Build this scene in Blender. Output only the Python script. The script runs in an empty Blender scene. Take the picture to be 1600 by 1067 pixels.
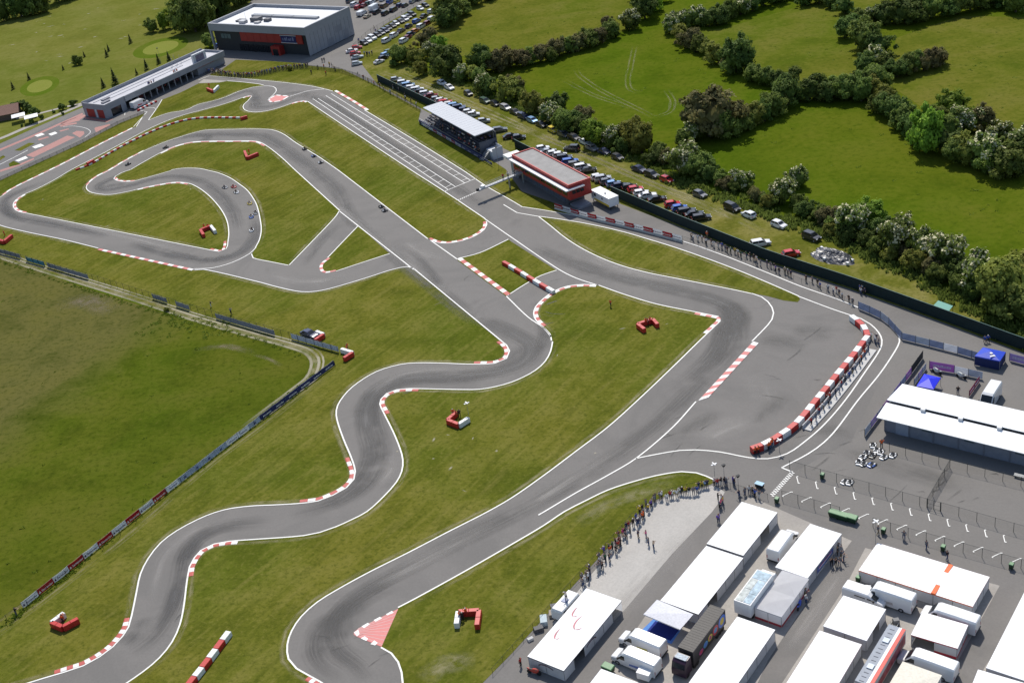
import bpy, bmesh, math, random
from mathutils import Vector, Matrix

random.seed(11)
C = bpy.context.scene.collection
SC = bpy.context.scene
R = math.radians

# ------------------------------------------------------------------ camera
CAM_H = 140.0            # aircraft height above the flat circuit, metres
FPX = 1941.2             # focal length in units of a 1600-wide picture
PITCH, ROLL = R(29.396), R(-9.118)
_cp, _sp, _cr, _sr = math.cos(PITCH), math.sin(PITCH), math.cos(ROLL), math.sin(ROLL)
FW = Vector((0, _cp, -_sp)); UP0 = Vector((0, _sp, _cp)); X0 = Vector((1, 0, 0))
XA = X0 * _cr + UP0 * _sr; UA = UP0 * _cr - X0 * _sr
cam_d = bpy.data.cameras.new('camera'); cam_d.sensor_width = 36; cam_d.lens = FPX * 36 / 1600
cam_d.clip_start = 1; cam_d.clip_end = 9000
cam = bpy.data.objects.new('camera', cam_d); C.objects.link(cam)
m = Matrix((XA, UA, -FW)).transposed().to_4x4(); m.translation = (0, 0, CAM_H)
cam.matrix_world = m; SC.camera = cam

# ------------------------------------------------------------------ sky, sun, exposure
SUN_EL, SHADOW_AZ = R(52), R(-94)
w = bpy.data.worlds.new('World'); SC.world = w; w.use_nodes = True
nt = w.node_tree; bg = nt.nodes['Background']
sky = nt.nodes.new('ShaderNodeTexSky'); sky.sky_type = 'NISHITA'; sky.sun_disc = False
sky.sun_elevation = SUN_EL; sky.sun_rotation = R(4); sky.altitude = 150
nt.links.new(sky.outputs[0], bg.inputs[0]); bg.inputs[1].default_value = 0.125
sd = bpy.data.lights.new('sun', 'SUN'); sd.energy = 4.3; sd.angle = R(0.5); sd.color = (1.0, 0.95, 0.87)
sun = bpy.data.objects.new('sun', sd); C.objects.link(sun)
sun.rotation_euler = Vector((math.cos(SHADOW_AZ) * math.cos(SUN_EL), math.sin(SHADOW_AZ) * math.cos(SUN_EL), -math.sin(SUN_EL))).to_track_quat('-Z', 'Y').to_euler()
sun.location = (0, 300, 300)
SC.view_settings.view_transform = 'Standard'; SC.view_settings.look = 'None'
SC.cycles.max_bounces = 5; SC.cycles.diffuse_bounces = 2; SC.cycles.glossy_bounces = 2; SC.cycles.transparent_max_bounces = 16; SC.cycles.caustics_reflective = False; SC.cycles.caustics_refractive = False
SC.view_settings.exposure = 0.0; SC.view_settings.gamma = 1.0

# ------------------------------------------------------------------ helpers: survey points
def G(px, py, z=0.0):
    """ground (or level z) position seen at a point of the 1600x1067 survey picture"""
    d = FW * FPX + XA * (px - 800) - UA * (py - 533.5)
    t = (z - CAM_H) / d.z
    return Vector((d.x * t, d.y * t, z))

_OX = {'a': 0, 'b': 400, 'c': 800, 'd': 1200}; _OY = {'0': 0, '1': 267, '2': 534, '3': 800}
def t(tile, *p):
    ox, oy = _OX[tile[0]], _OY[tile[1]]
    return [(ox + p[i] / 4, oy + p[i + 1] / 4) for i in range(0, len(p), 2)]
def q(*p): return [(p[i], p[i + 1]) for i in range(0, len(p), 2)]
def gl(pts, z=0.0): return [G(x, y, z) for x, y in pts]

def smooth(P, step=1.6):
    """centripetal-ish Catmull-Rom through world points"""
    if len(P) < 3: return list(P)
    out = []
    for i in range(len(P) - 1):
        p0 = P[i - 1] if i > 0 else P[0] * 2 - P[1]
        p1, p2 = P[i], P[i + 1]
        p3 = P[i + 2] if i + 2 < len(P) else P[-1] * 2 - P[-2]
        L = (p2 - p1).length; n = max(1, int(L / step))
        d1 = (p2 - p0) * (L / max(1e-6, (p1 - p0).length + L)); d2 = (p3 - p1) * (L / max(1e-6, (p3 - p2).length + L))
        for k in range(n):
            s = k / n; s2 = s * s; s3 = s2 * s
            out.append(p1 * (2 * s3 - 3 * s2 + 1) + d1 * (s3 - 2 * s2 + s) + p2 * (-2 * s3 + 3 * s2) + d2 * (s3 - s2))
    out.append(P[-1]); return out

def resample(P, step):
    out = [P[0]]; acc = 0
    for a, b in zip(P, P[1:]):
        L = (b - a).length
        if L < 1e-9: continue
        while acc + L >= step:
            r = (step - acc); a = a + (b - a) * (r / L); L = (b - a).length; out.append(a.copy()); acc = 0
            if L < 1e-9: break
        acc += L
    if (out[-1] - P[-1]).length > step * .35: out.append(P[-1])
    else: out[-1] = P[-1]
    return out

def plen(P): return sum((b - a).length for a, b in zip(P, P[1:]))
def at_len(P, s):
    for a, b in zip(P, P[1:]):
        L = (b - a).length
        if s <= L or b is P[-1]:
            return a + (b - a) * (s / max(L, 1e-9)), (b - a).normalized()
        s -= L
def normals2(P):
    N = []
    for i in range(len(P)):
        a = P[max(0, i - 1)]; b = P[min(len(P) - 1, i + 1)]
        d = (b - a); d.z = 0; d.normalize(); N.append(Vector((-d.y, d.x, 0)))
    return N

# ------------------------------------------------------------------ helpers: objects
def put(name, me, parent=None, label=None, cat=None, group=None, kind=None):
    o = bpy.data.objects.new(name, me); C.objects.link(o)
    if parent is not None: o.parent = parent
    tag(o, label, cat, group, kind); return o
def tag(o, label=None, cat=None, group=None, kind=None):
    if label: o['label'] = label
    if cat: o['category'] = cat
    if group: o['group'] = group
    if kind: o['kind'] = kind
    return o
def empty(name, loc, rz=0.0, label=None, cat=None, group=None):
    o = bpy.data.objects.new(name, None); C.objects.link(o); o.empty_display_size = .3
    o.location = loc; o.rotation_euler = (0, 0, rz); return tag(o, label, cat, group)
def mesh(name, V, F, mats, mi=None, smooth_=False):
    me = bpy.data.meshes.new(name); me.from_pydata([tuple(v) for v in V], [], F)
    for x in (mats if isinstance(mats, (list, tuple)) else [mats]): me.materials.append(x)
    if mi: me.polygons.foreach_set('material_index', mi)
    if smooth_: me.polygons.foreach_set('use_smooth', [True] * len(me.polygons))
    me.update(); return me
def copy_tree(o, loc=None, rz=None, label=None, group=None, swap=None):
    c = o.copy(); C.objects.link(c)
    if loc is not None: c.location = loc
    if rz is not None: c.rotation_euler = (0, 0, rz)
    if label: c['label'] = label
    if group: c['group'] = group
    def rec(src, dst):
        for ch in list(src.children):
            d = ch.copy(); C.objects.link(d); d.parent = dst; rec(ch, d)
    rec(o, c); return c

class MB:
    """collects simple shapes into one mesh"""
    def __init__(s): s.V = []; s.F = []; s.M = []
    def poly(s, pts, mi=0):
        b = len(s.V); s.V += [Vector(p) for p in pts]; s.F.append(list(range(b, b + len(pts)))); s.M.append(mi); return s
    def box(s, x0, x1, y0, y1, z0, z1, mi=0, M=None, taper=0):
        P = [Vector(p) for p in ((x0, y0, z0), (x1, y0, z0), (x1, y1, z0), (x0, y1, z0), (x0 + taper, y0 + taper, z1), (x1 - taper, y0 + taper, z1), (x1 - taper, y1 - taper, z1), (x0 + taper, y1 - taper, z1))]
        return s.hexa(P, mi, M)
    def hexa(s, P, mi=0, M=None):
        b = len(s.V); s.V += [(M @ Vector(p)) if M else Vector(p) for p in P]
        for f in ((0, 3, 2, 1), (4, 5, 6, 7), (0, 1, 5, 4), (1, 2, 6, 5), (2, 3, 7, 6), (3, 0, 4, 7)):
            s.F.append([b + i for i in f]); s.M.append(mi)
        return s
    def bar(s, a, b_, r, mi=0, n=4):
        a = Vector(a); b_ = Vector(b_); d = (b_ - a).normalized()
        u = d.orthogonal().normalized(); v = d.cross(u); k = len(s.V)
        for p in (a, b_):
            for i in range(n):
                an = 2 * math.pi * (i + .5) / n; s.V.append(p + (u * math.cos(an) + v * math.sin(an)) * r)
        for i in range(n):
            j = (i + 1) % n; s.F.append([k + i, k + j, k + n + j, k + n + i]); s.M.append(mi)
        s.F.append([k + i for i in range(n)][::-1]); s.F.append([k + n + i for i in range(n)]); s.M += [mi, mi]
        return s
    def cyl(s, c, r, h, axis='z', n=12, mi=0, r2=None):
        c = Vector(c); r2 = r if r2 is None else r2
        ax = {'x': Vector((1, 0, 0)), 'y': Vector((0, 1, 0)), 'z': Vector((0, 0, 1))}[axis]
        u = {'x': Vector((0, 1, 0)), 'y': Vector((0, 0, 1)), 'z': Vector((1, 0, 0))}[axis]; v = ax.cross(u); k = len(s.V)
        for hh, rr in ((0, r), (h, r2)):
            for i in range(n):
                an = 2 * math.pi * i / n; s.V.append(c + ax * hh + (u * math.cos(an) + v * math.sin(an)) * rr)
        for i in range(n):
            j = (i + 1) % n; s.F.append([k + i, k + j, k + n + j, k + n + i]); s.M.append(mi)
        s.F.append([k + i for i in range(n)][::-1]); s.F.append([k + n + i for i in range(n)]); s.M += [mi, mi]
        return s
    def mesh(s, name, mats, smooth_=False): return mesh(name, s.V, s.F, mats, s.M, smooth_)
    def build(s, name, mats, parent=None, **k): return put(name, s.mesh(name, mats), parent, **k)

ORD = ['first', 'second', 'third', 'fourth', 'fifth', 'sixth', 'seventh', 'eighth', 'ninth', 'tenth', 'eleventh', 'twelfth', 'thirteenth', 'fourteenth', 'fifteenth', 'sixteenth', 'seventeenth', 'eighteenth', 'nineteenth', 'twentieth']
def nth(i):
    if i < 20: return ORD[i]
    n = i + 1; tens = {2: 'twenty', 3: 'thirty', 4: 'forty', 5: 'fifty', 6: 'sixty', 7: 'seventy', 8: 'eighty', 9: 'ninety'}[n // 10]
    return (tens[:-1] + 'ieth') if n % 10 == 0 else tens + '-' + ORD[n % 10 - 1]

# ------------------------------------------------------------------ materials
def newmat(name):
    ma = bpy.data.materials.new(name); ma.use_nodes = True
    return ma, ma.node_tree, ma.node_tree.nodes['Principled BSDF']
_flat = {}
def M(col, rough=.6, metal=0.0, var=.12, scale=3.0, name=None, spec=.4, dirt=0.0):
    """plain paint / fabric / plastic with a little uneven tone"""
    key = (tuple(round(c, 4) for c in col), rough, metal, var, scale, spec, dirt)
    if key in _flat: return _flat[key]
    ma, n, b = newmat(name or 'paint')
    tc = n.nodes.new('ShaderNodeTexCoord'); no = n.nodes.new('ShaderNodeTexNoise'); no.inputs['Scale'].default_value = scale; no.inputs['Detail'].default_value = 4
    n.links.new(tc.outputs['Object'], no.inputs['Vector'])
    mr = n.nodes.new('ShaderNodeMapRange'); mr.inputs[1].default_value = .3; mr.inputs[2].default_value = .7
    mr.inputs[3].default_value = 1 - var; mr.inputs[4].default_value = 1 + var * .5
    n.links.new(no.outputs['Fac'], mr.inputs[0])
    hs = n.nodes.new('ShaderNodeHueSaturation'); hs.inputs['Color'].default_value = (*col, 1)
    n.links.new(mr.outputs[0], hs.inputs['Value']); n.links.new(hs.outputs[0], b.inputs['Base Color'])
    b.inputs['Roughness'].default_value = rough; b.inputs['Metallic'].default_value = metal; b.inputs['Specular IOR Level'].default_value = spec
    _flat[key] = ma; return ma

def cloth(col, through=.4, rough=.75, var=.1, scale=.8):
    key = ('cloth', tuple(col), through, var, scale)
    if key in _flat: return _flat[key]
    ma = M(col, rough, var=var, scale=scale, spec=.2).copy(); ma.name = 'cloth'; n = ma.node_tree; b = n.nodes['Principled BSDF']; src = b.inputs['Base Color'].links[0].from_socket
    tl = n.nodes.new('ShaderNodeBsdfTranslucent'); n.links.new(src, tl.inputs[0]); mx = n.nodes.new('ShaderNodeMixShader'); mx.inputs[0].default_value = through
    n.links.new(b.outputs[0], mx.inputs[1]); n.links.new(tl.outputs[0], mx.inputs[2]); n.links.new(mx.outputs[0], n.nodes['Material Output'].inputs[0]); _flat[key] = ma; return ma

def node(n, typ, **kw):
    x = n.nodes.new(typ)
    for k, v in kw.items():
        if k in x.inputs: x.inputs[k].default_value = v
        else: setattr(x, k, v)
    return x
def ramp(n, fac, stops):
    r = n.nodes.new('ShaderNodeValToRGB'); e = r.color_ramp.elements
    while len(e) < len(stops): e.new(.5)
    for el, (p, c) in zip(e, stops): el.position = p; el.color = (*c, 1)
    n.links.new(fac, r.inputs[0]); return r.outputs[0]
def mixc(n, fac, a, b, mode='MIX'):
    x = n.nodes.new('ShaderNodeMix'); x.data_type = 'RGBA'; x.blend_type = mode
    for s, v in ((x.inputs[0], fac), (x.inputs[6], a), (x.inputs[7], b)):
        if isinstance(v, (int, float)): s.default_value = v
        elif isinstance(v, (tuple, list)): s.default_value = (*v, 1)
        else: n.links.new(v, s)
    return x.outputs[2]
def noise(n, vec, scale, detail=4, rough=.55, dist=0.0):
    x = n.nodes.new('ShaderNodeTexNoise'); x.inputs['Scale'].default_value = scale; x.inputs['Detail'].default_value = detail
    x.inputs['Roughness'].default_value = rough; x.inputs['Distortion'].default_value = dist; n.links.new(vec, x.inputs['Vector']); return x.outputs['Fac']
def mapr(n, v, a, b, c=0.0, d=1.0):
    x = n.nodes.new('ShaderNodeMapRange'); n.links.new(v, x.inputs[0])
    for i, k in zip((1, 2, 3, 4), (a, b, c, d)): x.inputs[i].default_value = k
    return x.outputs[0]

def grass_mat(name, green, olive, straw, dark, big=.02, mid=.12, fine=1.1, stripe=None, straw_amt=.35, contrast=1.0, zone=None):
    ma, n, b = newmat(name)
    pos = n.nodes.new('ShaderNodeNewGeometry').outputs['Position']
    n1 = noise(n, pos, big, 3, .62, .5); n2 = noise(n, pos, mid, 5, .66, .3); n3 = noise(n, pos, fine, 3, .75)
    col = mixc(n, mapr(n, n1, .36, .64), green, olive)
    if zone:
        (zx, zy), (nx, ny), zw, zc = zone
        dt = node(n, 'ShaderNodeVectorMath', operation='DOT_PRODUCT'); n.links.new(pos, dt.inputs[0]); dt.inputs[1].default_value = (nx, ny, 0)
        ad = node(n, 'ShaderNodeMath', operation='MULTIPLY_ADD'); n.links.new(n2, ad.inputs[0]); ad.inputs[1].default_value = 26; n.links.new(dt.outputs['Value'], ad.inputs[2])
        d0 = zx * nx + zy * ny + 13
        col = mixc(n, mapr(n, ad.outputs[0], d0 - zw, d0 + zw, 0, .85), col, zc)
    col = mixc(n, mapr(n, n2, .46, .70, 0, straw_amt * 1.5), col, straw)
    col = mixc(n, mapr(n, n2, .50, .30, 0, .55 * contrast), col, dark)
    if stripe is not None:
        mp2 = node(n, 'ShaderNodeMapping', vector_type='TEXTURE'); mp2.inputs['Rotation'].default_value = (0, 0, -stripe); mp2.inputs['Scale'].default_value = (1.5, 20, 1); n.links.new(pos, mp2.inputs['Vector'])
        ns = noise(n, mp2.outputs[0], 1.0, 3, .6, .5)
        col = mixc(n, mapr(n, ns, .52, .72, 0, .4), col, straw); col = mixc(n, mapr(n, ns, .48, .3, 0, .4), col, dark)
    col = mixc(n, mapr(n, n3, .5, .28, 0, .75 * contrast), col, dark)
    col = mixc(n, mapr(n, n3, .56, .74, 0, .5 * contrast), col, straw)
    n.links.new(col, b.inputs['Base Color']); b.inputs['Roughness'].default_value = 1; b.inputs['Specular IOR Level'].default_value = 0
    bp = node(n, 'ShaderNodeBump', Strength=.5, Distance=.3); n.links.new(n3, bp.inputs['Height']); n.links.new(bp.outputs[0], b.inputs['Normal'])
    return ma

def asphalt_mat(name, base, warm, patch, scale=.05, fine=.5):
    ma, n, b = newmat(name)
    pos = n.nodes.new('ShaderNodeNewGeometry').outputs['Position']
    nb = noise(n, pos, scale, 5, .68, .9); nf = noise(n, pos, 2.2, 4, .8)
    col = mixc(n, mapr(n, nb, .38, .62), base, warm)
    col = mixc(n, mapr(n, nb, .53, .72, 0, .6), col, patch)
    col = mixc(n, mapr(n, nf, .4, .7, 0, fine * .7), col, patch)
    n.links.new(col, b.inputs['Base Color']); b.inputs['Roughness'].default_value = .85; b.inputs['Specular IOR Level'].default_value = .2
    return ma

def rubber_mat(name, strength, col=(.035, .034, .036), soft=.05, along=.045, across=9, st0=.28, st1=.58):
    """tyre rubber worn into the racing line: streaks along the strip, fading to its sides"""
    ma, n, b = newmat(name); out = n.nodes['Material Output']
    uv = n.nodes.new('ShaderNodeUVMap'); uv.uv_map = 'uv'
    sep = n.nodes.new('ShaderNodeSeparateXYZ'); n.links.new(uv.outputs[0], sep.inputs[0])
    # v: 0..1 across -> 1 in the middle
    a1 = node(n, 'ShaderNodeMath', operation='SUBTRACT'); n.links.new(sep.outputs[1], a1.inputs[0]); a1.inputs[1].default_value = .5
    a2 = node(n, 'ShaderNodeMath', operation='ABSOLUTE'); n.links.new(a1.outputs[0], a2.inputs[0])
    side = mapr(n, a2.outputs[0], soft, .5, 1, 0)
    a3 = node(n, 'ShaderNodeMath', operation='SUBTRACT'); n.links.new(sep.outputs[2], a3.inputs[0]); a3.inputs[1].default_value = .5
    mp = node(n, 'ShaderNodeMapping'); mp.inputs['Scale'].default_value = (along, across, 1); n.links.new(uv.outputs[0], mp.inputs['Vector'])
    st = mapr(n, noise(n, mp.outputs[0], 1.0, 5, .65, .4), st0, st1)
    pos = n.nodes.new('ShaderNodeNewGeometry').outputs['Position']
    bl = mapr(n, noise(n, pos, .09, 3, .6), .28, .52)
    at = n.nodes.new('ShaderNodeAttribute'); at.attribute_name = 'fade'
    def mul(x, y):
        m_ = node(n, 'ShaderNodeMath', operation='MULTIPLY'); n.links.new(x, m_.inputs[0])
        if isinstance(y, float): m_.inputs[1].default_value = y
        else: n.links.new(y, m_.inputs[1])
        return m_.outputs[0]
    f = mul(mul(mul(mul(side, st), bl), at.outputs['Fac']), float(strength))
    b.inputs['Base Color'].default_value = (*col, 1); b.inputs['Roughness'].default_value = .6
    tr = n.nodes.new('ShaderNodeBsdfTransparent'); mx = n.nodes.new('ShaderNodeMixShader')
    n.links.new(f, mx.inputs[0]); n.links.new(tr.outputs[0], mx.inputs[1]); n.links.new(b.outputs[0], mx.inputs[2]); n.links.new(mx.outputs[0], out.inputs[0])
    return ma

def paint_mat(name, col, wear=.35, under=(.16, .155, .15), rough=.6):
    """road paint rubbed down to the asphalt in places"""
    ma, n, b = newmat(name)
    pos = n.nodes.new('ShaderNodeNewGeometry').outputs['Position']
    c = mixc(n, mapr(n, noise(n, pos, 1.3, 6, .72), .56, .72, 0, wear), col, under)
    c = mixc(n, mapr(n, noise(n, pos, .2, 3, .6), .4, .7, 0, .22), c, tuple(k * .62 for k in col))
    n.links.new(c, b.inputs['Base Color']); b.inputs['Roughness'].default_value = rough; return ma

MOWN = grass_mat('grass_mown', (.092, .115, .013), (.136, .134, .020), (.215, .188, .054), (.052, .066, .009), big=.022, mid=.10, stripe=R(40), straw_amt=.28)
_z = G(175, 560); _zd = (G(60, 640) - G(250, 495)).normalized()
ROUGH = grass_mat('grass_rough', (.070, .100, .008), (.094, .105, .012), (.135, .124, .026), (.034, .050, .005), big=.02, mid=.07, fine=.75, straw_amt=.25, contrast=1.0, zone=((_z.x, _z.y), (_zd.y, -_zd.x), 9, (.118, .108, .036)))
MEADOW = grass_mat('grass_meadow', (.070, .112, .006), (.094, .116, .009), (.135, .132, .020), (.038, .066, .004), big=.010, mid=.045, fine=.55, straw_amt=.24, contrast=.9)
MEADOW2 = grass_mat('grass_pasture', (.092, .120, .011), (.130, .130, .019), (.172, .152, .04), (.050, .075, .007), big=.014, mid=.06, fine=.6, straw_amt=.32, contrast=.95)
GOLF = grass_mat('grass_fairway', (.115, .140, .022), (.152, .155, .032), (.212, .196, .068), (.080, .096, .014), big=.010, mid=.04, fine=.4, straw_amt=.3, contrast=.7)
GREEN = grass_mat('grass_putting_green', (.185, .21, .04), (.195, .21, .045), (.235, .225, .07), (.15, .175, .03), big=.05, mid=.2, straw_amt=.1, contrast=.3)
FRINGE = grass_mat('grass_fringe', (.080, .132, .010), (.095, .132, .014), (.13, .142, .026), (.065, .106, .008), contrast=.4)
PARK = grass_mat('grass_parking', (.098, .120, .012), (.160, .150, .030), (.255, .222, .085), (.060, .074, .009), big=.03, mid=.09, fine=.9, straw_amt=.5)
ASPH = asphalt_mat('asphalt_track', (.172, .163, .153), (.212, .199, .186), (.128, .122, .116))
ASPH2 = asphalt_mat('asphalt_paddock', (.178, .168, .156), (.212, .199, .184), (.138, .131, .122), scale=.03)
GRAVEL = asphalt_mat('gravel_fine', (.44, .42, .39), (.51, .485, .45), (.34, .325, .30), scale=.06, fine=.9)
CONC = asphalt_mat('concrete_pad', (.34, .315, .285), (.42, .39, .35), (.25, .235, .215), scale=.08, fine=.7)
TRACKDIRT = asphalt_mat('dirt_lane', (.34, .31, .22), (.42, .39, .29), (.22, .20, .12), scale=.15, fine=.9)
WHITE = paint_mat('paint_white', (.80, .79, .75), .45)
WHITE2 = paint_mat('paint_white_kerb', (.80, .78, .75), .35)
RED = paint_mat('paint_red_kerb', (.48, .075, .062), .6, under=(.42, .25, .22))
REDPALE = paint_mat('paint_red_faded', (.60, .17, .16), .5, under=(.55, .33, .31))
TRED = paint_mat('paint_track_red', (.30, .085, .065), .5, under=(.2, .12, .1))
RUB = rubber_mat('tyre_rubber', 1.0); RUB2 = rubber_mat('tyre_rubber_faint', .62)
STAIN = rubber_mat('asphalt_stain', .5, (.06, .058, .056), along=.12, across=2); PALEW = rubber_mat('asphalt_worn', .45, (.34, .32, .30), along=.06, across=5); SKID = rubber_mat('skid', .6, (.03, .03, .03), soft=.3, along=.2, across=1, st0=.2, st1=.5)
FAINT = rubber_mat('faint_wear', .35, (.24, .215, .085), soft=.1, along=.3, across=2.5, st0=.3, st1=.6); BLOT = rubber_mat('rubber_blotch', .78, (.05, .049, .05), soft=0.0, along=.09, across=1.6, st0=.3, st1=.62)
STRAW = rubber_mat('dry_grass', .6, (.26, .228, .09), soft=.1, along=.35, across=2.5, st0=.35, st1=.6); DIRTW = rubber_mat('wheel_track', .62, (.42, .38, .27), soft=.25, along=.3, across=2, st0=.15, st1=.45); SOIL = rubber_mat('bare_soil', .45, (.19, .135, .075), soft=.05, along=.3, across=3)

# ------------------------------------------------------------------ flat sheets
def flat_poly(name, P, z, mat, **k):
    bm = bmesh.new(); vs = []; last = None
    for p in P:
        if last is not None and (p - last).length < .02: continue
        last = p; vs.append(bm.verts.new((p.x, p.y, z)))
    if (vs[0].co - vs[-1].co).length < .02: bm.verts.remove(vs[-1]); vs.pop()
    f = bm.faces.new(vs); f.normal_update()
    if f.normal.z < 0: f.normal_flip()
    bmesh.ops.triangulate(bm, faces=[f], ngon_method='EAR_CLIP')
    me = bpy.data.meshes.new(name); bm.to_mesh(me); bm.free(); me.materials.append(mat)
    return put(name, me, **k)
def ribbon_mesh(name, P, width, z, mat, off=0.0, fade=False):
    N = normals2(P); V = []; F = []
    for p, n in zip(P, N):
        V.append((p.x + n.x * (off - width / 2), p.y + n.y * (off - width / 2), z)); V.append((p.x + n.x * (off + width / 2), p.y + n.y * (off + width / 2), z))
    for i in range(len(P) - 1): F.append([2 * i + 1, 2 * i, 2 * i + 2, 2 * i + 3])
    me = mesh(name, V, F, mat)
    uv = me.uv_layers.new(name='uv'); s = [0.0]
    for a, b in zip(P, P[1:]): s.append(s[-1] + (b - a).length)
    for poly in me.polygons:
        for li in poly.loop_indices:
            vi = me.loops[li].vertex_index; uv.data[li].uv = (s[vi // 2], vi % 2)
    if fade:
        a = me.attributes.new('fade', 'FLOAT', 'POINT'); L = s[-1]
        a.data.foreach_set('value', [min(1, s[i // 2] / min(14, L * .3), (L - s[i // 2]) / min(14, L * .3)) for i in range(len(V))])
    return me
def line(name, pts, width=.30, z=.100, mat=None, off=0.0, sm=True):
    P = gl(pts); P = smooth(P) if sm else P
    return put(name, ribbon_mesh(name, P, width, z, mat or WHITE, off), kind='structure')

# base terrain to the horizon
ter = mesh('terrain', [(-4000, -600, 0), (4000, -600, 0), (4000, 6000, 0), (-4000, 6000, 0)], [[0, 1, 2, 3]], MEADOW)
put('terrain', ter, kind='structure')

for P in (q(640, 95, 668, 40, 700, -20, 980, -20, 1020, 10, 985, 45, 945, 60, 850, 95, 760, 85), q(1060, 50, 1130, 45, 1250, 10, 1330, -20, 1400, -20, 1345, 40, 1370, 110, 1290, 128, 1220, 140, 1150, 100), q(1400, 60, 1500, 25, 1700, 30, 1900, 200, 1640, 250, 1480, 195, 1385, 130)):
    flat_poly('pasture', gl(P), .008, MEADOW2, kind='structure')
# golf course behind the pit building
flat_poly('fairway', gl(q(-400, 330, -60, 262, 0, 236, 60, 205, 128, 172, 200, 145, 315, 78, 345, 60, 400, 20, 700, -70, 500, -300, -600, -150)), .010, GOLF, kind='structure')
for c, ax in ((q(62, 135), (20, 9)), (q(251, 75), (28, 9))):
    (cx, cy), = c
    for s, mt, zz, nm in ((1.55, FRINGE, .014, 'green_fringe'), (1, GREEN, .018, 'putting_green')):
        flat_poly(nm, [G(cx + ax[0] * s * math.cos(k / 40 * 2 * math.pi), cy - (ax[1] * s * math.sin(k / 40 * 2 * math.pi) + ax[0] * s * math.cos(k / 40 * 2 * math.pi) * .22)) for k in range(40)], zz, mt, kind='structure')

# rough field bottom left
flat_poly('rough_field', gl(q(-300, 300, -60, 375, 0, 404, 60, 424, 120, 446, 200, 471, 280, 497, 340, 513, 400, 528, 450, 541, 478, 551, 489, 563, 488, 578, 478, 592, 440, 622, 380, 668, 300, 730, 200, 808, 100, 893, 0, 975, -160, 1110, -700, 1110)), .012, ROUGH, kind='structure')
# verge of mown grass left of the circuit
# parking strip between the green wall and the hedge
wall_base = q(1760, 605, 1600, 552, 1465, 501, 1337, 455, 1200, 410, 1065, 356, 954, 313, 828, 252, 803, 240, 680, 182, 590, 133)
flat_poly('parking_strip', gl(q(562, 97, 553, 76, 600, 40, 660, 5, 720, -40, 740, -30, 690, 25, 650, 70, 632, 100, 690, 118, 760, 146, 830, 172, 905, 212, 985, 244, 1060, 276, 1130, 312, 1210, 342, 1290, 368, 1340, 396, 1420, 432, 1500, 470, 1600, 528, 1780, 612) + wall_base), .014, PARK, kind='structure')

# ---- asphalt of circuit, paths and paddock: one sheet; grass islands lie on top of it
edge_left = (t('a1', -120, 290, 0, 345, 160, 385, 400, 435, 610, 487), t('a1', 610, 487, 1215, 624), t('a1', 1215, 624, 1270, 620, 1599, 695) + t('b1', 150, 735, 280, 760, 380, 757, 500, 730, 700, 670, 850, 622, 945, 603, 985, 616),
             t('b1', 985, 618, 1520, 1060), t('b2', 1520, -8, 1560, 25, 1578, 60, 1560, 105, 1490, 133, 1360, 138, 1150, 131, 1000, 130, 900, 140, 750, 185, 600, 280, 520, 370, 496, 430, 500, 490, 540, 610, 590, 730, 613, 810, 605, 860, 560, 910, 480, 955, 390, 990, 270, 1006, 100, 1016)
             + t('a2', 1599, 1020, 1450, 1036) + t('a3', 1340, 0, 1230, 45, 1100, 115, 1000, 190, 920, 290, 870, 390, 850, 480, 830, 580, 815, 650, 795, 720, 760, 775, 700, 840, 620, 900, 520, 955, 400, 995, 280, 1030, 170, 1064) + q(-20, 1085, -90, 1120, -110, 1170))
hull = []
for i, a in enumerate(edge_left): hull += smooth(gl(a))[0 if i == 0 else 1:]
hull += gl(q(-60, 1240, 300, 1260, 900, 1260, 1500, 1260, 1760, 1200) + wall_base + q(562, 97, 553, 76, 600, 40, 660, 5, 720, -40, 560, -60, 430, -45, 345, 62, 330, 84, 250, 110, 130, 168, 60, 198, 0, 225, -80, 262, -90, 318, -60, 333))
flat_poly('asphalt', hull, .050, ASPH, kind='structure')
# outer verge: mown grass between rough field and circuit (under the asphalt sheet)
flat_poly('verge', gl(q(-300, 250, -60, 330, 200, 330, 560, 330, 960, 480, 760, 800, 300, 1100, -60, 1180, -420, 1230, -160, 1100, 0, 970, 200, 806, 380, 667, 480, 594, 497, 566, 480, 549, 400, 524, 200, 466, 0, 399, -100, 372)), .016, MOWN, kind='structure')

for i, a in enumerate(edge_left):
    if i in (0, 2, 3, 4):
        line('edge_line', a, off=.25); put('dry_verge', ribbon_mesh('dry_verge', smooth(gl(a), 2.5), 1.4, .056, STRAW, -.65, fade=True), kind='structure')
line('edge_line', t('b1', 520, 252, 985, 618), sm=False)

def island(name, arcs, mat=MOWN, z=.080):
    P = []
    for fl, a in arcs:
        W = gl(a)
        if fl != '-' and len(W) > 2: W = smooth(W)
        P += W
    flat_poly(name, P, z, mat, kind='structure')
    area = sum(a.x * b.y - b.x * a.y for a, b in zip(P, P[1:] + P[:1]))
    for fl, a in arcs:
        if fl == 'L':
            line('edge_line', a, off=-.12 if area > 0 else .12, sm=len(a) > 2); W = smooth(gl(a), 2.5); L = plen(W)
            if L > 25: put('dry_verge', ribbon_mesh('dry_verge', W, 1.2, z + .004, STRAW, (1 if area > 0 else -1) * .85, fade=True), kind='structure')

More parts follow.
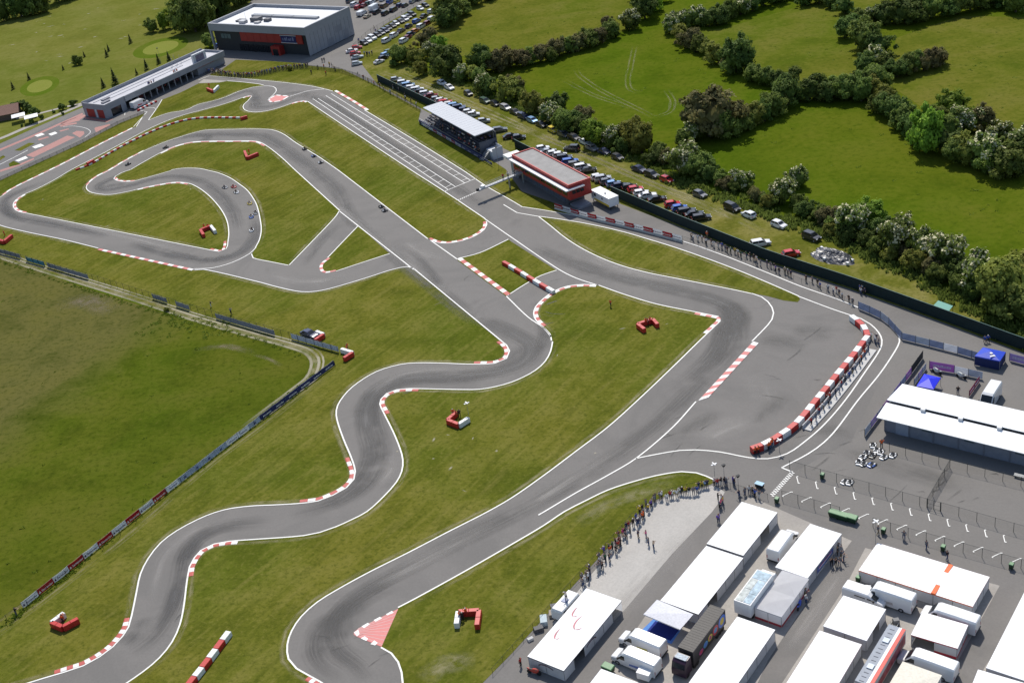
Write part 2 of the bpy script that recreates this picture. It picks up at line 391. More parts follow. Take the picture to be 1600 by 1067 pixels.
Z8 = lambda *p: [(310 + p[i] / 7.26, 70 + p[i + 1] / 7.26) for i in range(0, len(p), 2)]
island('grass_infield', [
    ('L', t('a1', 165, 265, 120, 256, 95, 240, 85, 215, 100, 185, 150, 150, 210, 125, 330, 65) + t('a0', 450, 1062, 600, 985, 760, 900, 870, 840, 960, 795, 1060, 752, 1160, 718, 1240, 697) + q(344.4, 165, 366, 158, 378.9, 153.3, 389, 150.6, 393, 150.8)),
    ('L', q(393, 151, 387, 158.2, 381, 163.5, 379.2, 167.5, 380.5, 171, 387, 174.7, 399.5, 175.9, 417.4, 174, 438, 168.5, 461.5, 160.4, 473.9, 158.2, 480.8, 159.5)),
    ('L', q(480.8, 159.5, 530.2, 192.6, 642.5, 266.9) + t('b1', 1175, 131, 1430, 302)),
    ('L', t('b1', 1438, 318, 1440, 340, 1425, 368, 1370, 407, 1290, 437, 1200, 453, 1130, 447, 1075, 425)),
    ('L', t('b1', 1075, 425, 520, 0)),
    ('L', t('b1', 520, 0) + t('b0', 400, 985, 330, 942, 250, 893, 170, 838, 100, 813, 0, 808) + t('a0', 1450, 810, 1280, 816, 1150, 850, 1030, 890, 900, 945, 780, 1008) + t('a1', 680, 0, 600, 40, 552, 80, 537, 106, 560, 134, 620, 148, 690, 151, 800, 132, 930, 101, 1070, 76, 1130, 74, 1200, 88, 1290, 145, 1370, 230, 1415, 310, 1428, 390, 1422, 450)),
    ('L', t('a1', 1422, 450, 1412, 488, 1370, 505, 1325, 497)),
    ('L', t('a1', 1325, 497, 1100, 452, 700, 372, 165, 265))])
island('grass_infield', [
    ('L', t('a0', 820, 1062, 900, 1015, 1000, 960, 1100, 915, 1200, 891, 1300, 885, 1450, 884) + t('b0', 0, 886, 60, 912, 150, 980) + t('b1', 245, 0)),
    ('L', t('b1', 245, 0, 520, 250)),
    ('L', t('b1', 520, 250, 500, 282, 450, 338, 205, 591)),
    ('L', t('b1', 205, 591, 100, 570, -15, 545, -25, 520)),
    ('-', t('b1', -25, 520, 0, 480)),
    ('L', t('b1', 0, 480, 25, 430, 36, 370, 30, 310, 15, 240, -2, 195, -50, 125, -100, 85, -160, 45, -230, 15, -290, 0) + t('a0', 1250, 1055, 1180, 1052, 1110, 1056, 1070, 1064)),
    ('L', t('a1', 1070, 0, 950, 35, 830, 67, 780, 69, 730, 61, 714, 50, 725, 35, 760, 15, 820, -6))])
island('grass_triangle', [('L', t('b1', 835, 518, 700, 562, 500, 628)), ('-', t('b1', 500, 628, 440, 632, 418, 625, 408, 603, 420, 577, 450, 545)), ('L', t('b1', 450, 545, 550, 440, 640, 347)), ('-', t('b1', 640, 347, 835, 518))])
island('grass_island', [('L', t('b1', 1275, 548, 1400, 515, 1580, 430)), ('-', t('b1', 1590, 440) + t('c1', 270, 618)), ('L', t('c1', 278, 622, 180, 655, 80, 710, -30, 780)), ('-', t('b1', 1566, 788, 1258, 560))])
island('grass_infield', [
    ('L', t('c1', 250, 1062, 240, 1020, 190, 970, 152, 932, 139, 893, 152, 850, 200, 800, 270, 752, 350, 723, 450, 713, 540, 718)),
    ('L', t('c1', 540, 718, 700, 775, 900, 835, 1150, 886, 1290, 914)), ('-', t('c1', 1308, 925, 1300, 940)),
    ('L', t('c1', 1300, 938, 1165, 1067) + t('c2', 1000, 160, 800, 350, 600, 530, 400, 682, 200, 832, 0, 972) + t('b3', 1440, 0, 1200, 122, 950, 252, 700, 377, 500, 487, 380, 562, 280, 652, 220, 742, 192, 830, 200, 920, 250, 980, 320, 1020, 400, 1064) + q(530, 1090)),
    ('-', q(560, 1120, 480, 1140, 240, 1130, 180, 1090)),
    ('L', t('a3', 780, 1080, 900, 997, 1000, 912, 1080, 812, 1130, 700, 1155, 580, 1167, 480, 1178, 400, 1190, 340, 1220, 285, 1260, 240, 1340, 202, 1430, 186, 1599, 173) + t('b3', 150, 163, 300, 150, 400, 130, 500, 95, 600, 50, 695, 0) + t('b2', 800, 970, 880, 880, 915, 810, 922, 740, 905, 670, 860, 560, 800, 440, 778, 390, 785, 360, 820, 325, 880, 303, 950, 296, 1100, 298, 1300, 302, 1400, 300, 1500, 283, 1599, 255) + t('c2', 80, 220, 150, 180, 210, 125, 245, 60, 257, 0))])
island('grass_island', [
    ('L', t('c1', 170, 288, 250, 350, 330, 415, 430, 480, 560, 545, 700, 597, 850, 637, 1000, 667, 1200, 706, 1400, 746, 1500, 768)), ('-', t('c1', 1500, 766, 1599, 785) + t('d1', 100, 812, 185, 822, 200, 805)),
    ('L', t('d1', 190, 786, 0, 703) + t('c1', 1400, 620, 1200, 545, 1000, 476, 850, 430, 700, 386, 500, 340, 330, 310, 170, 288))])
island('grass_paddock_side', [
    ('L', t('c2', 1275, 872, 1210, 842, 1150, 822, 1060, 815, 900, 840, 750, 880, 600, 930, 460, 997, 330, 1064) + t('c3', 200, 87, 0, 205) + t('b3', 1300, 377, 1000, 542, 890, 599)),
    ('-', t('b3', 890, 600, 785, 843)), ('L', t('b3', 785, 843, 850, 880, 893, 935, 915, 1000, 922, 1064) + q(632, 1095)),
    ('-', q(640, 1130, 700, 1130) + t('b3', 1420, 1064) + t('c3', 0, 882, 200, 662, 400, 442, 600, 222, 760, 42) + t('c2', 850, 1012, 950, 967, 1100, 927, 1240, 892))])
island('grass_trackside', [
    ('L', q(327.9, 118.9, 406, 125.8, 440, 129, 465.6, 132, 489, 135.4, 508, 139.6, 520.5, 143)), ('-', t('b0', 484, 574, 600, 640, 680, 690)),
    ('L', t('b0', 680, 690, 1000, 882, 1300, 1069) + t('b1', 1440, 96) + t('c1', 0, 187, 65, 226)), ('L', t('c1', 65, 226, 180, 243, 300, 264, 400, 282)),
    ('-', t('c1', 420, 280, 300, 215, 60, 130) + t('b0', 1560, 1060, 1500, 1020, 1050, 790, 1015, 760, 1030, 690, 750, 535, 540, 435) + q(522, 107.5, 500, 105, 481, 103, 478, 100, 420, 96, 368.5, 94, 346.6, 109.5, 330, 116))])
island('grass_pit_exit', [('-', q(310, 131, 328, 130.5)), ('L', q(355, 127.2, 380, 129.2, 406, 132.4, 412, 134)), ('L', q(412, 135, 395.4, 136.8, 372, 143.7, 351.3, 152.6, 330.7, 158.8, 310, 163.7, 290, 172.5, 262, 177.5, 232.5, 188)), ('L', t('a0', 930, 752, 980, 682, 1015, 625)), ('-', t('a0', 1015, 625, 1130, 580, 1240, 525))])
island('grass_outer_strip', [
    ('L', t('a1', -60, 200, 0, 166, 80, 112, 200, 52) + t('a0', 310, 1067, 430, 1007, 620, 907, 830, 802)), ('L', t('a0', 850, 795, 905, 712)),
    ('-', t('a0', 900, 712, 750, 772, 500, 902, 130, 1070) + t('a1', 0, 62, -80, 100))])

# pit lane, run-off and grid lines
line('pit_lane_line', q(786.7, 320.2, 808, 333), sm=False); line('pit_lane_line', q(808, 333, 842.5, 339), sm=False)
line('pit_lane_line', t('c1', 400, 284, 500, 302, 700, 346, 900, 400, 1067, 442, 1300, 522, 1599, 640) + t('d1', 200, 722, 400, 792, 570, 858, 650, 892, 740, 945, 790, 990, 820, 1040) + t('d2', 822, 0, 800, 50, 700, 200, 560, 370, 430, 545, 350, 630, 250, 702, 85, 788))
line('pit_lane_line', t('d2', 85, 788, 145, 812), sm=False)
line('pit_lane_line', t('d1', 190, 786, 400, 865, 520, 905, 580, 925, 640, 960, 690, 1010, 712, 1060) + t('d2', 700, 50, 600, 200, 480, 370, 350, 520, 230, 625, 120, 700, 0, 732) + t('c2', 1480, 725, 1300, 690, 1150, 677, 1050, 680, 900, 705, 775, 730))
line('edge_line', t('c2', 1150, 375, 1000, 540, 775, 730, 600, 835, 400, 945, 200, 1064) + t('c3', 165, 20))
line('edge_line', t('c1', 1500, 1067, 1599, 965) + t('d1', 25, 930, 35, 890, 25, 855, 0, 820) + t('c1', 1560, 790, 1500, 768))
line('edge_line', t('a1', 1215, 614, 1330, 608, 1450, 575, 1560, 520) + t('b1', 0, 480))
line('edge_line', t('b1', 1430, 302) + t('c1', 0, 420, 285, 613, 400, 672, 540, 718))
line('edge_line', t('b1', 1075, 425, 1256, 553), sm=False); line('edge_line', t('b1', 1565, 785) + t('c1', 100, 915, 200, 985, 245, 1040))
line('pit_exit_line', Z8(0, 405, 130, 355) + q(327.9, 118.9), sm=False)
line('pit_exit_line', Z8(740, 472, 800, 472, 850, 480, 882, 505, 884, 530, 850, 572, 805, 612, 788, 635))
line('pit_exit_line', Z8(1035, 592, 1150, 555, 1260, 525, 1440, 507))
line('pit_entry_line', t('a0', 780, 722, 785, 705, 815, 690, 870, 680, 960, 677, 980, 684), width=.25); line('pit_entry_line', t('a0', 835, 795, 920, 702, 860, 690), width=.25, sm=False)
g1 = (q(488.8, 155, 701, 297.5), q(497, 154.5, 711, 292), q(509, 150, 726, 286.5), q(517.5, 147, 736, 283))
for a in g1: line('grid_line', a, width=.22, sm=False)
line('grid_line', q(693.7, 300, 743.9, 279.5), width=.25, sm=False)
for la, lb in ((g1[0], g1[1]), (g1[2], g1[3])):
    A0, A1 = gl(la); B0, B1 = gl(lb)
    for k in range(15):
        s = .34 + .64 * k / 14
        put('grid_box_line', ribbon_mesh('grid_box_line', [A0.lerp(A1, s), B0.lerp(B1, s)], .2, .098, WHITE), kind='structure')
def checker(name, a, b, n, wd):
    A, B = gl((a, b)); d = (B - A) / n; nn = Vector((-d.y, d.x, 0)).normalized() * wd; mb = MB()
    for k in range(n):
        for r in range(2):
            if (k + r) % 2 == 0:
                p = A + d * k + nn * r; mb.poly([(v.x, v.y, .1) for v in (p, p + d, p + d + nn, p + nn)])
    mb.build(name, WHITE, kind='structure')
checker('finish_line', (716, 314.3), (767, 291.5), 34, .32)
checker('scrutineering_line', (1236, 736), (1202, 774), 30, .45)
# pads and yards
flat_poly('gravel_yard', gl(t('c3', 330, 600, 470, 420, 600, 270, 760, 60) + t('c2', 860, 1020, 960, 975, 1110, 935, 1250, 900, 1290, 912, 1330, 940, 1290, 1010) + t('c3', 1250, 0, 1000, 262, 700, 615, 560, 760, 250, 700)), .062, GRAVEL, kind='structure')
flat_poly('tent_pad', gl(q(1010, 960, 1110, 855, 1170, 775, 1331, 845, 1267, 932, 1200, 1031, 1160, 1120, 900, 1120)), .060, CONC, kind='structure')
flat_poly('tent_pad', gl(q(1352, 856, 1562, 915, 1487, 1050, 1440, 1140, 1190, 1140, 1222, 1067, 1320, 918)), .060, CONC, kind='structure')
flat_poly('tent_pad', gl(q(1640, 900, 1800, 960, 1700, 1160, 1480, 1160, 1540, 1040)), .060, CONC, kind='structure')
flat_poly('pit_apron', gl(Z8(0, 440, 60, 395, 330, 415, 240, 432)), .085, CONC, kind='structure')
flat_poly('plaza', gl(q(346, 108, 335, 85, 400, 30, 560, -30, 700, -30, 650, 8, 600, 38, 552, 75, 480, 99, 420, 95, 368, 93)), .056, ASPH2, kind='structure')
flat_poly('paddock_yard', gl(q(1236, 740, 1330, 690, 1410, 520, 1600, 575, 1760, 640, 1760, 1200, 1560, 1200, 1640, 880, 1560, 905, 1210, 790)), .054, ASPH2, kind='structure')
# dirt lane along the field fence: two wheel tracks
lane = smooth(gl(q(-60, 378, 0, 400, 100, 432, 200, 463, 300, 496, 400, 525, 455, 540, 482, 550, 492, 561, 492, 574, 484, 590, 462, 608, 430, 632, 380, 670)))
for o_, wd in ((-.95, .9), (.85, .9), (-.05, 2.8), (1.9, .6)): put('dirt_lane', ribbon_mesh('dirt_lane', lane, wd, .03 + .004 * (o_ + 2), DIRTW if wd < 2 else STRAW, o_, fade=True), kind='structure')
line('service_path', q(-20, 222, 0, 217, 40, 200, 80, 184, 128, 164), width=2.6, z=.040, mat=CONC); line('service_path', q(25, 186, 60, 178, 100, 168, 128, 162), width=2.0, z=.042, mat=CONC)
# rubbered racing line
for mt, wd, pts in ((RUB, 5, t('a1', 1590, 300, 1600, 380, 1560, 460, 1460, 530, 1330, 560, 1150, 540, 800, 450)), (RUB2, 6, t('b0', -700, 900, -350, 845, 0, 845, 80, 870, 250, 980, 500, 1180) + t('b1', 600, 300, 900, 560, 1200, 800, 1400, 960)),
                    (RUB, 6, t('b1', 1300, 880) + t('b2', 1700, 0, 1720, 80, 1640, 150, 1480, 190, 1200, 215, 980, 220, 840, 255, 740, 320, 690, 420, 700, 560, 730, 680, 700, 800, 620, 910, 480, 1000, 200, 1080)), (RUB2, 4, t('b2', 1560, 190, 1300, 240, 1000, 250, 860, 290, 760, 380, 760, 500, 800, 640, 790, 740, 720, 880, 600, 980, 400, 1040)),
                    (RUB, 5, t('b3', 100, 60, -200, 90, -370, 170, -440, 270, -470, 420, -520, 600, -590, 720, -660, 800, -800, 900)), (RUB2, 6, t('c2', 1380, 60, 1200, 230, 900, 520, 600, 740, 200, 980, -400, 1280) + t('b3', 900, 380)), (RUB, 5, t('b3', 1100, 280, 760, 450, 560, 590, 480, 720, 520, 860, 640, 960, 720, 1060)), (RUB2, 5, t('b3', 900, 420, 640, 570, 400, 720, 360, 850, 420, 960, 560, 1040)),
                    (RUB, 6, t('c1', 100, 470, 500, 620, 900, 720, 1200, 790, 1350, 850, 1390, 930, 1330, 1010) + t('c2', 1250, 100, 1000, 330)), (RUB, 9, t('c1', 1300, 830, 1380, 900, 1370, 980) + t('c2', 1350, 30, 1250, 150)), (RUB2, 5, t('b0', -500, 850, -300, 860) + t('a0', 1000, 1000, 800, 1080) + t('a1', 620, 90, 650, 120, 800, 95, 1000, 45, 1150, 40, 1300, 90, 1450, 240, 1490, 380)),
                    (RUB2, 5, t('a1', 300, 60, 60, 160, 20, 230, 100, 290, 300, 330, 700, 410)), (RUB2, 5, q(300, 175, 350, 155, 385, 143, 400, 145, 397, 160, 400, 168, 430, 165, 470, 150, 520, 165, 640, 245, 760, 325)), (RUB, 4, q(840, 470, 852, 510, 846, 540, 825, 560)), (RUB2, 3, t('b1', 900, 460, 1000, 530, 1150, 700, 1210, 760))):
    mt_z = .0545 + .0006 * random.random() * 5
    put('tyre_rubber_mark', ribbon_mesh('tyre_rubber_mark', smooth(gl(pts)), wd, mt_z + .002 * ((id(pts) // 16) % 3) * 0, mt, fade=True), kind='structure')

# stains, patches and skid marks with shapes of their own
_rd = random.Random(4); _k = 0
def stain(pts, wd, mt):
    global _k
    _k += 1; put('asphalt_stain', ribbon_mesh('asphalt_stain', smooth(gl(pts), 1.2), wd, .0605 + .0004 * _k, mt, fade=True), kind='structure')
for pts, wd, mt in ((t('d1', 140, 1000, 300, 1010, 420, 1040), 7, STAIN), (t('d2', -60, -20, 120, 0, 260, 30), 8, STAIN), (t('d2', 200, 10, 330, 90), 5, STAIN), (t('c2', 1300, 420, 1100, 560, 950, 650), 6, STAIN), (t('c2', 1500, 480, 1300, 560, 1180, 640), 9, PALEW), (t('d2', -100, 200, -20, 300, 0, 420), 8, PALEW), (t('d2', 100, 330, 0, 430, -60, 520), 5, STAIN), (t('d2', 250, 560, 420, 560, 560, 600), 5, STAIN), (t('d2', 400, 640, 600, 720, 900, 820, 1300, 930), 6, STAIN), (t('d2', 700, 800, 800, 900), 6, PALEW),
                    (t('c3', 1200, 30, 900, 350, 600, 700, 450, 900), 5, PALEW), (t('c3', 1100, 190, 860, 430), 3, STAIN), (t('d3', 500, 300, 330, 560, 100, 880), 3.5, PALEW), (t('d3', 420, 400, 250, 650), 2, STAIN), (t('d3', 1480, 600, 1250, 950), 4, PALEW), (t('d2', 500, 150, 350, 400, 150, 620), 3, STAIN), (t('c2', 700, 640, 400, 840, 0, 1090), 4, PALEW), (t('b3', 1500, 60, 1000, 330, 700, 480), 4, PALEW), (t('b1', 350, 100, 700, 380, 1100, 700), 4, PALEW), (t('b1', 900, 430, 1040, 520, 1180, 560), 5, PALEW), (t('b1', 30, 640, 250, 690, 420, 690, 600, 640), 5, PALEW), (t('b1', 300, 600, 400, 450, 520, 330), 4, STAIN), (t('b0', 500, 640, 900, 880, 1200, 1060), 4, PALEW), (t('b0', 420, 600, 700, 800, 1000, 1010), 2, STAIN), (t('c1', 300, 420, 700, 620, 1100, 700), 5, PALEW), (t('a1', 300, 300, 700, 390, 1200, 520), 4, PALEW), (t('a2', 1700, 1000, 1500, 1060), 4, PALEW), (t('b2', 1500, 170, 1100, 180, 900, 210, 650, 350), 3, PALEW), (t('b2', 850, 700, 840, 800, 760, 900), 4, PALEW), (t('a3', 1500, 60, 1250, 100, 1050, 250, 980, 400, 950, 600), 3, PALEW)):
    stain(pts, wd, mt)
for pts, wd in ((t('c1', 1320, 830, 1380, 890, 1400, 960, 1350, 1040), 9), (t('c1', 1360, 860, 1390, 930), 6), (t('c2', 1420, -40, 1300, 90), 6), (t('b2', 1500, 150, 1600, 110, 1680, 20), 6), (t('b2', 1250, 220, 1400, 215), 4), (t('b2', 760, 300, 700, 380, 680, 470), 8), (t('b2', 700, 640, 740, 720, 700, 830), 7), (t('b2', 690, 780, 640, 870, 560, 950), 5), (t('b2', 1560, 170, 1400, 190), 5), (t('c1', 180, 880, 210, 960, 215, 1050), 6), (t('a3', 900, 650, 860, 740, 760, 840), 5), (t('a3', 1260, 180, 1180, 240, 1130, 330), 5), (t('b3', 640, 560, 560, 680, 590, 800), 8), (t('b3', 480, 640, 400, 760, 430, 900), 6), (t('b3', 700, 470, 880, 380), 5), (t('b3', 560, 800, 600, 950), 5), (t('a1', 1440, 520, 1300, 560, 1150, 550), 5), (t('a1', 1500, 430, 1420, 540), 5), (t('a1', 40, 200, 60, 260, 140, 290), 4), (t('a1', 650, 100, 720, 90, 800, 80), 4), (q(395, 150, 402, 158, 410, 165), 6), (q(430, 150, 470, 145, 500, 150), 5)):
    stain(pts, wd, BLOT)
for k in range(46):
    reg = _rd.choice(((1180, 520, 1330, 660), (1000, 640, 1180, 720), (1240, 660, 1340, 740), (1380, 740, 1560, 790), (470, 990, 600, 1060), (840, 430, 860, 560), (540, 590, 640, 700), (180, 930, 280, 1030), (1130, 480, 1200, 540), (660, 360, 840, 480)))
    x, y = _rd.uniform(reg[0], reg[2]), _rd.uniform(reg[1], reg[3]); a = _rd.uniform(-.9, .3); l_ = _rd.uniform(12, 42); b_ = _rd.uniform(-6, 6)
    stain(q(x, y, x + math.cos(a) * l_ * .5 + b_, y + math.sin(a) * l_ * .5 - b_ * .4, x + math.cos(a) * l_, y + math.sin(a) * l_), _rd.uniform(.25, .6), SKID)
for pts, wd in ((q(393, 553, 420, 561, 440, 572), 1.6), (q(300, 548, 350, 541, 400, 552), 3), (q(455, 580, 452, 592), 1.2), (q(745, 1030, 690, 1040, 660, 1064), 5), (q(745, 990, 790, 960), 2.5), (q(1060, 752, 1000, 770, 930, 800, 900, 822), 4), (q(1100, 752, 1040, 768), 3), (q(450, 131, 480, 133), 2.5), (q(205, 925, 201, 940), 2.5), (q(340, 1060, 375, 1030), 3.5), (q(321, 904, 327, 907), 2), (q(80, 480, 130, 470, 180, 488), 9)):
    put('bare_patch', ribbon_mesh('bare_patch', smooth(gl(pts), 1.5), wd, .0885 if pts[0][0] > 195 and not (290 < pts[0][0] < 460 and 500 < pts[0][1] < 600) else .019, STRAW if pts[0][0] not in (393, 300, 80, 455) else SOIL, fade=True), kind='structure')
for pts in (q(983, 108, 981, 128, 985, 140, 1000, 146), q(992, 72, 988, 90, 983, 118), q(900, 108, 905, 118, 940, 142, 1000, 172, 1025, 185), q(1050, 158, 1046, 175, 1022, 184), q(880, 125, 930, 150, 990, 170), q(1040, 140, 1052, 160, 1048, 176)):
    for o_ in (-.8, .8): put('wheel_track', ribbon_mesh('wheel_track', smooth(gl(pts), 2), .8, .022 + .003 * (o_ > 0), FAINT, o_, fade=True), kind='structure')
for pts in (q(590, 112, 640, 128, 720, 163, 800, 195, 900, 236, 1000, 280, 1100, 318, 1200, 366), q(620, 112, 700, 146, 790, 186, 880, 228, 960, 262, 1060, 305, 1150, 345), q(585, 92, 620, 70, 660, 40, 690, 10)):
    for o_ in (-.9, .9): put('wheel_track', ribbon_mesh('wheel_track', smooth(gl(pts), 2), 1.3, .024 + .003 * (o_ > 0), STRAW, o_, fade=True), kind='structure')
_rd2 = random.Random(9)
for k in range(16):
    x, y = _rd2.choice(((_rd2.uniform(600, 980), _rd2.uniform(660, 780)), (_rd2.uniform(420, 760), _rd2.uniform(180, 340)), (_rd2.uniform(860, 1060), _rd2.uniform(500, 600)), (_rd2.uniform(60, 300), _rd2.uniform(290, 380))))
    p = G(x, y); a = _rd2.uniform(0, 6); d = Vector((math.cos(a), math.sin(a), 0)) * _rd2.uniform(.3, .9)
    put('pale_speck', ribbon_mesh('pale_speck', [p - d, p, p + d], _rd2.uniform(.25, .6), .0885 + .0003 * k, DIRTW, fade=True), kind='structure')

for k in range(46):
    x, y = _rd2.uniform(10, 260), _rd2.uniform(12, 110); p = G(x, y)
    if y > 150 - x * .42 or (40 < y < 100 and 220 < x): continue
    a = _rd2.uniform(-.4, .4); d = Vector((math.cos(a), math.sin(a), 0)) * _rd2.uniform(.6, 2.2); put('pale_speck', ribbon_mesh('pale_speck', [p - d, p, p + d], _rd2.uniform(.6, 1.6), .022, DIRTW, fade=True), kind='structure')
for o_, wd, mt in ((1.4, 1.0, STRAW), (-1.3, 1.1, SOIL), (2.3, .5, FAINT)): put('verge_wear', ribbon_mesh('verge_wear', smooth(gl(q(524, 572, 480, 602, 403, 662, 330, 716, 262, 772, 198, 828, 155, 862, 110, 896, 63, 932, 0, 978, -60, 1022)), 2), wd, .024 + .002 * wd, mt, o_, fade=True), kind='structure')

# ================================================================== kerbs
def kerb(pts, width, n, first, label, sm=True, mats=(RED, WHITE2), h=.06):
    width *= .75; P = gl(pts); P = smooth(P, .5) if sm else P
    L = plen(P); e = empty('kerb', (P[0].x, P[0].y, 0), 0, label, 'kerb', 'painted kerbs of the circuit'); o0 = Vector((P[0].x, P[0].y, 0))
    for k in range(n):
        a, b = L * k / n, L * (k + 1) / n - .02; V = []; F = []; m_ = 4
        for j in range(m_ + 1):
            p, d = at_len(P, a + (b - a) * j / m_); nn = Vector((-d.y, d.x, 0)) * (1 if width > 0 else -1); ww = abs(width); p = p - o0
            for s_, zz in ((0.02, .085), (.25 * ww, .085 + h * .7), (.8 * ww, .085 + h), (ww, .085)): V.append(p + nn * s_ + Vector((0, 0, zz)))
        for j in range(m_):
            for i in range(3):
                f = [4 * j + i, 4 * j + 4 + i, 4 * j + 5 + i, 4 * j + 1 + i]; F.append(f if width < 0 else f[::-1])
        put('kerb_block', mesh('kerb_block', V, F, mats[(k + first) % 2]), e)
    return e
W_ = (RED, WHITE2); PALE = (REDPALE, WHITE2)
kerb(t('a1', 625, 487, 1215, 616), -1.3, 20, 0, 'long faded kerb on the field side of the left straight', sm=False, mats=PALE)
kerb(t('a1', 1310, 493, 1368, 504, 1400, 494, 1413, 470, 1416, 440), 1.1, 7, 0, 'short red and white kerb in the sharp inner corner above the left straight')
kerb(t('a1', 160, 264, 118, 255, 95, 239, 86, 215, 100, 185, 150, 150), -1.0, 10, 0, 'kerb round the inside of the leftmost hairpin', mats=PALE)
kerb(t('a1', 716, 46, 730, 61, 780, 69, 840, 65), 1.0, 7, 0, 'small faded kerb at the tip of the innermost hairpin', mats=PALE)
kerb(t('a1', 860, 117, 930, 101, 1070, 76, 1130, 74, 1180, 83), -1.0, 10, 1, 'pale kerb on the curve below the innermost hairpin', mats=PALE)
kerb(t('a1', 545, 90, 600, 40, 680, 0) + t('a0', 780, 1008, 900, 945), .9, 12, 0, 'kerb on the outside of the innermost hairpin approach', mats=PALE)
kerb(t('a1', 20, 152, 80, 112, 200, 52) + t('a0', 310, 1067, 430, 1007, 620, 907, 830, 802), .9, 26, 0, 'long dashed kerb below the fence of the small traffic track', mats=PALE)
kerb(t('a0', 1000, 960, 1100, 915, 1200, 891, 1300, 885, 1450, 884) + t('b0', 0, 886, 60, 912), -1.0, 14, 1, 'whitish kerb inside the wide bend at the top of the infield', mats=PALE)
kerb(t('b1', 1438, 318, 1440, 340, 1425, 368, 1370, 407, 1290, 437, 1200, 453, 1130, 447, 1078, 427), -1.2, 15, 0, 'rounded red and white kerb beside the link road below the start straight')
kerb(t('b0', 488, 572, 600, 637, 690, 694), 1.5, 11, 1, 'white kerb at the far end of the start straight', mats=PALE)
kerb(t('b1', 500, 628, 440, 640, 405, 630, 397, 600, 410, 575, 450, 545), -1.2, 9, 0, 'kerb round the point of the small grass triangle', mats=PALE)
kerb(t('b1', 1256, 552, 1566, 782), 1.7, 14, 1, 'straight red and white striped kerb between the two link roads', sm=False)
kerb(t('c1', 195, 975, 152, 932, 139, 893, 152, 850, 200, 800, 270, 752, 350, 723, 450, 713, 530, 716), -1.2, 18, 0, 'curved kerb below the end of the striped barrier in the centre')
kerb(t('c1', 1150, 886, 1290, 914, 1306, 926, 1296, 945, 1215, 1020), -1.2, 10, 0, 'kerb at the pointed corner of the central grass near the run-off', mats=PALE)
kerb(t('b2', 1524, -4, 1560, 25, 1578, 60, 1560, 105, 1490, 133, 1360, 138), -1.2, 11, 0, 'kerb on the inside of the bend before the snaking section')
kerb(t('b2', 1020, 297, 950, 296, 880, 303, 820, 325, 785, 360, 778, 390, 812, 455), 1.2, 11, 0, 'kerb on the first left bend of the snaking section')
kerb(t('b2', 583, 722, 613, 810, 605, 860, 560, 910, 480, 955, 390, 990, 272, 1006), -1.2, 13, 0, 'kerb on the field side of the second snake bend')
kerb(t('a3', 812, 660, 795, 720, 760, 775, 700, 840, 620, 900, 520, 955, 400, 995, 340, 1014), -1.3, 17, 0, 'long red and white kerb at the bottom left bend')
kerb(t('a3', 1490, 182, 1430, 186, 1340, 202, 1260, 240, 1220, 285, 1190, 340, 1178, 405), 1.2, 12, 1, 'kerb inside the bend above the bottom left corner')
kerb(q(378.9, 153.3, 389, 150.6, 393, 150.9), -1.1, 4, 1, 'tiny white kerb on the chicane tip by the pit exit', mats=PALE)
kerb(q(455, 162.5, 461.5, 160.4, 473.9, 158.2, 480.8, 159.5), -1.2, 6, 0, 'small pale kerb where the start straight begins', mats=PALE)
kerb(t('b3', 330, 1028, 400, 1066), -1.2, 3, 0, 'short red kerb cut by the bottom edge of the view')
# wide painted run-off kerb, each block its own piece
A0, A1, B0, B1 = gl(t('c2', 1165, 370, 1508, 0, 1228, 350, 1542, 10)); ek = empty('kerb', A0, 0, 'wide red and white chequered kerb beside the asphalt run-off', 'kerb', 'painted kerbs of the circuit')
for k in range(17):
    s0, s1 = k / 17, (k + 1) / 17 - .002; P = [A0.lerp(A1, s0), B0.lerp(B1, s0), B0.lerp(B1, s1), A0.lerp(A1, s1)]
    mb = MB(); mb.hexa([p - A0 + Vector((0, 0, .06)) for p in P] + [p - A0 + Vector((0, 0, .14)) for p in P]); mb.build('kerb_block', (REDPALE, WHITE2)[(k + 1) % 2], ek)
P = gl(t('c2', 1150, 378, 1228, 352, 1166, 372)); mb = MB(); mb.poly([p - A0 + Vector((0, 0, .12)) for p in P]); mb.build('kerb_tip', WHITE2, ek)
# red painted corner of the last hairpin
Q = gl(t('b3', 890, 604, 785, 842, 630, 778, 612, 766, 612, 752, 640, 728)); et = empty('painted_corner', Q[0], 0, 'red painted triangle with white blocks inside the bottom hairpin', 'kerb')
tri = MB(); tri.poly([p - Q[0] + Vector((0, 0, .088)) for p in Q]); tri.build('red_panel', REDPALE, et)
for blk in ((812, 640, 850, 618, 862, 630, 822, 646), (735, 676, 775, 655, 790, 664, 748, 686), (660, 715, 700, 692, 712, 702, 676, 726), (655, 790, 680, 776, 702, 792, 690, 806), (716, 826, 740, 802, 762, 818, 744, 834), (612, 752, 640, 735, 648, 762, 632, 778)):
    b_ = MB(); b_.poly([p - Q[0] + Vector((0, 0, .105)) for p in gl(t('b3', *blk))]); b_.build('white_block', WHITE2, et)
for k in range(9):
    a_ = Q[5].lerp(Q[3], k / 9); b2 = Q[0].lerp(Q[1], (k + .5) / 9); put('groove', ribbon_mesh('groove', [a_ - Q[0], b2 - Q[0]], .12, .096, M((.62, .38, .36), .7)), et)
Q = gl(Z8(878, 575, 1028, 588, 940, 640, 835, 655, 795, 638, 815, 612)); et = empty('painted_corner', Q[0], 0, 'red painted patch with white edge blocks at the far chicane', 'kerb')
tri = MB(); tri.poly([p - Q[0] + Vector((0, 0, .09)) for p in Q]); tri.build('red_panel', REDPALE, et)
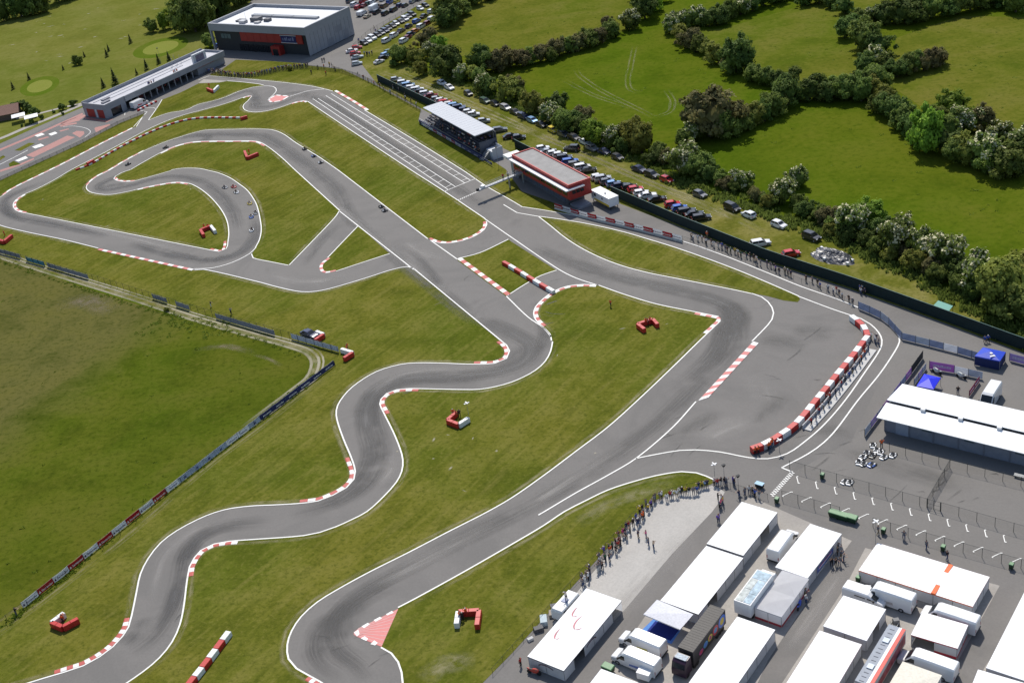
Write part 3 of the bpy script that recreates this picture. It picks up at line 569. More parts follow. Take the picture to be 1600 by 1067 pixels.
for i in range(6):
    a_, b2 = Q[i], Q[(i + 1) % 6]; L = (b2 - a_).length; nb = max(1, int(L / 3))
    for k in range(nb): put('white_block', ribbon_mesh('white_block', [a_.lerp(b2, (k + .1) / nb) - Q[0], a_.lerp(b2, (k + .75) / nb) - Q[0]], .8, .10, WHITE2), et)

# ================================================================== barriers
PR = M((.50, .03, .025), .45, var=.2); PW = M((.78, .78, .76), .45, var=.12); PDK = M((.02, .02, .022), .7)
def block_mesh(L, W, H, mat):
    mb = MB(); c = .06
    mb.hexa([(-L / 2, -W / 2, .02), (L / 2, -W / 2, .02), (L / 2, W / 2, .02), (-L / 2, W / 2, .02), (-L / 2, -W / 2, H - c), (L / 2, -W / 2, H - c), (L / 2, W / 2, H - c), (-L / 2, W / 2, H - c)])
    mb.hexa([(-L / 2, -W / 2, H - c), (L / 2, -W / 2, H - c), (L / 2, W / 2, H - c), (-L / 2, W / 2, H - c), (-L / 2 + c, -W / 2 + c, H), (L / 2 - c, -W / 2 + c, H), (L / 2 - c, W / 2 - c, H), (-L / 2 + c, W / 2 - c, H)])
    mb.box(-L / 2 + .15, L / 2 - .15, -W / 2 - .012, -W / 2, .25, .32); mb.box(-L / 2 + .15, L / 2 - .15, W / 2, W / 2 + .012, .25, .32)
    mb.box(-.08, .08, -W / 2 - .02, -W / 2 - .012, .3, .5, 0)
    return mb.mesh('barrier_block', mat)
def barrier_row(pts, n, W, H, first, label, sm=True, lastred=False):
    P = gl(pts); P = smooth(P, .6) if sm else P; L = plen(P); e = empty('barrier_row', (P[0].x, P[0].y, .05), 0, label, 'barrier', 'red and white plastic barrier rows')
    bl = L / n; ms = [block_mesh(bl * .97, W, H, x) for x in (PR, PW)]
    for k in range(n):
        a, _ = at_len(P, bl * k); b, _ = at_len(P, bl * (k + 1)); c = (a + b) / 2 - P[0]; d = b - a
        o = put('barrier_block', ms[(k + first) % 2], e); o.location = (c.x, c.y, 0); o.rotation_euler = (0, random.uniform(-.01, .01), math.atan2(d.y, d.x) + random.uniform(-.02, .02))
    return e
barrier_row(t('a0', 475, 1068, 570, 1030, 700, 955, 830, 885, 1000, 806, 1150, 758, 1270, 742, 1500, 742), 46, .6, .55, 0, 'long curved barrier of small alternating blocks in the upper left infield')
barrier_row(q(787, 413, 801, 421, 815, 429.5, 829, 438, 843, 446.5, 866, 459.5), 8, .95, .95, 0, 'straight red and white barrier across the central grass island', sm=False)
barrier_row(t('a3', 1438, 768, 1380, 845, 1325, 920, 1268, 995, 1200, 1080, 1130, 1170), 7, 1.1, 1.0, 1, 'straight barrier of long blocks on the bottom left grass', sm=False)
barrier_row(q(1330, 500, 1338, 506, 1346, 512, 1353, 523, 1356, 531, 1351, 538, 1343, 548, 1330, 565, 1310, 589, 1290, 614, 1270, 638, 1252, 660, 1236, 675, 1216, 688, 1198, 699, 1174, 708), 24, 1.2, 1.25, 1, 'long bent red and white barrier between run-off and pit lane')
barrier_row(t('a0', 862, 698, 920, 668, 980, 640), 9, .7, .7, 0, 'short striped barrier in front of the white van at the pits', sm=False)

# ================================================================== marshal posts (U of barrier blocks, open at one side)
FABR = M((.10, .10, .11), .8)
POSTS = ((q(713, 643.6, 699, 656, 716.5, 662.7, 732, 652.6), 'RRW', 'red and white marshal post beside the signal lamp in the central grass'), (q(1027.5, 507, 1020, 498.5, 996, 506, 1007, 514.5), 'RRR', 'all red marshal post near the walking marshal'),
         (q(713, 975, 716, 955, 748.5, 953, 745, 977), 'WRR', 'marshal post in the bottom grass next to the red painted triangle'), (q(122, 966, 97.5, 979, 80, 972, 100, 957), 'RRW', 'marshal post in the bottom left grass corner'),
         (q(336, 361, 329, 352.5, 313, 359, 318, 367), 'WRR', 'marshal post inside the curve above the left straight'), (q(382, 236, 386, 246, 403, 239), 'RR', 'low red marshal post in the upper infield'),
         (q(323.5, 138, 333, 142, 341, 134), 'RW', 'far marshal post on grass by the pit exit'), (q(-4, 374, 6, 377, 18, 367), 'RR', 'red marshal post at the left edge of the view'),
         (q(494, 517.5, 505.5, 522, 492, 531), 'WR', 'marshal post behind the blue car at the fence'), (q(533, 545, 551, 550.5, 537, 559.5), 'WR', 'marshal post at the corner where the two fences meet'), (q(375.5, 184.5, 386, 181.5), 'R', 'red block at the far end of the curved barrier'), (q(136, 255.5, 146, 250), 'R', 'red block beside the curved barrier near the track edge'))
for pts, cols, lab in POSTS:
    P = gl(pts, 1.0); e = empty('marshal_post', (P[1].x, P[1].y, .08), 0, lab, 'marshal post', 'marshal posts')
    for (a, b), c in zip(zip(P, P[1:]), cols):
        d = b - a; L = d.length; nb = 2 if L > 2.2 else 1
        for k in range(nb):
            o = put('barrier_block', block_mesh(L / nb * .99, .85, 1.12, PR if c == 'R' else PW), e); cc = a + d * ((k + .5) / nb) - P[1]
            o.location = (cc.x, cc.y, 0); o.rotation_euler = (0, 0, math.atan2(d.y, d.x))

# ================================================================== people
SKIN = M((.45, .27, .19), .6); SHOE = M((.03, .03, .03), .6)
HAIRS = [M((.025, .018, .014), .7), M((.06, .035, .02), .7), M((.16, .11, .06), .7), M((.7, .7, .68), .7), M((.3, .3, .3), .7), M((.45, .04, .04), .7)]
def body_mesh(joints, edges, reg):
    """one continuous skinned figure; joints: name -> (x, y, z, radius)"""
    names = list(joints); me = bpy.data.meshes.new('body'); me.from_pydata([joints[k][:3] for k in names], [(names.index(a), names.index(b)) for a, b in edges], [])
    ob = bpy.data.objects.new('body_tmp', me); C.objects.link(ob); md = ob.modifiers.new('skin', 'SKIN'); md.use_smooth_shade = True
    sv = me.skin_vertices[0].data
    for i, k in enumerate(names):
        r = joints[k][3]; sv[i].radius = (r, joints[k][4] if len(joints[k]) > 4 else r); sv[i].use_root = k == 'pelvis'
    sb = ob.modifiers.new('sub', 'SUBSURF'); sb.levels = 1; sb.render_levels = 1
    dg = bpy.context.evaluated_depsgraph_get(); out = bpy.data.meshes.new_from_object(ob.evaluated_get(dg)); bpy.data.objects.remove(ob); out.name = 'person'
    out.materials.clear()
    for x in (M((.05, .06, .1), .8), M((.04, .05, .09), .8), SKIN, HAIRS[0], SHOE): out.materials.append(x)
    segs = [(Vector(joints[a][:3]), Vector(joints[b][:3]), reg.get((a, b), reg.get(b, 0))) for a, b in edges]
    hd = Vector(joints['head'][:3])
    for p in out.polygons:
        c = p.center; best = None
        for a, b, rg in segs:
            ab = b - a; s_ = max(0, min(1, (c - a).dot(ab) / max(ab.length_squared, 1e-9))); dd = (c - a - ab * s_).length
            if best is None or dd < best[0]: best = (dd, rg)
        rg = best[1]
        if rg == 2 and (c - hd).length < .2 and (c.z > hd.z + .035 or (c.y < hd.y - .05 and c.z > hd.z - .06)): rg = 3
        p.material_index = rg
    return out
REG = {'chest': 0, 'belly': 0, 'neck': 2, 'head': 2, 'crown': 2, 'lsh': 0, 'rsh': 0, 'lel': 0, 'rel': 0, 'lwr': 2, 'rwr': 2, 'lha': 2, 'rha': 2, 'lhip': 1, 'rhip': 1, 'lkn': 1, 'rkn': 1, 'lan': 1, 'ran': 1, 'lto': 4, 'rto': 4}
ED = [('pelvis', 'belly'), ('belly', 'chest'), ('chest', 'neck'), ('neck', 'head'), ('head', 'crown'), ('chest', 'lsh'), ('lsh', 'lel'), ('lel', 'lwr'), ('lwr', 'lha'), ('chest', 'rsh'), ('rsh', 'rel'), ('rel', 'rwr'), ('rwr', 'rha'), ('pelvis', 'lhip'), ('lhip', 'lkn'), ('lkn', 'lan'), ('lan', 'lto'), ('pelvis', 'rhip'), ('rhip', 'rkn'), ('rkn', 'ran'), ('ran', 'rto')]
def pose(arms, legs, lean=0.0, sit=0.0):
    z = -sit
    J = {'pelvis': (0, 0, .95 + z, .15, .12), 'belly': (0, lean * .3, 1.12 + z, .15, .11), 'chest': (0, lean * .7, 1.36 + z, .17, .12), 'neck': (0, lean, 1.50 + z, .065), 'head': (0, lean + .02, 1.62 + z, .10, .11), 'crown': (0, lean + .02, 1.72 + z, .07)}
    for s_, k in ((-1, 'l'), (1, 'r')):
        J[k + 'sh'] = (s_ * .19, lean * .75, 1.42 + z, .07)
        for nm, (x, y, zz), r in zip(('el', 'wr', 'ha'), arms[0 if s_ < 0 else 1], (.05, .042, .045)): J[k + nm] = (s_ * x, y + lean * .8, zz + z, r)
        J[k + 'hip'] = (s_ * .10, 0, .88 + z, .10)
        for nm, (x, y, zz), r in zip(('kn', 'an', 'to'), legs[0 if s_ < 0 else 1], (.07, .05, .05)): J[k + nm] = (s_ * x, y, zz, r)
    return body_mesh(J, ED, REG)
AD = ((.26, -.02, 1.15), (.27, .06, .90), (.26, .10, .80)); AF = ((.27, .12, 1.2), (.20, .38, 1.12), (.16, .46, 1.12)); AU = ((.28, .22, 1.36), (.16, .30, 1.56), (.10, .26, 1.62)); AX = ((.27, .06, 1.17), (.12, .25, 1.16), (.02, .26, 1.18)); AW = ((.26, .12, 1.16), (.25, .30, 1.0), (.24, .36, .95)); AB = ((.26, -.16, 1.18), (.25, -.12, .92), (.24, -.08, .82))
LS = ((.11, 0, .50), (.12, -.02, .08), (.13, .14, .04)); LW1 = ((.11, .2, .52), (.11, .22, .10), (.11, .36, .05)); LW2 = ((.11, -.05, .5), (.11, -.32, .14), (.11, -.24, .04)); LSIT = ((.14, .46, .46), (.14, .46, .08), (.14, .60, .04))
PERS = [pose((AD, AD), (LS, LS)), pose((AF, AF), (LS, LS), .08), pose((AU, AU), (LS, LS)), pose((AX, AX), (LS, LS)), pose((AW, AB), (LW1, LW2), .04), pose((AD, AU), (LS, LS)), pose((AX, AX), (LSIT, LSIT), .02, .45)]
SHIRT = {'black': (.012, .012, .014), 'navy': (.015, .025, .075), 'white': (.72, .72, .70), 'grey': (.18, .18, .19), 'red': (.42, .025, .02), 'blue': (.03, .09, .42), 'orange': (.75, .12, .015), 'light blue': (.30, .45, .65), 'pink': (.62, .06, .22), 'yellow': (.65, .45, .04), 'purple': (.12, .07, .38), 'green': (.03, .12, .05), 'maroon': (.2, .02, .03), 'beige': (.45, .36, .25)}
TROU = {'dark': (.015, .016, .02), 'jeans': (.04, .07, .16), 'khaki': (.25, .2, .12), 'white': (.6, .6, .58), 'orange': (.7, .11, .015), 'grey': (.12, .12, .13)}
PC = [0]
def person(P, rz, shirt, trou, label, group, ps=None, z=.06, hair=None, sc=None):
    PC[0] += 1
    o = bpy.data.objects.new('person', PERS[random.choice((0, 0, 1, 3, 5, 2)) if ps is None else ps]); C.objects.link(o); o.location = (P.x, P.y, z); o.rotation_euler = (0, 0, rz)
    k = sc or random.uniform(1.0, 1.12); o.scale = (k * 1.28, k * 1.25, k)
    for i, mm in ((0, M(SHIRT[shirt], .85, var=.25, scale=5)), (1, M(TROU[trou], .85, var=.25, scale=5)), (3, hair or random.choice(HAIRS[:3] + HAIRS[:2] + HAIRS[3:4]))):
        o.material_slots[i].link = 'OBJECT'; o.material_slots[i].material = mm
    return tag(o, label, 'person', group)
CW = ['black'] * 6 + ['navy'] * 4 + ['white'] * 5 + ['grey'] * 4 + ['red'] * 2 + ['blue'] * 2 + ['light blue', 'maroon', 'beige', 'purple', 'pink', 'green', 'yellow', 'orange']
TW = ['dark'] * 5 + ['jeans'] * 5 + ['khaki', 'grey', 'white']
def crowd(pts, n, where, group, face, jit=.35, z=.06, cols=None, ps=None, sm=True, end='left', skip=()):
    if 'signalling' in where: z = .27
    P = gl(pts); P = smooth(P, 1) if sm else P; L = plen(P)
    for k in range(n):
        if k in skip: continue
        p, d = at_len(P, L * (k + .5) / n + random.uniform(-.25, .25)); nn = Vector((-d.y, d.x, 0))
        a = math.atan2(nn.y, nn.x) + (0 if face > 0 else math.pi) - math.pi / 2 + random.uniform(-.5, .5)
        sh = random.choice(cols or CW); tr = random.choice(TW)
        person(p + nn * (random.uniform(-jit, jit)), a, sh, tr, f'{sh}-topped person, {nth(k)} from the {end} {where}', group, ps=ps, z=z)
crowd(Z8(95, 318, 200, 328, 300, 350, 430, 365, 560, 366, 700, 346, 800, 326, 900, 298, 1000, 284, 1100, 270, 1240, 262), 40, 'in the line at the far fence', 'spectators at the far fence', -1, .5)
crowd(Z8(1335, 275, 1420, 275, 1480, 250, 1520, 255, 1570, 300), 6, 'of the cluster by the hall corner', 'spectators at the far fence', -1, .9)
crowd(Z8(1390, 205, 1450, 190), 2, 'standing on the plaza by the big hall', 'spectators at the far fence', -1)
for p_, lab, c_ in ((Z8(1285, 335), 'person in dark top crouched-looking beside the yellow bush on the far grass', 'black'), (Z8(1450, 345), 'marshal in orange top alone on the far grass', 'orange'), (q(954.6, 479.5), 'marshal in orange top walking alone on the central grass', 'orange')):
    person(gl(p_)[0], 2.5, c_, 'dark', lab, 'marshals on the grass', ps=4 if 'walking' in lab else 0, z=.085)
crowd(q(556, 117.5, 570, 126, 590, 136, 605, 144, 620, 151, 640, 161, 655, 170), 11, 'at the fence before the grandstand', 'spectators on the path', 1, .5)
crowd(q(604, 134.5, 616, 141, 630, 147, 640, 155), 5, 'walking beside the upper green wall', 'spectators on the path', -1, 1, ps=4)
crowd(q(554, 70, 590, 52, 580, 45), 4, 'in the hall car park', 'people in the car park', 1, 1, ps=4)
crowd(q(569, 87, 574, 87.5, 578, 87, 583, 86), 5, 'of the group between parked cars', 'people in the car park', 1, .5)
crowd(q(1077, 372, 1090, 376, 1110, 384, 1130, 392, 1150, 399, 1170, 407, 1190, 415, 1210, 423, 1240, 434), 30, 'at the pit lane fence', 'spectators at the pit lane fence', -1, .75)
crowd(q(1256, 438, 1278, 447, 1292, 456, 1300, 459, 1308, 463, 1320, 470, 1338, 478), 10, 'at the fence beside the blue screen', 'spectators at the pit lane fence', -1, .5)
crowd(q(1340, 454, 1352, 462), 5, 'of the knot at the green wall', 'spectators at the pit lane fence', -1, .7, cols=['blue', 'navy', 'white', 'grey', 'light blue'])
crowd(q(1021, 336, 1424, 508), 2, 'walking along the long green wall', 'people on the path', 1, .1, ps=4, skip=()); crowd(q(1536, 537, 1548, 534), 2, 'walking near the blue canopy behind the screen', 'people on the path', 1, .1, ps=4, cols=['yellow', 'blue'])
crowd(t('c3', 420, 470, 500, 400, 560, 320, 640, 230, 720, 140, 790, 60) + t('c2', 880, 1020, 960, 985, 1050, 965, 1130, 950, 1240, 915), 58, 'in the paddock grass fence line', 'spectators at the paddock fence', 1, .75)
crowd(t('c2', 1255, 905, 1300, 890, 1330, 885, 1360, 890, 1395, 910), 7, 'by the paddock loudspeaker masts', 'spectators at the paddock fence', 1, .5)
crowd(t('c2', 1290, 990, 1315, 1010, 1300, 1050), 5, 'of the family on the gravel', 'people in the paddock', 1, .4); crowd(t('c2', 1415, 985, 1450, 965, 1505, 945, 1535, 970, 1570, 985), 6, 'between checkered line and first tent', 'people in the paddock', 1, .5)
crowd(t('c3', 540, 385, 665, 240, 710, 165, 760, 175, 825, 135, 865, 245, 890, 225, 918, 230), 9, 'strolling on the pale gravel yard', 'people in the paddock', -1, .3)
crowd(t('c3', 1278, 65, 1298, 62), 2, 'beside the long lane left of the tents', 'people in the paddock', 1, .1, cols=['purple', 'black'])
crowd(t('d3', 375, 345, 425, 345, 465, 325, 430, 270, 455, 240), 7, 'of the team beside the printed tent', 'team members', -1, .5, cols=['black', 'navy', 'grey', 'black'])
crowd(t('d3', 245, 580, 230, 520), 2, 'beside the motorbikes at the white tent', 'team members', -1, .1, cols=['grey', 'white'])
crowd(t('d3', 612, 118, 920, 195, 1030, 255, 1187, 330), 4, 'walking along the bay fence', 'people in the paddock', 1, .1, ps=4, cols=['black', 'white', 'navy', 'grey']); crowd(t('c3', 58, 965, 62, 960), 1, 'alone beside the logo tent', 'people in the paddock', 1, .1)
crowd(q(1176, 712, 1187, 708.5), 2, 'at the near barrier end', 'marshals at the bent barrier', 1, .1, cols=['orange']); crowd(q(1197, 704, 1210, 696), 4, 'of the orange barrier group', 'marshals at the bent barrier', 1, .3, cols=['orange'])
crowd(q(1264, 668, 1280, 651, 1305, 620, 1330, 589, 1350, 562, 1360, 549), 17, 'leaning over the signalling wall', 'team members at the signalling wall', 1, .25, cols=['navy', 'blue', 'black', 'red', 'white', 'orange', 'navy', 'grey'], ps=1, end='near end')
crowd(q(1361, 530, 1370, 536, 1369, 541), 5, 'at the bend of the barrier', 'marshals at the bent barrier', 1, .5, cols=['orange', 'white', 'navy'])
crowd(q(1376.5, 699, 1377.5, 699), 1, 'beside the parked karts', 'people in the paddock', 1, 0, cols=['orange']); crowd(q(1496.5, 616, 1498, 616), 1, 'between motorbikes and long white roof', 'people in the paddock', 1, 0, cols=['black'])
for mp, n_, lab in ((q(713, 652), 3, 'inside the marshal post beside the signal lamp'), (q(1014, 507), 3, 'inside the all red marshal post'), (q(722, 967), 3, 'inside the marshal post by the red triangle'), (q(101, 970), 2, 'inside the bottom left marshal post'), (q(324, 358), 2, 'inside the marshal post above the left straight'), (q(391, 240), 1, 'in the upper infield marshal post'), (q(329, 137), 1, 'in the far marshal post'), (q(540, 549), 2, 'in the fence corner marshal post'), (q(8, 368), 1, 'in the marshal post at the left edge')):
    c = gl(mp)[0]
    for k in range(n_):
        sh = ('orange', 'orange', 'black')[k]
        person(c + Vector((random.uniform(-.8, .8), random.uniform(-.6, .6), 0)), random.uniform(0, 6), sh, 'orange' if k == 0 else 'dark', f'{("first orange", "second orange", "black-clad")[k]} marshal {lab}', 'marshals at their posts', z=.085)
crowd(q(316, 474.5, 378, 498), 2, 'behind the field fence lane', 'people on the dirt lane', 1, .1)
crowd(t('a3', 100, 640, 105, 645), 1, 'alone on the bottom left lane', 'people on the dirt lane', 1, .1, cols=['black'])

# the remaining, smallest figures of the two far crowds, one mass each
def crowd_mass(name, places, label):
    V, F, MI = [], [], []; pal = ['black', 'navy', 'white', 'grey', 'red', 'blue']; mats = [M(SHIRT[c], .85, var=.25, scale=5) for c in pal] + [M(TROU['dark'], .85, var=.25, scale=5), SKIN, HAIRS[0], SHOE]
    rd = random.Random(3)
    for p, rz, z, ps in places:
        me = PERS[ps]; mw = Matrix.Translation((p.x, p.y, z)) @ Matrix.Rotation(rz, 4, 'Z') @ Matrix.Diagonal((1.25, 1.25, 1, 1)); b = len(V); sh = rd.choice((0, 0, 1, 2, 2, 3, 4, 5))
        V += [mw @ v.co for v in me.vertices]
        for f in me.polygons: F.append([b + i for i in f.vertices]); MI.append(sh if f.material_index == 0 else 5 + f.material_index)
    put(name, mesh(name, V, F, mats, MI, True), kind='stuff', label=label, cat='crowd')
P_ = smooth(gl(Z8(95, 318, 200, 328, 300, 350, 430, 365, 560, 366, 700, 346, 800, 326, 900, 298, 1000, 284, 1100, 270, 1240, 262)), 1); L_ = plen(P_); pl = []
for k in range(46):
    p, d = at_len(P_, L_ * (k + .5) / 46); nn = Vector((-d.y, d.x, 0)); pl.append((p + nn * random.uniform(.5, 1.8), math.atan2(nn.y, nn.x) + math.pi / 2 + random.uniform(-.4, .4), .06, random.choice((0, 1, 3))))
crowd_mass('spectator_crowd', pl, 'packed second row of far spectators behind the fence line')

# ================================================================== lettering
_tx = {}
def text_mesh(s_, size, mat, bold=True):
    k = (s_, size, mat.name)
    if k in _tx: return _tx[k]
    cu = bpy.data.curves.new('lettering', 'FONT'); cu.body = s_; cu.size = size; cu.align_x = 'CENTER'; cu.align_y = 'CENTER'; cu.resolution_u = 2; cu.offset = size * .018 if bold else 0
    ob = bpy.data.objects.new('txt', cu); C.objects.link(ob); dg = bpy.context.evaluated_depsgraph_get(); me = bpy.data.meshes.new_from_object(ob.evaluated_get(dg)); bpy.data.objects.remove(ob)
    me.name = 'lettering'; me.materials.clear(); me.materials.append(mat); _tx[k] = me; return me
def on_face(me, parent, x, z, y=-.03, name='lettering'):
    o = put(name, me, parent); o.location = (x, y, z); o.rotation_euler = (math.pi / 2, 0, 0); return o

GREYW = M((.30, .31, .34), .55, var=.08, scale=.4); GREYD = M((.055, .06, .068), .6, var=.15, scale=.4); ROOFW = M((.72, .73, .75), .6, var=.1, scale=.3); ROOFG = M((.30, .29, .28), .8, var=.15, scale=.5)
REDW = M((.34, .028, .022), .5, var=.12, scale=.5); DKGL = M((.012, .014, .018), .15, spec=.6); CHAR = M((.03, .032, .036), .7); STEEL = M((.35, .36, .38), .45, .6); WHT = M((.80, .80, .80), .5, var=.06); LITE = M((.55, .57, .6), .5, var=.08)
NAVY = M((.012, .02, .11), .5, var=.1); BLUE = M((.015, .06, .55), .5, var=.15); PURP = M((.26, .13, .36), .6, var=.15); CANV = M((.90, .90, .90), .75, var=.03, scale=.6, spec=.2); CANVG = cloth((.86, .86, .88), .5, var=.05); ORNG = M((.75, .14, .03), .6); MESHC = None

def local_box(e, name, x0, x1, y0, y1, z0, z1, mat, parent=None): return MB().box(x0, x1, y0, y1, z0, z1).build(name, mat, parent or e)

# ---------------- event hall, far left
e = empty('event_hall', (-108.8, 547.3, 0), R(-37.5), 'big grey flat-roofed hall with red panel front at the top left', 'building')
W, D, H = 56.4, 29.6, 12.2
mb = MB(); mb.box(1.0, W - .02, 1.6, D, 0, 8.9); b_ = mb.build('dark_wall', CHAR, e)
for k in range(12): local_box(e, 'wall_panel', W - .01, W + .1, k * D / 12 + .02 + .05, (k + 1) * D / 12 - .05, .3, 9.0, GREYW)
local_box(e, 'band', 0, W + .12, 0, .8, 9.0, H, GREYW); local_box(e, 'band', W - .7, W + .12, .81, D - .81, 9.0, H, GREYW); local_box(e, 'band', 0, W + .12, D - .8, D, 9.0, H, GREYW); local_box(e, 'band', 0, .8, .81, D - .81, 9.0, H, GREYW)
local_box(e, 'soffit', .82, W - .72, .82, D - .82, 8.95, 9.6, CHAR); r_ = local_box(e, 'roof', .82, W - .72, .82, D - .82, 9.62, 10.9, ROOFW)
for x0, x1 in ((12, 24), (24.3, 36), (36.3, 50)): local_box(e, 'roof_light', x0, x1, 15, 17.2, 10.9, 11.7, M((.25, .26, .28), .4), r_)
for i, (x, y, s_) in enumerate(((10, 7, 3), (14, 5, 2.4), (18, 8, 3.4), (22, 6, 2), (25, 9, 2.2))): local_box(e, 'air_unit', x, x + s_ * 1.3, y, y + s_, 10.9, 11.6 + .5 * (i % 3), STEEL if i % 2 else M((.12, .12, .13), .6), r_)
mb = MB(); mb.bar((13.5, 10, 10.9), (13.5, 10, 14.2), .07); mb.build('mast', STEEL, r_)
rp = local_box(e, 'red_panel', 17, 53, 1.2, 1.58, 4.7, 8.6, REDW)
for k in range(9): local_box(e, 'panel', 17.1 + k * 4, 20.9 + k * 4, 1.12, 1.19, 4.8, 8.5, REDW, rp)
sg = local_box(e, 'sign_screen', 41, 49.5, .95, 1.1, 5.2, 8.0, NAVY); local_box(e, 'frame', 40.7, 49.8, 1.0, 1.1, 8.0, 8.3, LITE, sg); local_box(e, 'frame', 40.7, 49.8, 1.0, 1.1, 4.9, 5.2, LITE, sg); [local_box(e, 'sign_mark', 42 + k * 1.1, 42.5 + k * 1.1 + .3 * (k % 2), .90, .94, 6.0, 6.9 + .3 * (k % 3), M((.2, .22, .36), .5), sg) for k in range(6)]
local_box(e, 'entrance_porch', 36, 41, -1.2, 1.58, 0, 3.9, REDW); local_box(e, 'door', 37, 40, -1.3, -1.21, .1, 2.8, DKGL)
for k in range(3): local_box(e, 'window', 5 + k * 2.0, 6.7 + k * 2.0, 1.45, 1.58, 5.4, 7.4, M((.1, .14, .16), .2))
for k in range(7): local_box(e, 'shop_window', 15 + k * 2.9, 17.5 + k * 2.9, 1.45, 1.58, .3, 3.2, DKGL)
mb = MB(); mb.hexa([(.1, .1, 0), (.9, .1, 0), (.9, 1, 0), (.1, 1, 0), (-.0, .1, 9), (.8, .1, 9), (.8, 1, 9), (0, 1, 9)]); mb.build('column', GREYW, e)
for y0, y1, z0, z1 in ((12, 16, .2, 3.4), (18, 22, 4.4, 7.0), (23, 26, .2, 4)): local_box(e, 'wall_door', W + .11, W + .16, y0, y1, z0, z1, M((.25, .26, .29), .5))

# ---------------- pit building
e = empty('pit_building', (-140.3, 471.6, 0), R(52.6), 'long low grey pit building with roof terrace and red end doors', 'building'); L = 65.6
local_box(e, 'wall', 0, 10, 0, 13.4, 0, 4.3, GREYD if 0 else GREYW); local_box(e, 'back_wall', 10.01, L, 5.5, 13.4, 0, 4.3, GREYW); local_box(e, 'wall', 50, L, .8, 5.49, 0, 4.3, GREYW)
for x0, x1, y0, y1 in ((0, 10, 0, .35), (10.01, L, -.3, .35), (0, L, 13.05, 13.4), (0, .35, .36, 13.04), (L - .35, L, .36, 13.04)): local_box(e, 'parapet', x0, x1, y0, y1, 4.32 if x1 < 11 else 3.3, 5.9 if y0 > 5 else 5.5, GREYW)
t_ = local_box(e, 'terrace', .36, L - .36, .36, 13.04, 4.31, 4.6, M((.50, .50, .53), .7, var=.12, scale=.3))
local_box(e, 'roof_strip', 8, 48, 6.5, 7.0, 4.61, 4.75, M((.4, .4, .43), .6), t_); local_box(e, 'roof_strip', 3, 60, 9.8, 10.3, 4.61, 4.8, M((.5, .5, .52), .6), t_)
for x0, x1, y0 in ((3, 6.5, 4), (5.5, 9, 7)): local_box(e, 'roof_hatch', x0, x1, y0, y0 + 1.6, 4.61, 5.1, M((.2, .2, .22), .5), t_)
for k in range(12): local_box(e, 'garage_bay', 10.4 + k * 3.3, 13.4 + k * 3.3, 5.35, 5.48, 0, 3.2, M((.02, .02, .025), .6) if k % 3 else M((.16, .03, .03), .6))
for k in range(13): local_box(e, 'pillar', 10.1 + k * 3.3, 10.4 + k * 3.3, .4, .7, 0, 3.3, GREYW)
for y0, y1 in ((1.5, 5.2), (7, 11.5)): local_box(e, 'red_door', -.06, -.01, y0, y1, .05, 3.3, REDW)
local_box(e, 'door_pillar', -.08, -.02, 5.6, 6.4, .05, 3.3, LITE); local_box(e, 'opening', 2.5, 7.5, -.05, -.01, 0, 3.0, DKGL); local_box(e, 'red_stripe', 50.2, 60, .70, .79, 2.8, 3.2, REDW)
sc_ = local_box(e, 'video_screen', 49.6, 56.9, 1.2, 2.2, 4.7, 8.6, M((.62, .63, .66), .5)); local_box(e, 'screen_face', 51, 55.5, 1.12, 1.19, 5.4, 8.0, M((.26, .22, .30), .4, var=.4), sc_)
mb = MB()
for k in range(5): mb.bar((44 + k * 1.4, 9 + (k % 2), 4.6), (44 + k * 1.4, 9.4, 7.4 + (k % 3)), .08)
mb.build('antenna', STEEL, e)
BLD = e
for k, (x, y) in enumerate(((24, 1.2), (24.8, 1.4), (25.6, 1.1), (27, 1.3), (38, 1.2), (38.8, 1.3), (40, 1.5))):
    p = BLD.matrix_basis @ Vector((x, y, 0)); p = Matrix.Rotation(R(52.6), 4, 'Z') @ Vector((x, y, 0)) + Vector((-140.3, 471.6, 0))
    person(p, R(-127), random.choice(CW), 'dark', f'{nth(k)} person from the left on the pit building terrace', 'people on the pit terrace', z=4.6)
for k in range(5):
    p = Matrix.Rotation(R(52.6), 4, 'Z') @ Vector((18 + k * 5.4, random.uniform(.2, 4), 0)) + Vector((-140.3, 471.6, 0))
    person(p, random.uniform(0, 6), random.choice(['white', 'grey', 'navy', 'light blue', 'red']), 'dark', f'{nth(k)} person from the left in the pit garages', 'people in the pit garages')

# ---------------- grandstand
g0 = Vector((-20.6, 409.1, 0)); ga = R(-66); GM = Matrix.Translation(g0) @ Matrix.Rotation(ga, 4, 'Z')
e = empty('grandstand', g0, ga, 'covered grandstand with pale flat roof beside the start straight', 'grandstand')
for k in range(7): local_box(e, 'seat_row', 3, 47, 1.6 + k * .85, 2.43 + k * .85, 0, 1.3 + k * .42, M((.10, .10, .12), .7) if k % 2 else M((.07, .075, .10), .7))
local_box(e, 'front_wall', 1.5, 48.5, .6, .9, 0, 1.5, NAVY); local_box(e, 'rail', 1.5, 48.5, .7, .8, 1.9, 2.0, STEEL); local_box(e, 'back_wall', 6, 46, 7.7, 7.9, 0, 6.6, M((.08, .085, .10), .6))
r_ = empty('roof', (0, 0, 0)); r_.parent = e
bpy.data.objects.remove(r_)
mb = MB(); mb.hexa([(6.6, .9, 6.75), (45.2, .9, 6.75), (45.2, 7.9, 6.95), (6.6, 7.9, 6.95), (6.6, .9, 7.0), (45.2, .9, 7.0), (45.2, 7.9, 7.2), (6.6, 7.9, 7.2)]); r_ = mb.build('roof', M((.46, .48, .52), .5, var=.05), e)
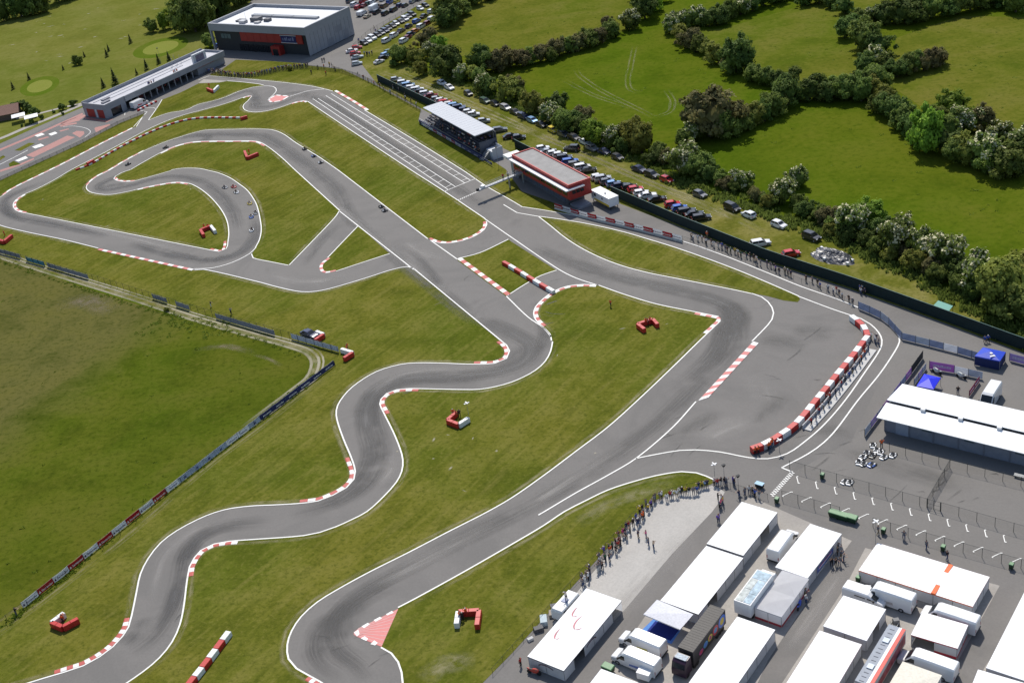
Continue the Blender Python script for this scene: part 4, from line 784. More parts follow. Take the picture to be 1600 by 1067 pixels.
for k in range(20): o_ = MB().hexa([(6.8 + k * 2, .95, 7.0), (6.85 + k * 2, .95, 7.0), (6.85 + k * 2, 7.85, 7.195), (6.8 + k * 2, 7.85, 7.195), (6.8 + k * 2, .95, 7.02), (6.85 + k * 2, .95, 7.02), (6.85 + k * 2, 7.85, 7.22), (6.8 + k * 2, 7.85, 7.22)]).build('roof_seam', M((.43, .45, .49), .5), r_)
for k in range(7): local_box(e, 'roof_post', 7 + k * 6.3, 7.2 + k * 6.3, 7.4, 7.6, 0, 6.8, STEEL)
local_box(e, 'end_wall', 46.2, 46.4, 1.6, 7.6, 0, 4.8, M((.1, .11, .14), .5)); local_box(e, 'stair_platform', 47.2, 51.5, 3.2, 6.8, 0, 2.6, LITE)
for k in range(8): local_box(e, 'stair_tread', 47.2 + k * .02, 49.6, 2.9 - k * .38, 3.2 - k * .38, 0, 2.3 - k * .3, STEEL)
for x0, x1, z0 in ((47.2, 51.5, 3.6),): local_box(e, 'stair_rail', x0, x1, 6.7, 6.8, 2.6, z0, LITE); local_box(e, 'stair_rail', 51.4, 51.5, 3.2, 6.69, 2.6, z0, LITE)
pos_ = 7.0; TXW = M((.8, .8, .8), .6); TXD = M((.05, .03, .08), .6); SRED = M((.42, .02, .025), .5, var=.1)
TRUE_N = 0
def board(x, y, z, rz, L, Hh, kind, label, txt='Santander', tilt=0.0, cat='advert board', group='advertising boards', logo=True):
    """free-standing advert board: panel, frame, lettering and mark; its printed face looks along local -y"""
    mats = {'white': cloth((.84, .85, .87), .5), 'red': cloth((.50, .03, .035), .45), 'navy': NAVY, 'pale': cloth((.52, .58, .68), .4, var=.15), 'purple': cloth((.40, .20, .50), .45), 'grey': cloth((.30, .32, .38), .3, var=.25), 'teal': cloth((.12, .32, .42), .35, var=.3), 'maroon': cloth((.30, .04, .09), .4)}
    e = empty('advert_board', (x, y, z), rz, label, cat, group)
    n = 5; V = []; F = []                                            # slightly slack panel
    sag = random.uniform(0, .06) * Hh
    for i in range(n + 1):
        u = -L / 2 + L * i / n; s_ = sag * (1 - (2 * i / n - 1) ** 2)
        V += [(u, -.02 - s_ * .6, .12), (u, .02 - s_ * .6, .12), (u, -.02 + tilt - s_, Hh - s_), (u, .02 + tilt - s_, Hh - s_)]
    for i in range(n):
        a = 4 * i; F += [[a, a + 4, a + 6, a + 2], [a + 1, a + 3, a + 7, a + 5], [a + 2, a + 6, a + 7, a + 3], [a, a + 1, a + 5, a + 4]]
    put('panel', mesh('panel', V, F, mats[kind]), e)
    mb = MB(); mb.bar((-L / 2, .03, 0), (-L / 2, .03 + tilt, Hh + .05), .03); mb.bar((L / 2, .03, 0), (L / 2, .03 + tilt, Hh + .05), .03); mb.bar((-L / 2, .04 + tilt, Hh), (L / 2, .04 + tilt, Hh), .025); mb.build('frame', STEEL, e)
    if txt:
        if txt == '|':                                               # print too small to read: light or dark strokes
            col = TXW if kind in ('red', 'navy', 'purple', 'maroon') else M((.07, .09, .22), .6); m3 = MB(); x = -L * .3
            while x < L * .3: w_ = random.uniform(.08, .22) * Hh; m3.poly([(x, -.1, Hh * .4), (x + w_, -.1, Hh * .4), (x + w_, -.1, Hh * random.uniform(.55, .7)), (x, -.1, Hh * random.uniform(.55, .7))]); x += w_ + .07 * Hh
            m3.build('lettering', col, e); return e
        if txt == '#':
            m3 = MB(); x = -L * .12
            for i in range(3): m3.poly([(x + i * .22, -.1, Hh * .3), (x + i * .22 + .14, -.1, Hh * .3), (x + i * .22 + .2, -.1, Hh * .72), (x + i * .22 + .04, -.1, Hh * .72)])
            m3.build('mark', M((.05, .06, .2), .6), e); return e
        col = TXW if kind in ('red', 'navy', 'purple', 'maroon') else TXD
        o = on_face(text_mesh(txt, Hh * .52, col), e, L * .06 if logo else 0, Hh * .52, -.10)
        w_ = max(v.co.x for v in o.data.vertices) * 2 + .01; k = min(1.25, L * .74 / w_); o.scale = (k, k, 1)
        if logo:
            m3 = MB(); x_ = -L * .42; s_ = Hh * .26; m3.poly([(x_ - s_ * .8, -.1, Hh * .34), (x_ + s_ * .8, -.1, Hh * .34), (x_ + s_ * .45, -.1, Hh * .55), (x_, -.1, Hh * .34 + s_ * 1.7), (x_ - s_ * .5, -.1, Hh * .55)]); m3.build('mark', col, e)
    return e
def gm(x, y): return GM @ Vector((x, y, 0))
for k, (x0, x1, c_) in enumerate(((4, 13, 'white'), (13.1, 16, 'red'), (16.1, 20, 'white'), (20.1, 23, 'red'), (23.1, 27, 'white'), (27.1, 30, 'red'), (30.1, 34, 'white'))):
    p = gm((x0 + x1) / 2, .45); board(p.x, p.y, .25, ga, x1 - x0, 1.0, c_, f'{nth(k)} board from the left along the grandstand front, {c_}')
for k in range(5):
    p = gm(36.2 + k * 4.4, .45); board(p.x, p.y, .25, ga, 4.2, 1.0, 'navy', f'{nth(k)} navy board after the white ones below the grandstand', txt='|')
def seatcrowd(n):
    for k in range(n):
        r_ = random.randrange(7); x = 4 + 42 * (k + .5) / n + random.uniform(-.3, .3); p = gm(x, 1.95 + r_ * .85); sh = random.choice(CW + ['white', 'maroon', 'red'])
        person(p, ga + math.pi + random.uniform(-.3, .3), sh, random.choice(TW), f'{sh}-topped spectator, {nth(k)} from the left seated in the grandstand', 'spectators in the grandstand', ps=6, z=1.3 + r_ * .42)
seatcrowd(28)
pl = []
for k in range(60):
    r_ = random.randrange(7); pl.append((gm(4 + 42 * (k + .5) / 60, 1.95 + r_ * .85), ga + math.pi + random.uniform(-.3, .3), 1.3 + r_ * .42, 6))
crowd_mass('seated_crowd', pl, 'mass of seated spectators filling the shaded grandstand rows')

# ---------------- race control building (red)
r0 = Vector((8.7, 345.9, 0)); ra = R(-66); e = empty('race_control', r0, ra, 'red two-storey race control building with grey flat roof and white canopy', 'building')
local_box(e, 'ground_floor', 1.5, 29, 1.4, 6.6, 0, 2.99, M((.10, .105, .12), .7)); up = local_box(e, 'upper_floor', 0, 32.6, 0, 7.1, 3.0, 7.1, REDW)
for x0, x1, y0, y1 in ((-.1, 32.7, -.1, .25), (-.1, 32.7, 6.85, 7.2), (-.1, .25, .26, 6.84), (32.35, 32.7, .26, 6.84)): local_box(e, 'parapet', x0, x1, y0, y1, 7.11, 7.62, M((.48, .06, .05), .5))
local_box(e, 'roof', .26, 32.34, .26, 6.84, 7.11, 7.35, ROOFG)
local_box(e, 'canopy', -1.6, 33.6, -1.4, -.12, 6.2, 6.5, WHT); local_box(e, 'canopy', 32.72, 33.6, -.11, 4.6, 6.2, 6.5, WHT); local_box(e, 'canopy_end', -3.4, -.12, -1.4, 3.4, 6.2, 7.0, WHT)
for k in range(10): local_box(e, 'window', 1 + k * 3.1, 3.6 + k * 3.1, -.06, -.01, 4.0, 5.4, DKGL)
for k in range(3): local_box(e, 'window', 32.61, 32.66, 1.0 + k * 1.3, 2.1 + k * 1.3, 4.5, 5.5, DKGL)
for k in range(8): local_box(e, 'ground_window', 2.5 + k * 3.2, 5.0 + k * 3.2, 1.33, 1.39, .6, 2.8, M((.10, .12, .16), .25))
for k in range(4): local_box(e, 'column', .4, .8, .5 + k * 1.9, .9 + k * 1.9, 0, 2.99, GREYW)
local_box(e, 'annexe', -2.6, -.2, .4, 3.2, 0, 5.0, GREYW); local_box(e, 'terrace_block', 29.5, 34, 1.6, 6.0, 0, .7, GREYW)
# ---------------- TV container
p = [G(*c, 3.4) for c in ((951, 312), (923, 297.5), (935, 293), (965, 306))]; an = math.atan2(p[0].y - p[1].y, p[0].x - p[1].x); L = (p[0] - p[1]).length; D = (p[3] - p[0]).length
e = empty('office_container', (p[1].x, p[1].y, .06), an, 'white box container with yellow stripe on stilts beside the red building', 'container')
local_box(e, 'body', 0, L, 0, D, .95, 3.4, WHT); local_box(e, 'roof', -.05, L + .05, -.05, D + .05, 3.41, 3.5, WHT); local_box(e, 'yellow_stripe', 1.5, L - .02, -.04, -.01, 1.0, 1.55, M((.65, .45, .03), .5)); local_box(e, 'door', .6, 1.4, -.05, -.01, 1.6, 3.0, GREYW); local_box(e, 'window', 1.6, 2.5, -.05, -.01, 2.2, 3.0, DKGL)
mb = MB(); mb.cyl((L * .62, -.05, 2.5), .32, .03, 'y', 14); mb.build('emblem', M((.1, .1, .1), .5), e)
for x in (.3, L - .4):
    for y in (.3, D - .4): local_box(e, 'stilt', x, x + .15, y, y + .15, 0, .95, CHAR)
mb = MB(); mb.cyl((L * .6, D * .4, 3.5), .2, .5, 'z', 10); mb.build('vent', STEEL, e)

# ---------------- paddock building (long white roof)
wa = R(-41.26); w0 = Vector((65.34, 191.1, 0)); e = empty('paddock_building', w0, wa, 'long low paddock building with bright white roof and shaded block wall', 'building'); L = 62; D = 12.6
mb = MB()
for ya, yb, za, zb in ((0, 4.7, 3.75, 4.3), (4.95, D, 4.75, 3.9)): mb.hexa([(0, ya, za - .14), (L, ya, za - .14), (L, yb, zb - .14), (0, yb, zb - .14), (0, ya, za), (L, ya, za), (L, yb, zb), (0, yb, zb)])
r_ = mb.build('roof', M((.84, .85, .86), .55, var=.04, scale=.4), e)
for k in range(5): local_box(e, 'roof_gap', .6 + k * 7.0, 6.6 + k * 7.0, 4.71, 4.94, 4.1, 4.4, CHAR, r_)
for k in range(5): local_box(e, 'roof_bracket', 6.7 + k * 7.0, 7.5 + k * 7.0, 4.4, 5.3, 4.32, 4.84, WHT, r_)
BLK = asphalt_mat('block_wall', (.20, .22, .27), (.25, .27, .32), (.16, .17, .21), scale=.4)
wl = local_box(e, 'wall', .9, L - 1, 1.5, D - 1, 0, 3.75, BLK)
for k in range(13):
    local_box(e, 'wall_pilaster', 1.0 + k * 4.6, 1.25 + k * 4.6, 1.40, 1.49, 0, 3.7, M((.17, .18, .22), .8), wl)
local_box(e, 'shutter', 3.2, 5.8, 1.42, 1.49, .05, 3.0, M((.30, .34, .42), .6))
for x in (8.2, 16, 25, 33): local_box(e, 'window', x, x + 1.8, 1.42, 1.49, 2.2, 2.9, M((.07, .10, .12), .3))

# ---------------- golf clubhouse at the left edge
p = G(-6, 196); e = empty('clubhouse', (p.x - 14, p.y + 2, 0), R(8), 'brown-roofed clubhouse with two white parasols at the left edge', 'building')
local_box(e, 'wall', 0, 22, 0, 9, 0, 2.6, M((.14, .10, .08), .7)); mb = MB(); mb.poly([(-.8, -.8, 2.5), (22.8, -.8, 2.5), (22.8, 4.5, 5), (-.8, 4.5, 5)]); mb.poly([(22.8, 9.8, 2.5), (-.8, 9.8, 2.5), (-.8, 4.5, 5), (22.8, 4.5, 5)]); mb.build('roof', M((.22, .12, .09), .8, var=.2), e)
for k, (x, y) in enumerate(((28, 180), (48, 181.5))):
    p = G(x, y, 2.6); e = empty('parasol', (p.x, p.y, 0), .3, ('left' if k == 0 else 'right') + ' of the two big white parasols beside the clubhouse', 'parasol', 'white parasols')
    mb = MB(); mb.poly([(-2.6, -2.6, 2.5), (2.6, -2.6, 2.5), (0, 0, 3.2)]); mb.poly([(2.6, -2.6, 2.5), (2.6, 2.6, 2.5), (0, 0, 3.2)]); mb.poly([(2.6, 2.6, 2.5), (-2.6, 2.6, 2.5), (0, 0, 3.2)]); mb.poly([(-2.6, 2.6, 2.5), (-2.6, -2.6, 2.5), (0, 0, 3.2)]); mb.build('canopy', CANV, e)
    mb = MB(); mb.bar((0, 0, 0), (0, 0, 3.1), .05); mb.build('pole', STEEL, e)

# ---------------- small traffic track beside the pit building
PINK = paint_mat('paint_salmon', (.36, .145, .12), .5); ASPH3 = asphalt_mat('asphalt_traffic', (.15, .145, .145), (.18, .172, .168), (.115, .112, .112)); ZP = lambda *p: [(p[i] / 8, 150 + p[i + 1] / 8) for i in range(0, len(p), 2)]
flat_poly('traffic_track', gl(ZP(-100, 800, 0, 640, 500, 430, 1040, 200, 1080, 300, 1330, 330, 1480, 300, 1480, 330, 1190, 460, 800, 620, 400, 800, 0, 960, -100, 1010)), .058, ASPH3, kind='structure')
for nm, P in (('red_paving', (-60, 690, 440, 480, 1030, 215, 1040, 235, 450, 500, -60, 715)), ('red_paving', (740, 372, 960, 335, 960, 352, 760, 390)), ('red_paving', (0, 930, 250, 850, 420, 780, 430, 795, 260, 870, 0, 955)), ('red_paving', (330, 745, 840, 500, 940, 520, 420, 770)), ('red_paving', (760, 345, 1050, 235, 1075, 255, 1000, 300, 1000, 310, 780, 370)), ('red_paving', (1200, 395, 1270, 380, 1370, 355, 1380, 370, 1200, 460, 1180, 410)), ('red_paving', (900, 470, 960, 440, 1050, 445, 1055, 480, 1000, 525)), ('red_paving', (1050, 260, 1300, 310, 1420, 290, 1330, 335, 1060, 290)), ('red_paving', (740, 440, 850, 410, 870, 420, 760, 450)), ('red_paving', (470, 545, 590, 510, 620, 520, 490, 560))):
    flat_poly(nm, gl(ZP(*P)), .064, PINK, kind='structure')
for P in ((430, 500, 520, 465, 560, 485, 470, 515), (605, 480, 690, 450, 720, 470, 640, 500), (400, 640, 510, 600, 555, 625, 440, 660), (190, 810, 320, 755, 350, 780, 230, 825)): flat_poly('crossing_paint', gl(ZP(*P)), .070, WHITE, kind='structure')
for P in ((180, 685, 360, 590, 440, 595, 260, 690), (0, 770, 40, 745, 70, 765, 0, 810), (110, 850, 170, 815, 260, 855, 120, 890)): flat_poly('grass_bed', gl(ZP(*P)), .075, MOWN, kind='structure')
line('traffic_line', ZP(790, 390, 900, 380, 1030, 395, 1110, 425, 1130, 460, 1060, 520), width=.2, z=.07); line('traffic_line', ZP(0, 860, 120, 800, 350, 680), width=.3, z=.07); line('traffic_line', ZP(0, 690, 200, 590, 420, 490, 700, 375, 1000, 260), width=.5, z=.07, mat=PINK)

# ================================================================== green screen wall, fences
GREENW = M((.008, .022, .022), .8, var=.25, scale=.6); POSTM = M((.03, .04, .04), .5)
def net_mat(name, col, alpha):
    ma, n, b = newmat(name); out = n.nodes['Material Output']; b.inputs['Base Color'].default_value = (*col, 1); b.inputs['Roughness'].default_value = .6
    tc = n.nodes.new('ShaderNodeTexCoord'); no = noise(n, tc.outputs['Object'], 1.5, 2)
    f = mapr(n, no, .3, .7, alpha * .8, alpha * 1.2)
    tr = n.nodes.new('ShaderNodeBsdfTransparent'); mx = n.nodes.new('ShaderNodeMixShader'); n.links.new(f, mx.inputs[0]); n.links.new(tr.outputs[0], mx.inputs[1]); n.links.new(b.outputs[0], mx.inputs[2]); n.links.new(mx.outputs[0], out.inputs[0]); return ma
WIRE = net_mat('wire_mesh', (.03, .045, .04), .10); WIRE2 = net_mat('wire_mesh_dense', (.06, .06, .06), .38)
def fence(pts, Hh, step, label, panel=None, post=.045, sm=False, z=.06, base_z=0.0, rail=True, name='fence', cat='fence', group='fences'):
    P = [Vector((p.x, p.y, 0)) for p in gl(pts, base_z)]; P = smooth(P, 1.5) if sm else P
    Q = resample(P, step); o0 = Q[0].copy(); e = empty(name, (o0.x, o0.y, z), 0, label, cat, group)
    pm = MB().cyl((0, 0, 0), post, Hh + .08, 'z', 6).mesh('post', POSTM)
    for p in Q: o = put('post', pm, e); o.location = (p.x - o0.x, p.y - o0.y, 0)
    for a, b in zip(Q, Q[1:]):
        a2, b2 = a - o0, b - o0
        if panel: put('panel', mesh('panel', [(a2.x, a2.y, .05), (b2.x, b2.y, .05), (b2.x, b2.y, Hh), (a2.x, a2.y, Hh)], [[0, 1, 2, 3]], panel), e)
        if rail: mb = MB(); mb.bar((a2.x, a2.y, Hh), (b2.x, b2.y, Hh), .025); mb.build('rail', POSTM, e)
    return e
def wall(pts, Hh, label, step=6):
    """tall dark green screen: cloth bays on posts with a top rail"""
    P = [Vector((p.x, p.y, 0)) for p in gl(pts, Hh)]; Q = resample(P, step); o0 = Q[0].copy(); e = empty('green_screen_wall', o0, 0, label, 'wall', 'green screen walls')
    for a, b in zip(Q, Q[1:]):
        d = b - a; o = MB().box(0, d.length - .02, -.04, .04, .05, Hh - .06).build('cloth_bay', GREENW, e); o.location = a - o0; o.rotation_euler = (0, 0, math.atan2(d.y, d.x))
        o = MB().box(0, d.length - .01, -.07, .07, Hh - .06, Hh).build('top_rail', M((.05, .13, .12), .5), e); o.location = a - o0; o.rotation_euler = (0, 0, math.atan2(d.y, d.x))
    pm = MB().box(-.08, .08, .05, .2, 0, Hh - .05).mesh('post', POSTM)
    for p in Q: o = put('post', pm, e); o.location = p - o0; o.rotation_euler = (0, 0, math.atan2(d.y, d.x))
wall(q(588.3, 116.4, 678.8, 158.9, 690, 164), 2.7, 'dark green screen wall left of the grandstand')
wall(q(803, 217.5, 828, 230, 850, 241), 2.7, 'short piece of green screen wall behind the red building')
wall(q(953.5, 291, 1065, 338, 1200, 391, 1337.5, 434.5, 1465, 479.5, 1600, 528, 1700, 563), 2.9, 'long dark green screen wall between car park and pit path')
fence(q(690, 175, 720, 190, 760, 208, 800, 229), 1.4, 3, 'light rope fence behind the grandstand', None, .03, rail=False)
fence(Z8(85, 345, 200, 350, 320, 372, 430, 385, 560, 380, 700, 360, 800, 340, 900, 312, 1000, 298, 1100, 284, 1240, 275, 1400, 288, 1560, 312), 1.5, 2.6, 'wire fence in front of the far line of spectators', WIRE2)
fence(q(525, 111.5, 560, 122, 587, 134, 620, 153, 658, 175), 1.7, 2.6, 'grey wire fence along the path above the start straight', WIRE2)
fence(q(1067, 376, 1130, 396, 1200, 422, 1260, 446, 1300, 463, 1330, 475), 1.2, 2.6, 'low wire fence along the pit lane before the spectators', WIRE, .03)
fence(q(560, 96, 552, 78, 575, 56, 610, 36, 660, 8), 2.0, 5, 'thin wire fence round the car park behind the hall', WIRE)
fence(t('a0', 905, 716, 750, 776, 500, 906, 130, 1074) + t('a1', 0, 66, -80, 104), 1.3, 3, 'grey fence along the small traffic track', WIRE2)
FIELD = t('a1', -60, 500, 0, 518, 300, 606, 560, 678, 1050, 830, 1599, 993) + t('b2', 0, -80, 200, -22, 380, 30, 515, 75)
fence(FIELD, 1.9, 2.9, 'tall wire fence between circuit and field on the left', WIRE)
LOWF = q(524, 572, 480, 602, 403, 662, 330, 716, 262, 772, 198, 828, 155, 862, 110, 896, 63, 932, 0, 978, -60, 1022)
fence(LOWF, 1.25, 4.4, 'post and rail fence carrying the boards on the lower left', None, .05)
fence(t('c3', -120, 1010, 0, 876, 200, 656, 400, 436, 600, 216, 760, 36) + t('c2', 850, 1006, 950, 961, 1100, 921, 1240, 888, 1300, 895, 1400, 925, 1599, 985), 1.2, 2.8, 'low mesh fence in front of the paddock spectators', WIRE, .03)
fence(q(1234, 733, 1257, 739.5, 1423, 786, 1448, 793), 1.9, 3.05, 'upper wire fence of the parking bays, left part', WIRE); fence(q(1470, 799, 1499, 807, 1578, 830, 1660, 853), 1.9, 3.05, 'upper wire fence of the parking bays, right part', WIRE)
fence(q(1222, 780, 1292, 800, 1312, 806), 1.9, 3.05, 'lower wire fence of the parking bays, left part', WIRE); fence(q(1364, 823, 1416, 838, 1580, 884, 1660, 906), 1.9, 3.05, 'lower wire fence of the parking bays, right part', WIRE)
fence(q(1389.5, 705, 1412.8, 711.4, 1484, 731), 1.9, 3.1, 'wire fence in the shade of the long white roof, left part', WIRE); fence(q(1484, 731, 1509, 737.5, 1600, 761, 1660, 776), 1.9, 3.1, 'wire fence in the shade of the long white roof, right part', WIRE)
fence(q(1484, 731, 1448, 793), 1.9, 3.1, 'wire fence crossing the yard below the long white roof', WIRE2)
gt = empty('gate', G(1448, 793), math.atan2((G(1470, 799) - G(1448, 793)).y, (G(1470, 799) - G(1448, 793)).x), 'dark wire gate in the upper parking bay fence', 'gate'); gl_ = (G(1470, 799) - G(1448, 793)).length
for x in (.1, gl_ / 2, gl_ - .1): MB().box(x - .05, x + .05, -.04, .04, .06, 2.0).build('gate_post', POSTM, gt)
for z in (.2, 1.0, 1.9): MB().box(.1, gl_ - .1, -.02, .02, z, z + .05).build('gate_bar', POSTM, gt)

# screens
def screen(pts, Hh, label, kinds, sm=True, n=None, z=.06):
    P = gl(pts); P = smooth(P, .8) if sm else P; L = plen(P); n = n or max(1, int(L / 3)); e = empty('cloth_screen', (P[0].x, P[0].y, z), 0, label, 'screen', 'cloth screens'); o0 = P[0].copy()
    cm = {'blue': cloth((.36, .41, .55), .4, var=.2), 'pale': cloth((.50, .55, .64), .4, var=.15), 'purple': cloth((.48, .24, .56), .5), 'dark': M((.03, .032, .035), .8), 'white': cloth((.8, .82, .86), .5), 'maroon': cloth((.34, .06, .14), .4), 'lilac': cloth((.46, .38, .66), .45, var=.15)}
    for k in range(n):
        a, _ = at_len(P, L * k / n); b, _ = at_len(P, L * (k + 1) / n); a = a - o0; b = b - o0; d = b - a; kk = kinds[k % len(kinds)]
        o = MB().box(0, d.length - .02, -.02, .02, .12, Hh).build('cloth_panel', cm[kk], e); o.location = a; o.rotation_euler = (0, 0, math.atan2(d.y, d.x))
        if kk in ('purple', 'maroon', 'lilac'):
            b_ = MB(); x = d.length * .15
            while x < d.length * .85: w_ = random.uniform(.12, .3); b_.box(x, x + w_, -.035, -.021, Hh * .42, Hh * random.uniform(.58, .72)); x += w_ + .09
            bo = b_.build('lettering', M((.62, .6, .72), .6), e); bo.location = a; bo.rotation_euler = o.rotation_euler
        MB().box(-.04, .04, -.04, .04, 0, Hh + .12).build('post', POSTM, e).location = a
screen(q(1341, 483, 1360, 491, 1378, 500, 1392, 512, 1402, 524, 1409, 531), 1.9, 'curved blue-grey screen along the pit lane bend', ['blue', 'blue', 'pale', 'blue'])
screen(q(1409, 531, 1450, 541, 1500, 554, 1540, 566), 1.7, 'straight blue-grey screen behind the motorbike yard', ['blue', 'pale', 'blue', 'white', 'blue'], sm=False)
screen(q(1577, 564, 1600, 570, 1640, 581), 1.8, 'lilac printed screen at the right edge behind the canopy', ['lilac', 'purple'], sm=False)
screen(q(1351, 683, 1372, 655, 1400, 617, 1424, 585), 1.7, 'row of lilac and blue screens beside the long white roof', ['pale', 'lilac', 'blue', 'purple'], sm=False); screen(q(1424, 585, 1442, 560), 1.9, 'dark screen corner beside the purple board', ['dark'], sm=False)
screen(q(1452, 577, 1491, 583.5), 1.9, 'purple printed screen behind the two motorbikes', ['purple'], sm=False, n=1); screen(q(1491, 583.5, 1535, 593), 1.7, 'white printed screen next to the purple one', ['white', 'pale'], sm=False, n=2)
screen(q(1514, 621, 1530, 598), 1.5, 'maroon screen closing the motorbike yard on the right', ['maroon'], sm=False, n=2); screen(q(1428, 603, 1447, 577), 1.5, 'inner blue screen beside the small blue canopy', ['pale', 'lilac'], sm=False, n=3)

# ================================================================== advertising boards
def boards_along(a, b, seq, Hh, where, txts=None, flip=1, z=.06, tilt=.25):
    A, B = gl((a, b)); d = (B - A) / len(seq); rz = math.atan2(d.y, d.x)
    for k, s_ in enumerate(seq):
        c = A + d * (k + .5); tx = (txts or {}).get(s_, 'Santander')
        board(c.x, c.y, z, rz, d.length - .06, Hh, s_, f'{s_} board, {nth(k)} from the left {where}', txt=tx, tilt=tilt, logo=s_ in ('red', 'white', 'navy'))
boards_along((37, 951), (262, 771), ['white', 'red'] * 4 + ['white', 'red'], 1.25, 'on the bottom left fence')
boards_along((262, 771), (408, 658), ['white', 'pale', 'pale', 'pale', 'pale', 'white', 'white', 'pale'], 1.25, 'in the pale middle part of the left fence', {'white': '|', 'pale': '#'})
boards_along((408, 658), (524, 571), ['navy'] * 6, 1.3, 'on the upper part of the left fence', {'navy': '|'})
PBOFF = Vector((-.05, -.16, 0))
def boards_poly(pts, seq, Hh, where, z=.5, txts=None):
    P = smooth(gl(pts), 1); L = plen(P); n = len(seq)
    for k, s_ in enumerate(seq):
        a, _ = at_len(P, L * k / n); b, _ = at_len(P, L * (k + 1) / n); c = (a + b) / 2 + PBOFF; d = b - a
        board(c.x, c.y, z, math.atan2(d.y, d.x), d.length - .05, Hh, s_, f'{s_} board, {nth(k)} from the left {where}', logo=True, txt=(txts or {}).get(s_, 'Santander'))
PB = t('c1', 270, 238, 300, 247, 390, 275, 500, 305, 700, 352, 900, 402, 1065, 446)
P_ = smooth(gl(PB), 1); jw = empty('concrete_barrier', P_[0], 0, 'white concrete barrier under the red and white boards', 'barrier'); Qj = resample(P_, 2.6)
for a, b in zip(Qj, Qj[1:]):
    d = b - a; o = MB().hexa([(0, -.3, .06), (d.length - .03, -.3, .06), (d.length - .03, .3, .06), (0, .3, .06), (0, -.1, .62), (d.length - .03, -.1, .62), (d.length - .03, .1, .62), (0, .1, .62)]).build('barrier_segment', M((.5, .49, .46), .8, var=.2), jw); o.location = a - P_[0]; o.rotation_euler = (0, 0, math.atan2(d.y, d.x))
boards_poly(PB, ['red', 'white', 'red', 'white'] * 3 + ['red', 'white'], 1.3, 'on the pit wall beside the container', .5)
for a, b, c_, n_, w_ in (((0, 396), (33, 405), 'grey', 3, 'at the left edge of the field fence'), ((42, 408.5), (71, 417), 'teal', 3, 'in the blue-green part of the field fence'), ((75, 418), (139, 437), 'grey', 6, 'in the long grey part of the field fence'), ((239, 467), (262, 474), 'grey', 2, 'on the middle of the field fence'), ((276, 479), (297, 485.5), 'grey', 2, 'right of the middle on the field fence'), ((338, 498), (430, 525), 'grey', 8, 'on the lower right of the field fence'), ((456, 530), (530, 551), 'pale', 7, 'at the end of the field fence')):
    boards_along(a, b, [c_] * n_, 1.5, w_, {c_: None}, tilt=0, z=.1)

# ================================================================== bay markings
for k in range(12):
    a = Vector((1246, 750, 0)).lerp(Vector((1568.8, 841.9, 0)), k / 11)
    line('bay_mark', q(a.x - 1.2, a.y - 5, a.x + 1.4, a.y + 5.5), width=.16, sm=False); line('bay_mark', q(a.x - 1.2, a.y - 5, a.x + 1.2, a.y - 5.2), width=.2, sm=False, z=.104); line('bay_mark', q(a.x + 1.4, a.y + 5.5, a.x + 4, a.y + 5.2), width=.2, sm=False, z=.104)
for k in range(13):
    a = Vector((1222.7, 775, 0)).lerp(Vector((1580, 879, 0)), k / 12); line('bay_mark', q(a.x, a.y, a.x + 14, a.y - 6.4), width=.16, sm=False); line('bay_mark', q(a.x - .3, a.y, a.x + 1.5, a.y + 1.6), width=.18, sm=False, z=.104); line('bay_mark', q(a.x + 14, a.y - 6.4, a.x + 16, a.y - 5.6), width=.18, sm=False, z=.104)

# ================================================================== start gantry walkway
ga0 = G(747, 297, 3.4); ga1 = G(818, 268, 3.4); ga0.z = ga1.z = 0; d = ga1 - ga0; L = d.length; e = empty('start_gantry', ga0, math.atan2(d.y, d.x), 'grey steel starter walkway reaching over the track from the red building', 'gantry')
z0 = 3.4; MB().box(0, L, -.6, .6, z0 - .25, z0 + .12).build('deck', M((.45, .46, .48), .5), e)
for y in (-.45, .45):
    mb = MB(); mb.bar((3, y, z0 + 1.1), (L, y, z0 + 1.1), .035); mb.bar((3, y, z0 + .6), (L, y, z0 + .6), .025)
    for k in range(12): mb.bar((3 + (L - 3) * k / 11, y, z0 + .1), (3 + (L - 3) * k / 11, y, z0 + 1.1), .03)
    mb.build('railing', LITE, e)
for x in (L * .66, L - .6): MB().box(x, x + .2, -.3, .3, .06, z0).build('support_leg', STEEL, e)
MB().box(-.5, .3, -.3, .3, z0 - .3, z0 + .5).build('signal_box', CHAR, e); MB().box(1.2, 2.2, -.6, .6, z0 + .13, z0 + .8).build('lamp_panel', WHT, e)
for k, (f, sh) in enumerate(((.55, 'red'), (.66, 'white'), (.8, 'black'))): person(ga0 + d * f, random.uniform(0, 6), sh, 'dark', f'{sh}-topped official standing on the starter walkway', 'officials on the walkway', z=z0 + .12)

# pit signalling wall behind the bent barrier
sw = smooth(gl(q(1254, 671, 1280, 643, 1306, 612, 1330, 582, 1348, 558, 1357, 546)), 1); e = empty('signalling_wall', sw[0], 0, 'low pale signalling wall with platform behind the bent barrier', 'wall')
Qs = resample(sw, 3)
for a, b in zip(Qs, Qs[1:]):
    dd = b - a; rz = math.atan2(dd.y, dd.x)
    o = MB().box(0, dd.length - .02, -.1, .1, .06, 1.0).build('wall_panel', M((.45, .45, .46), .7), e); o.location = a - sw[0]; o.rotation_euler = (0, 0, rz)
    o = MB().box(0, dd.length - .02, -1.75, -.11, .06, .26).build('platform_slab', M((.55, .54, .52), .8), e); o.location = a - sw[0]; o.rotation_euler = (0, 0, rz)

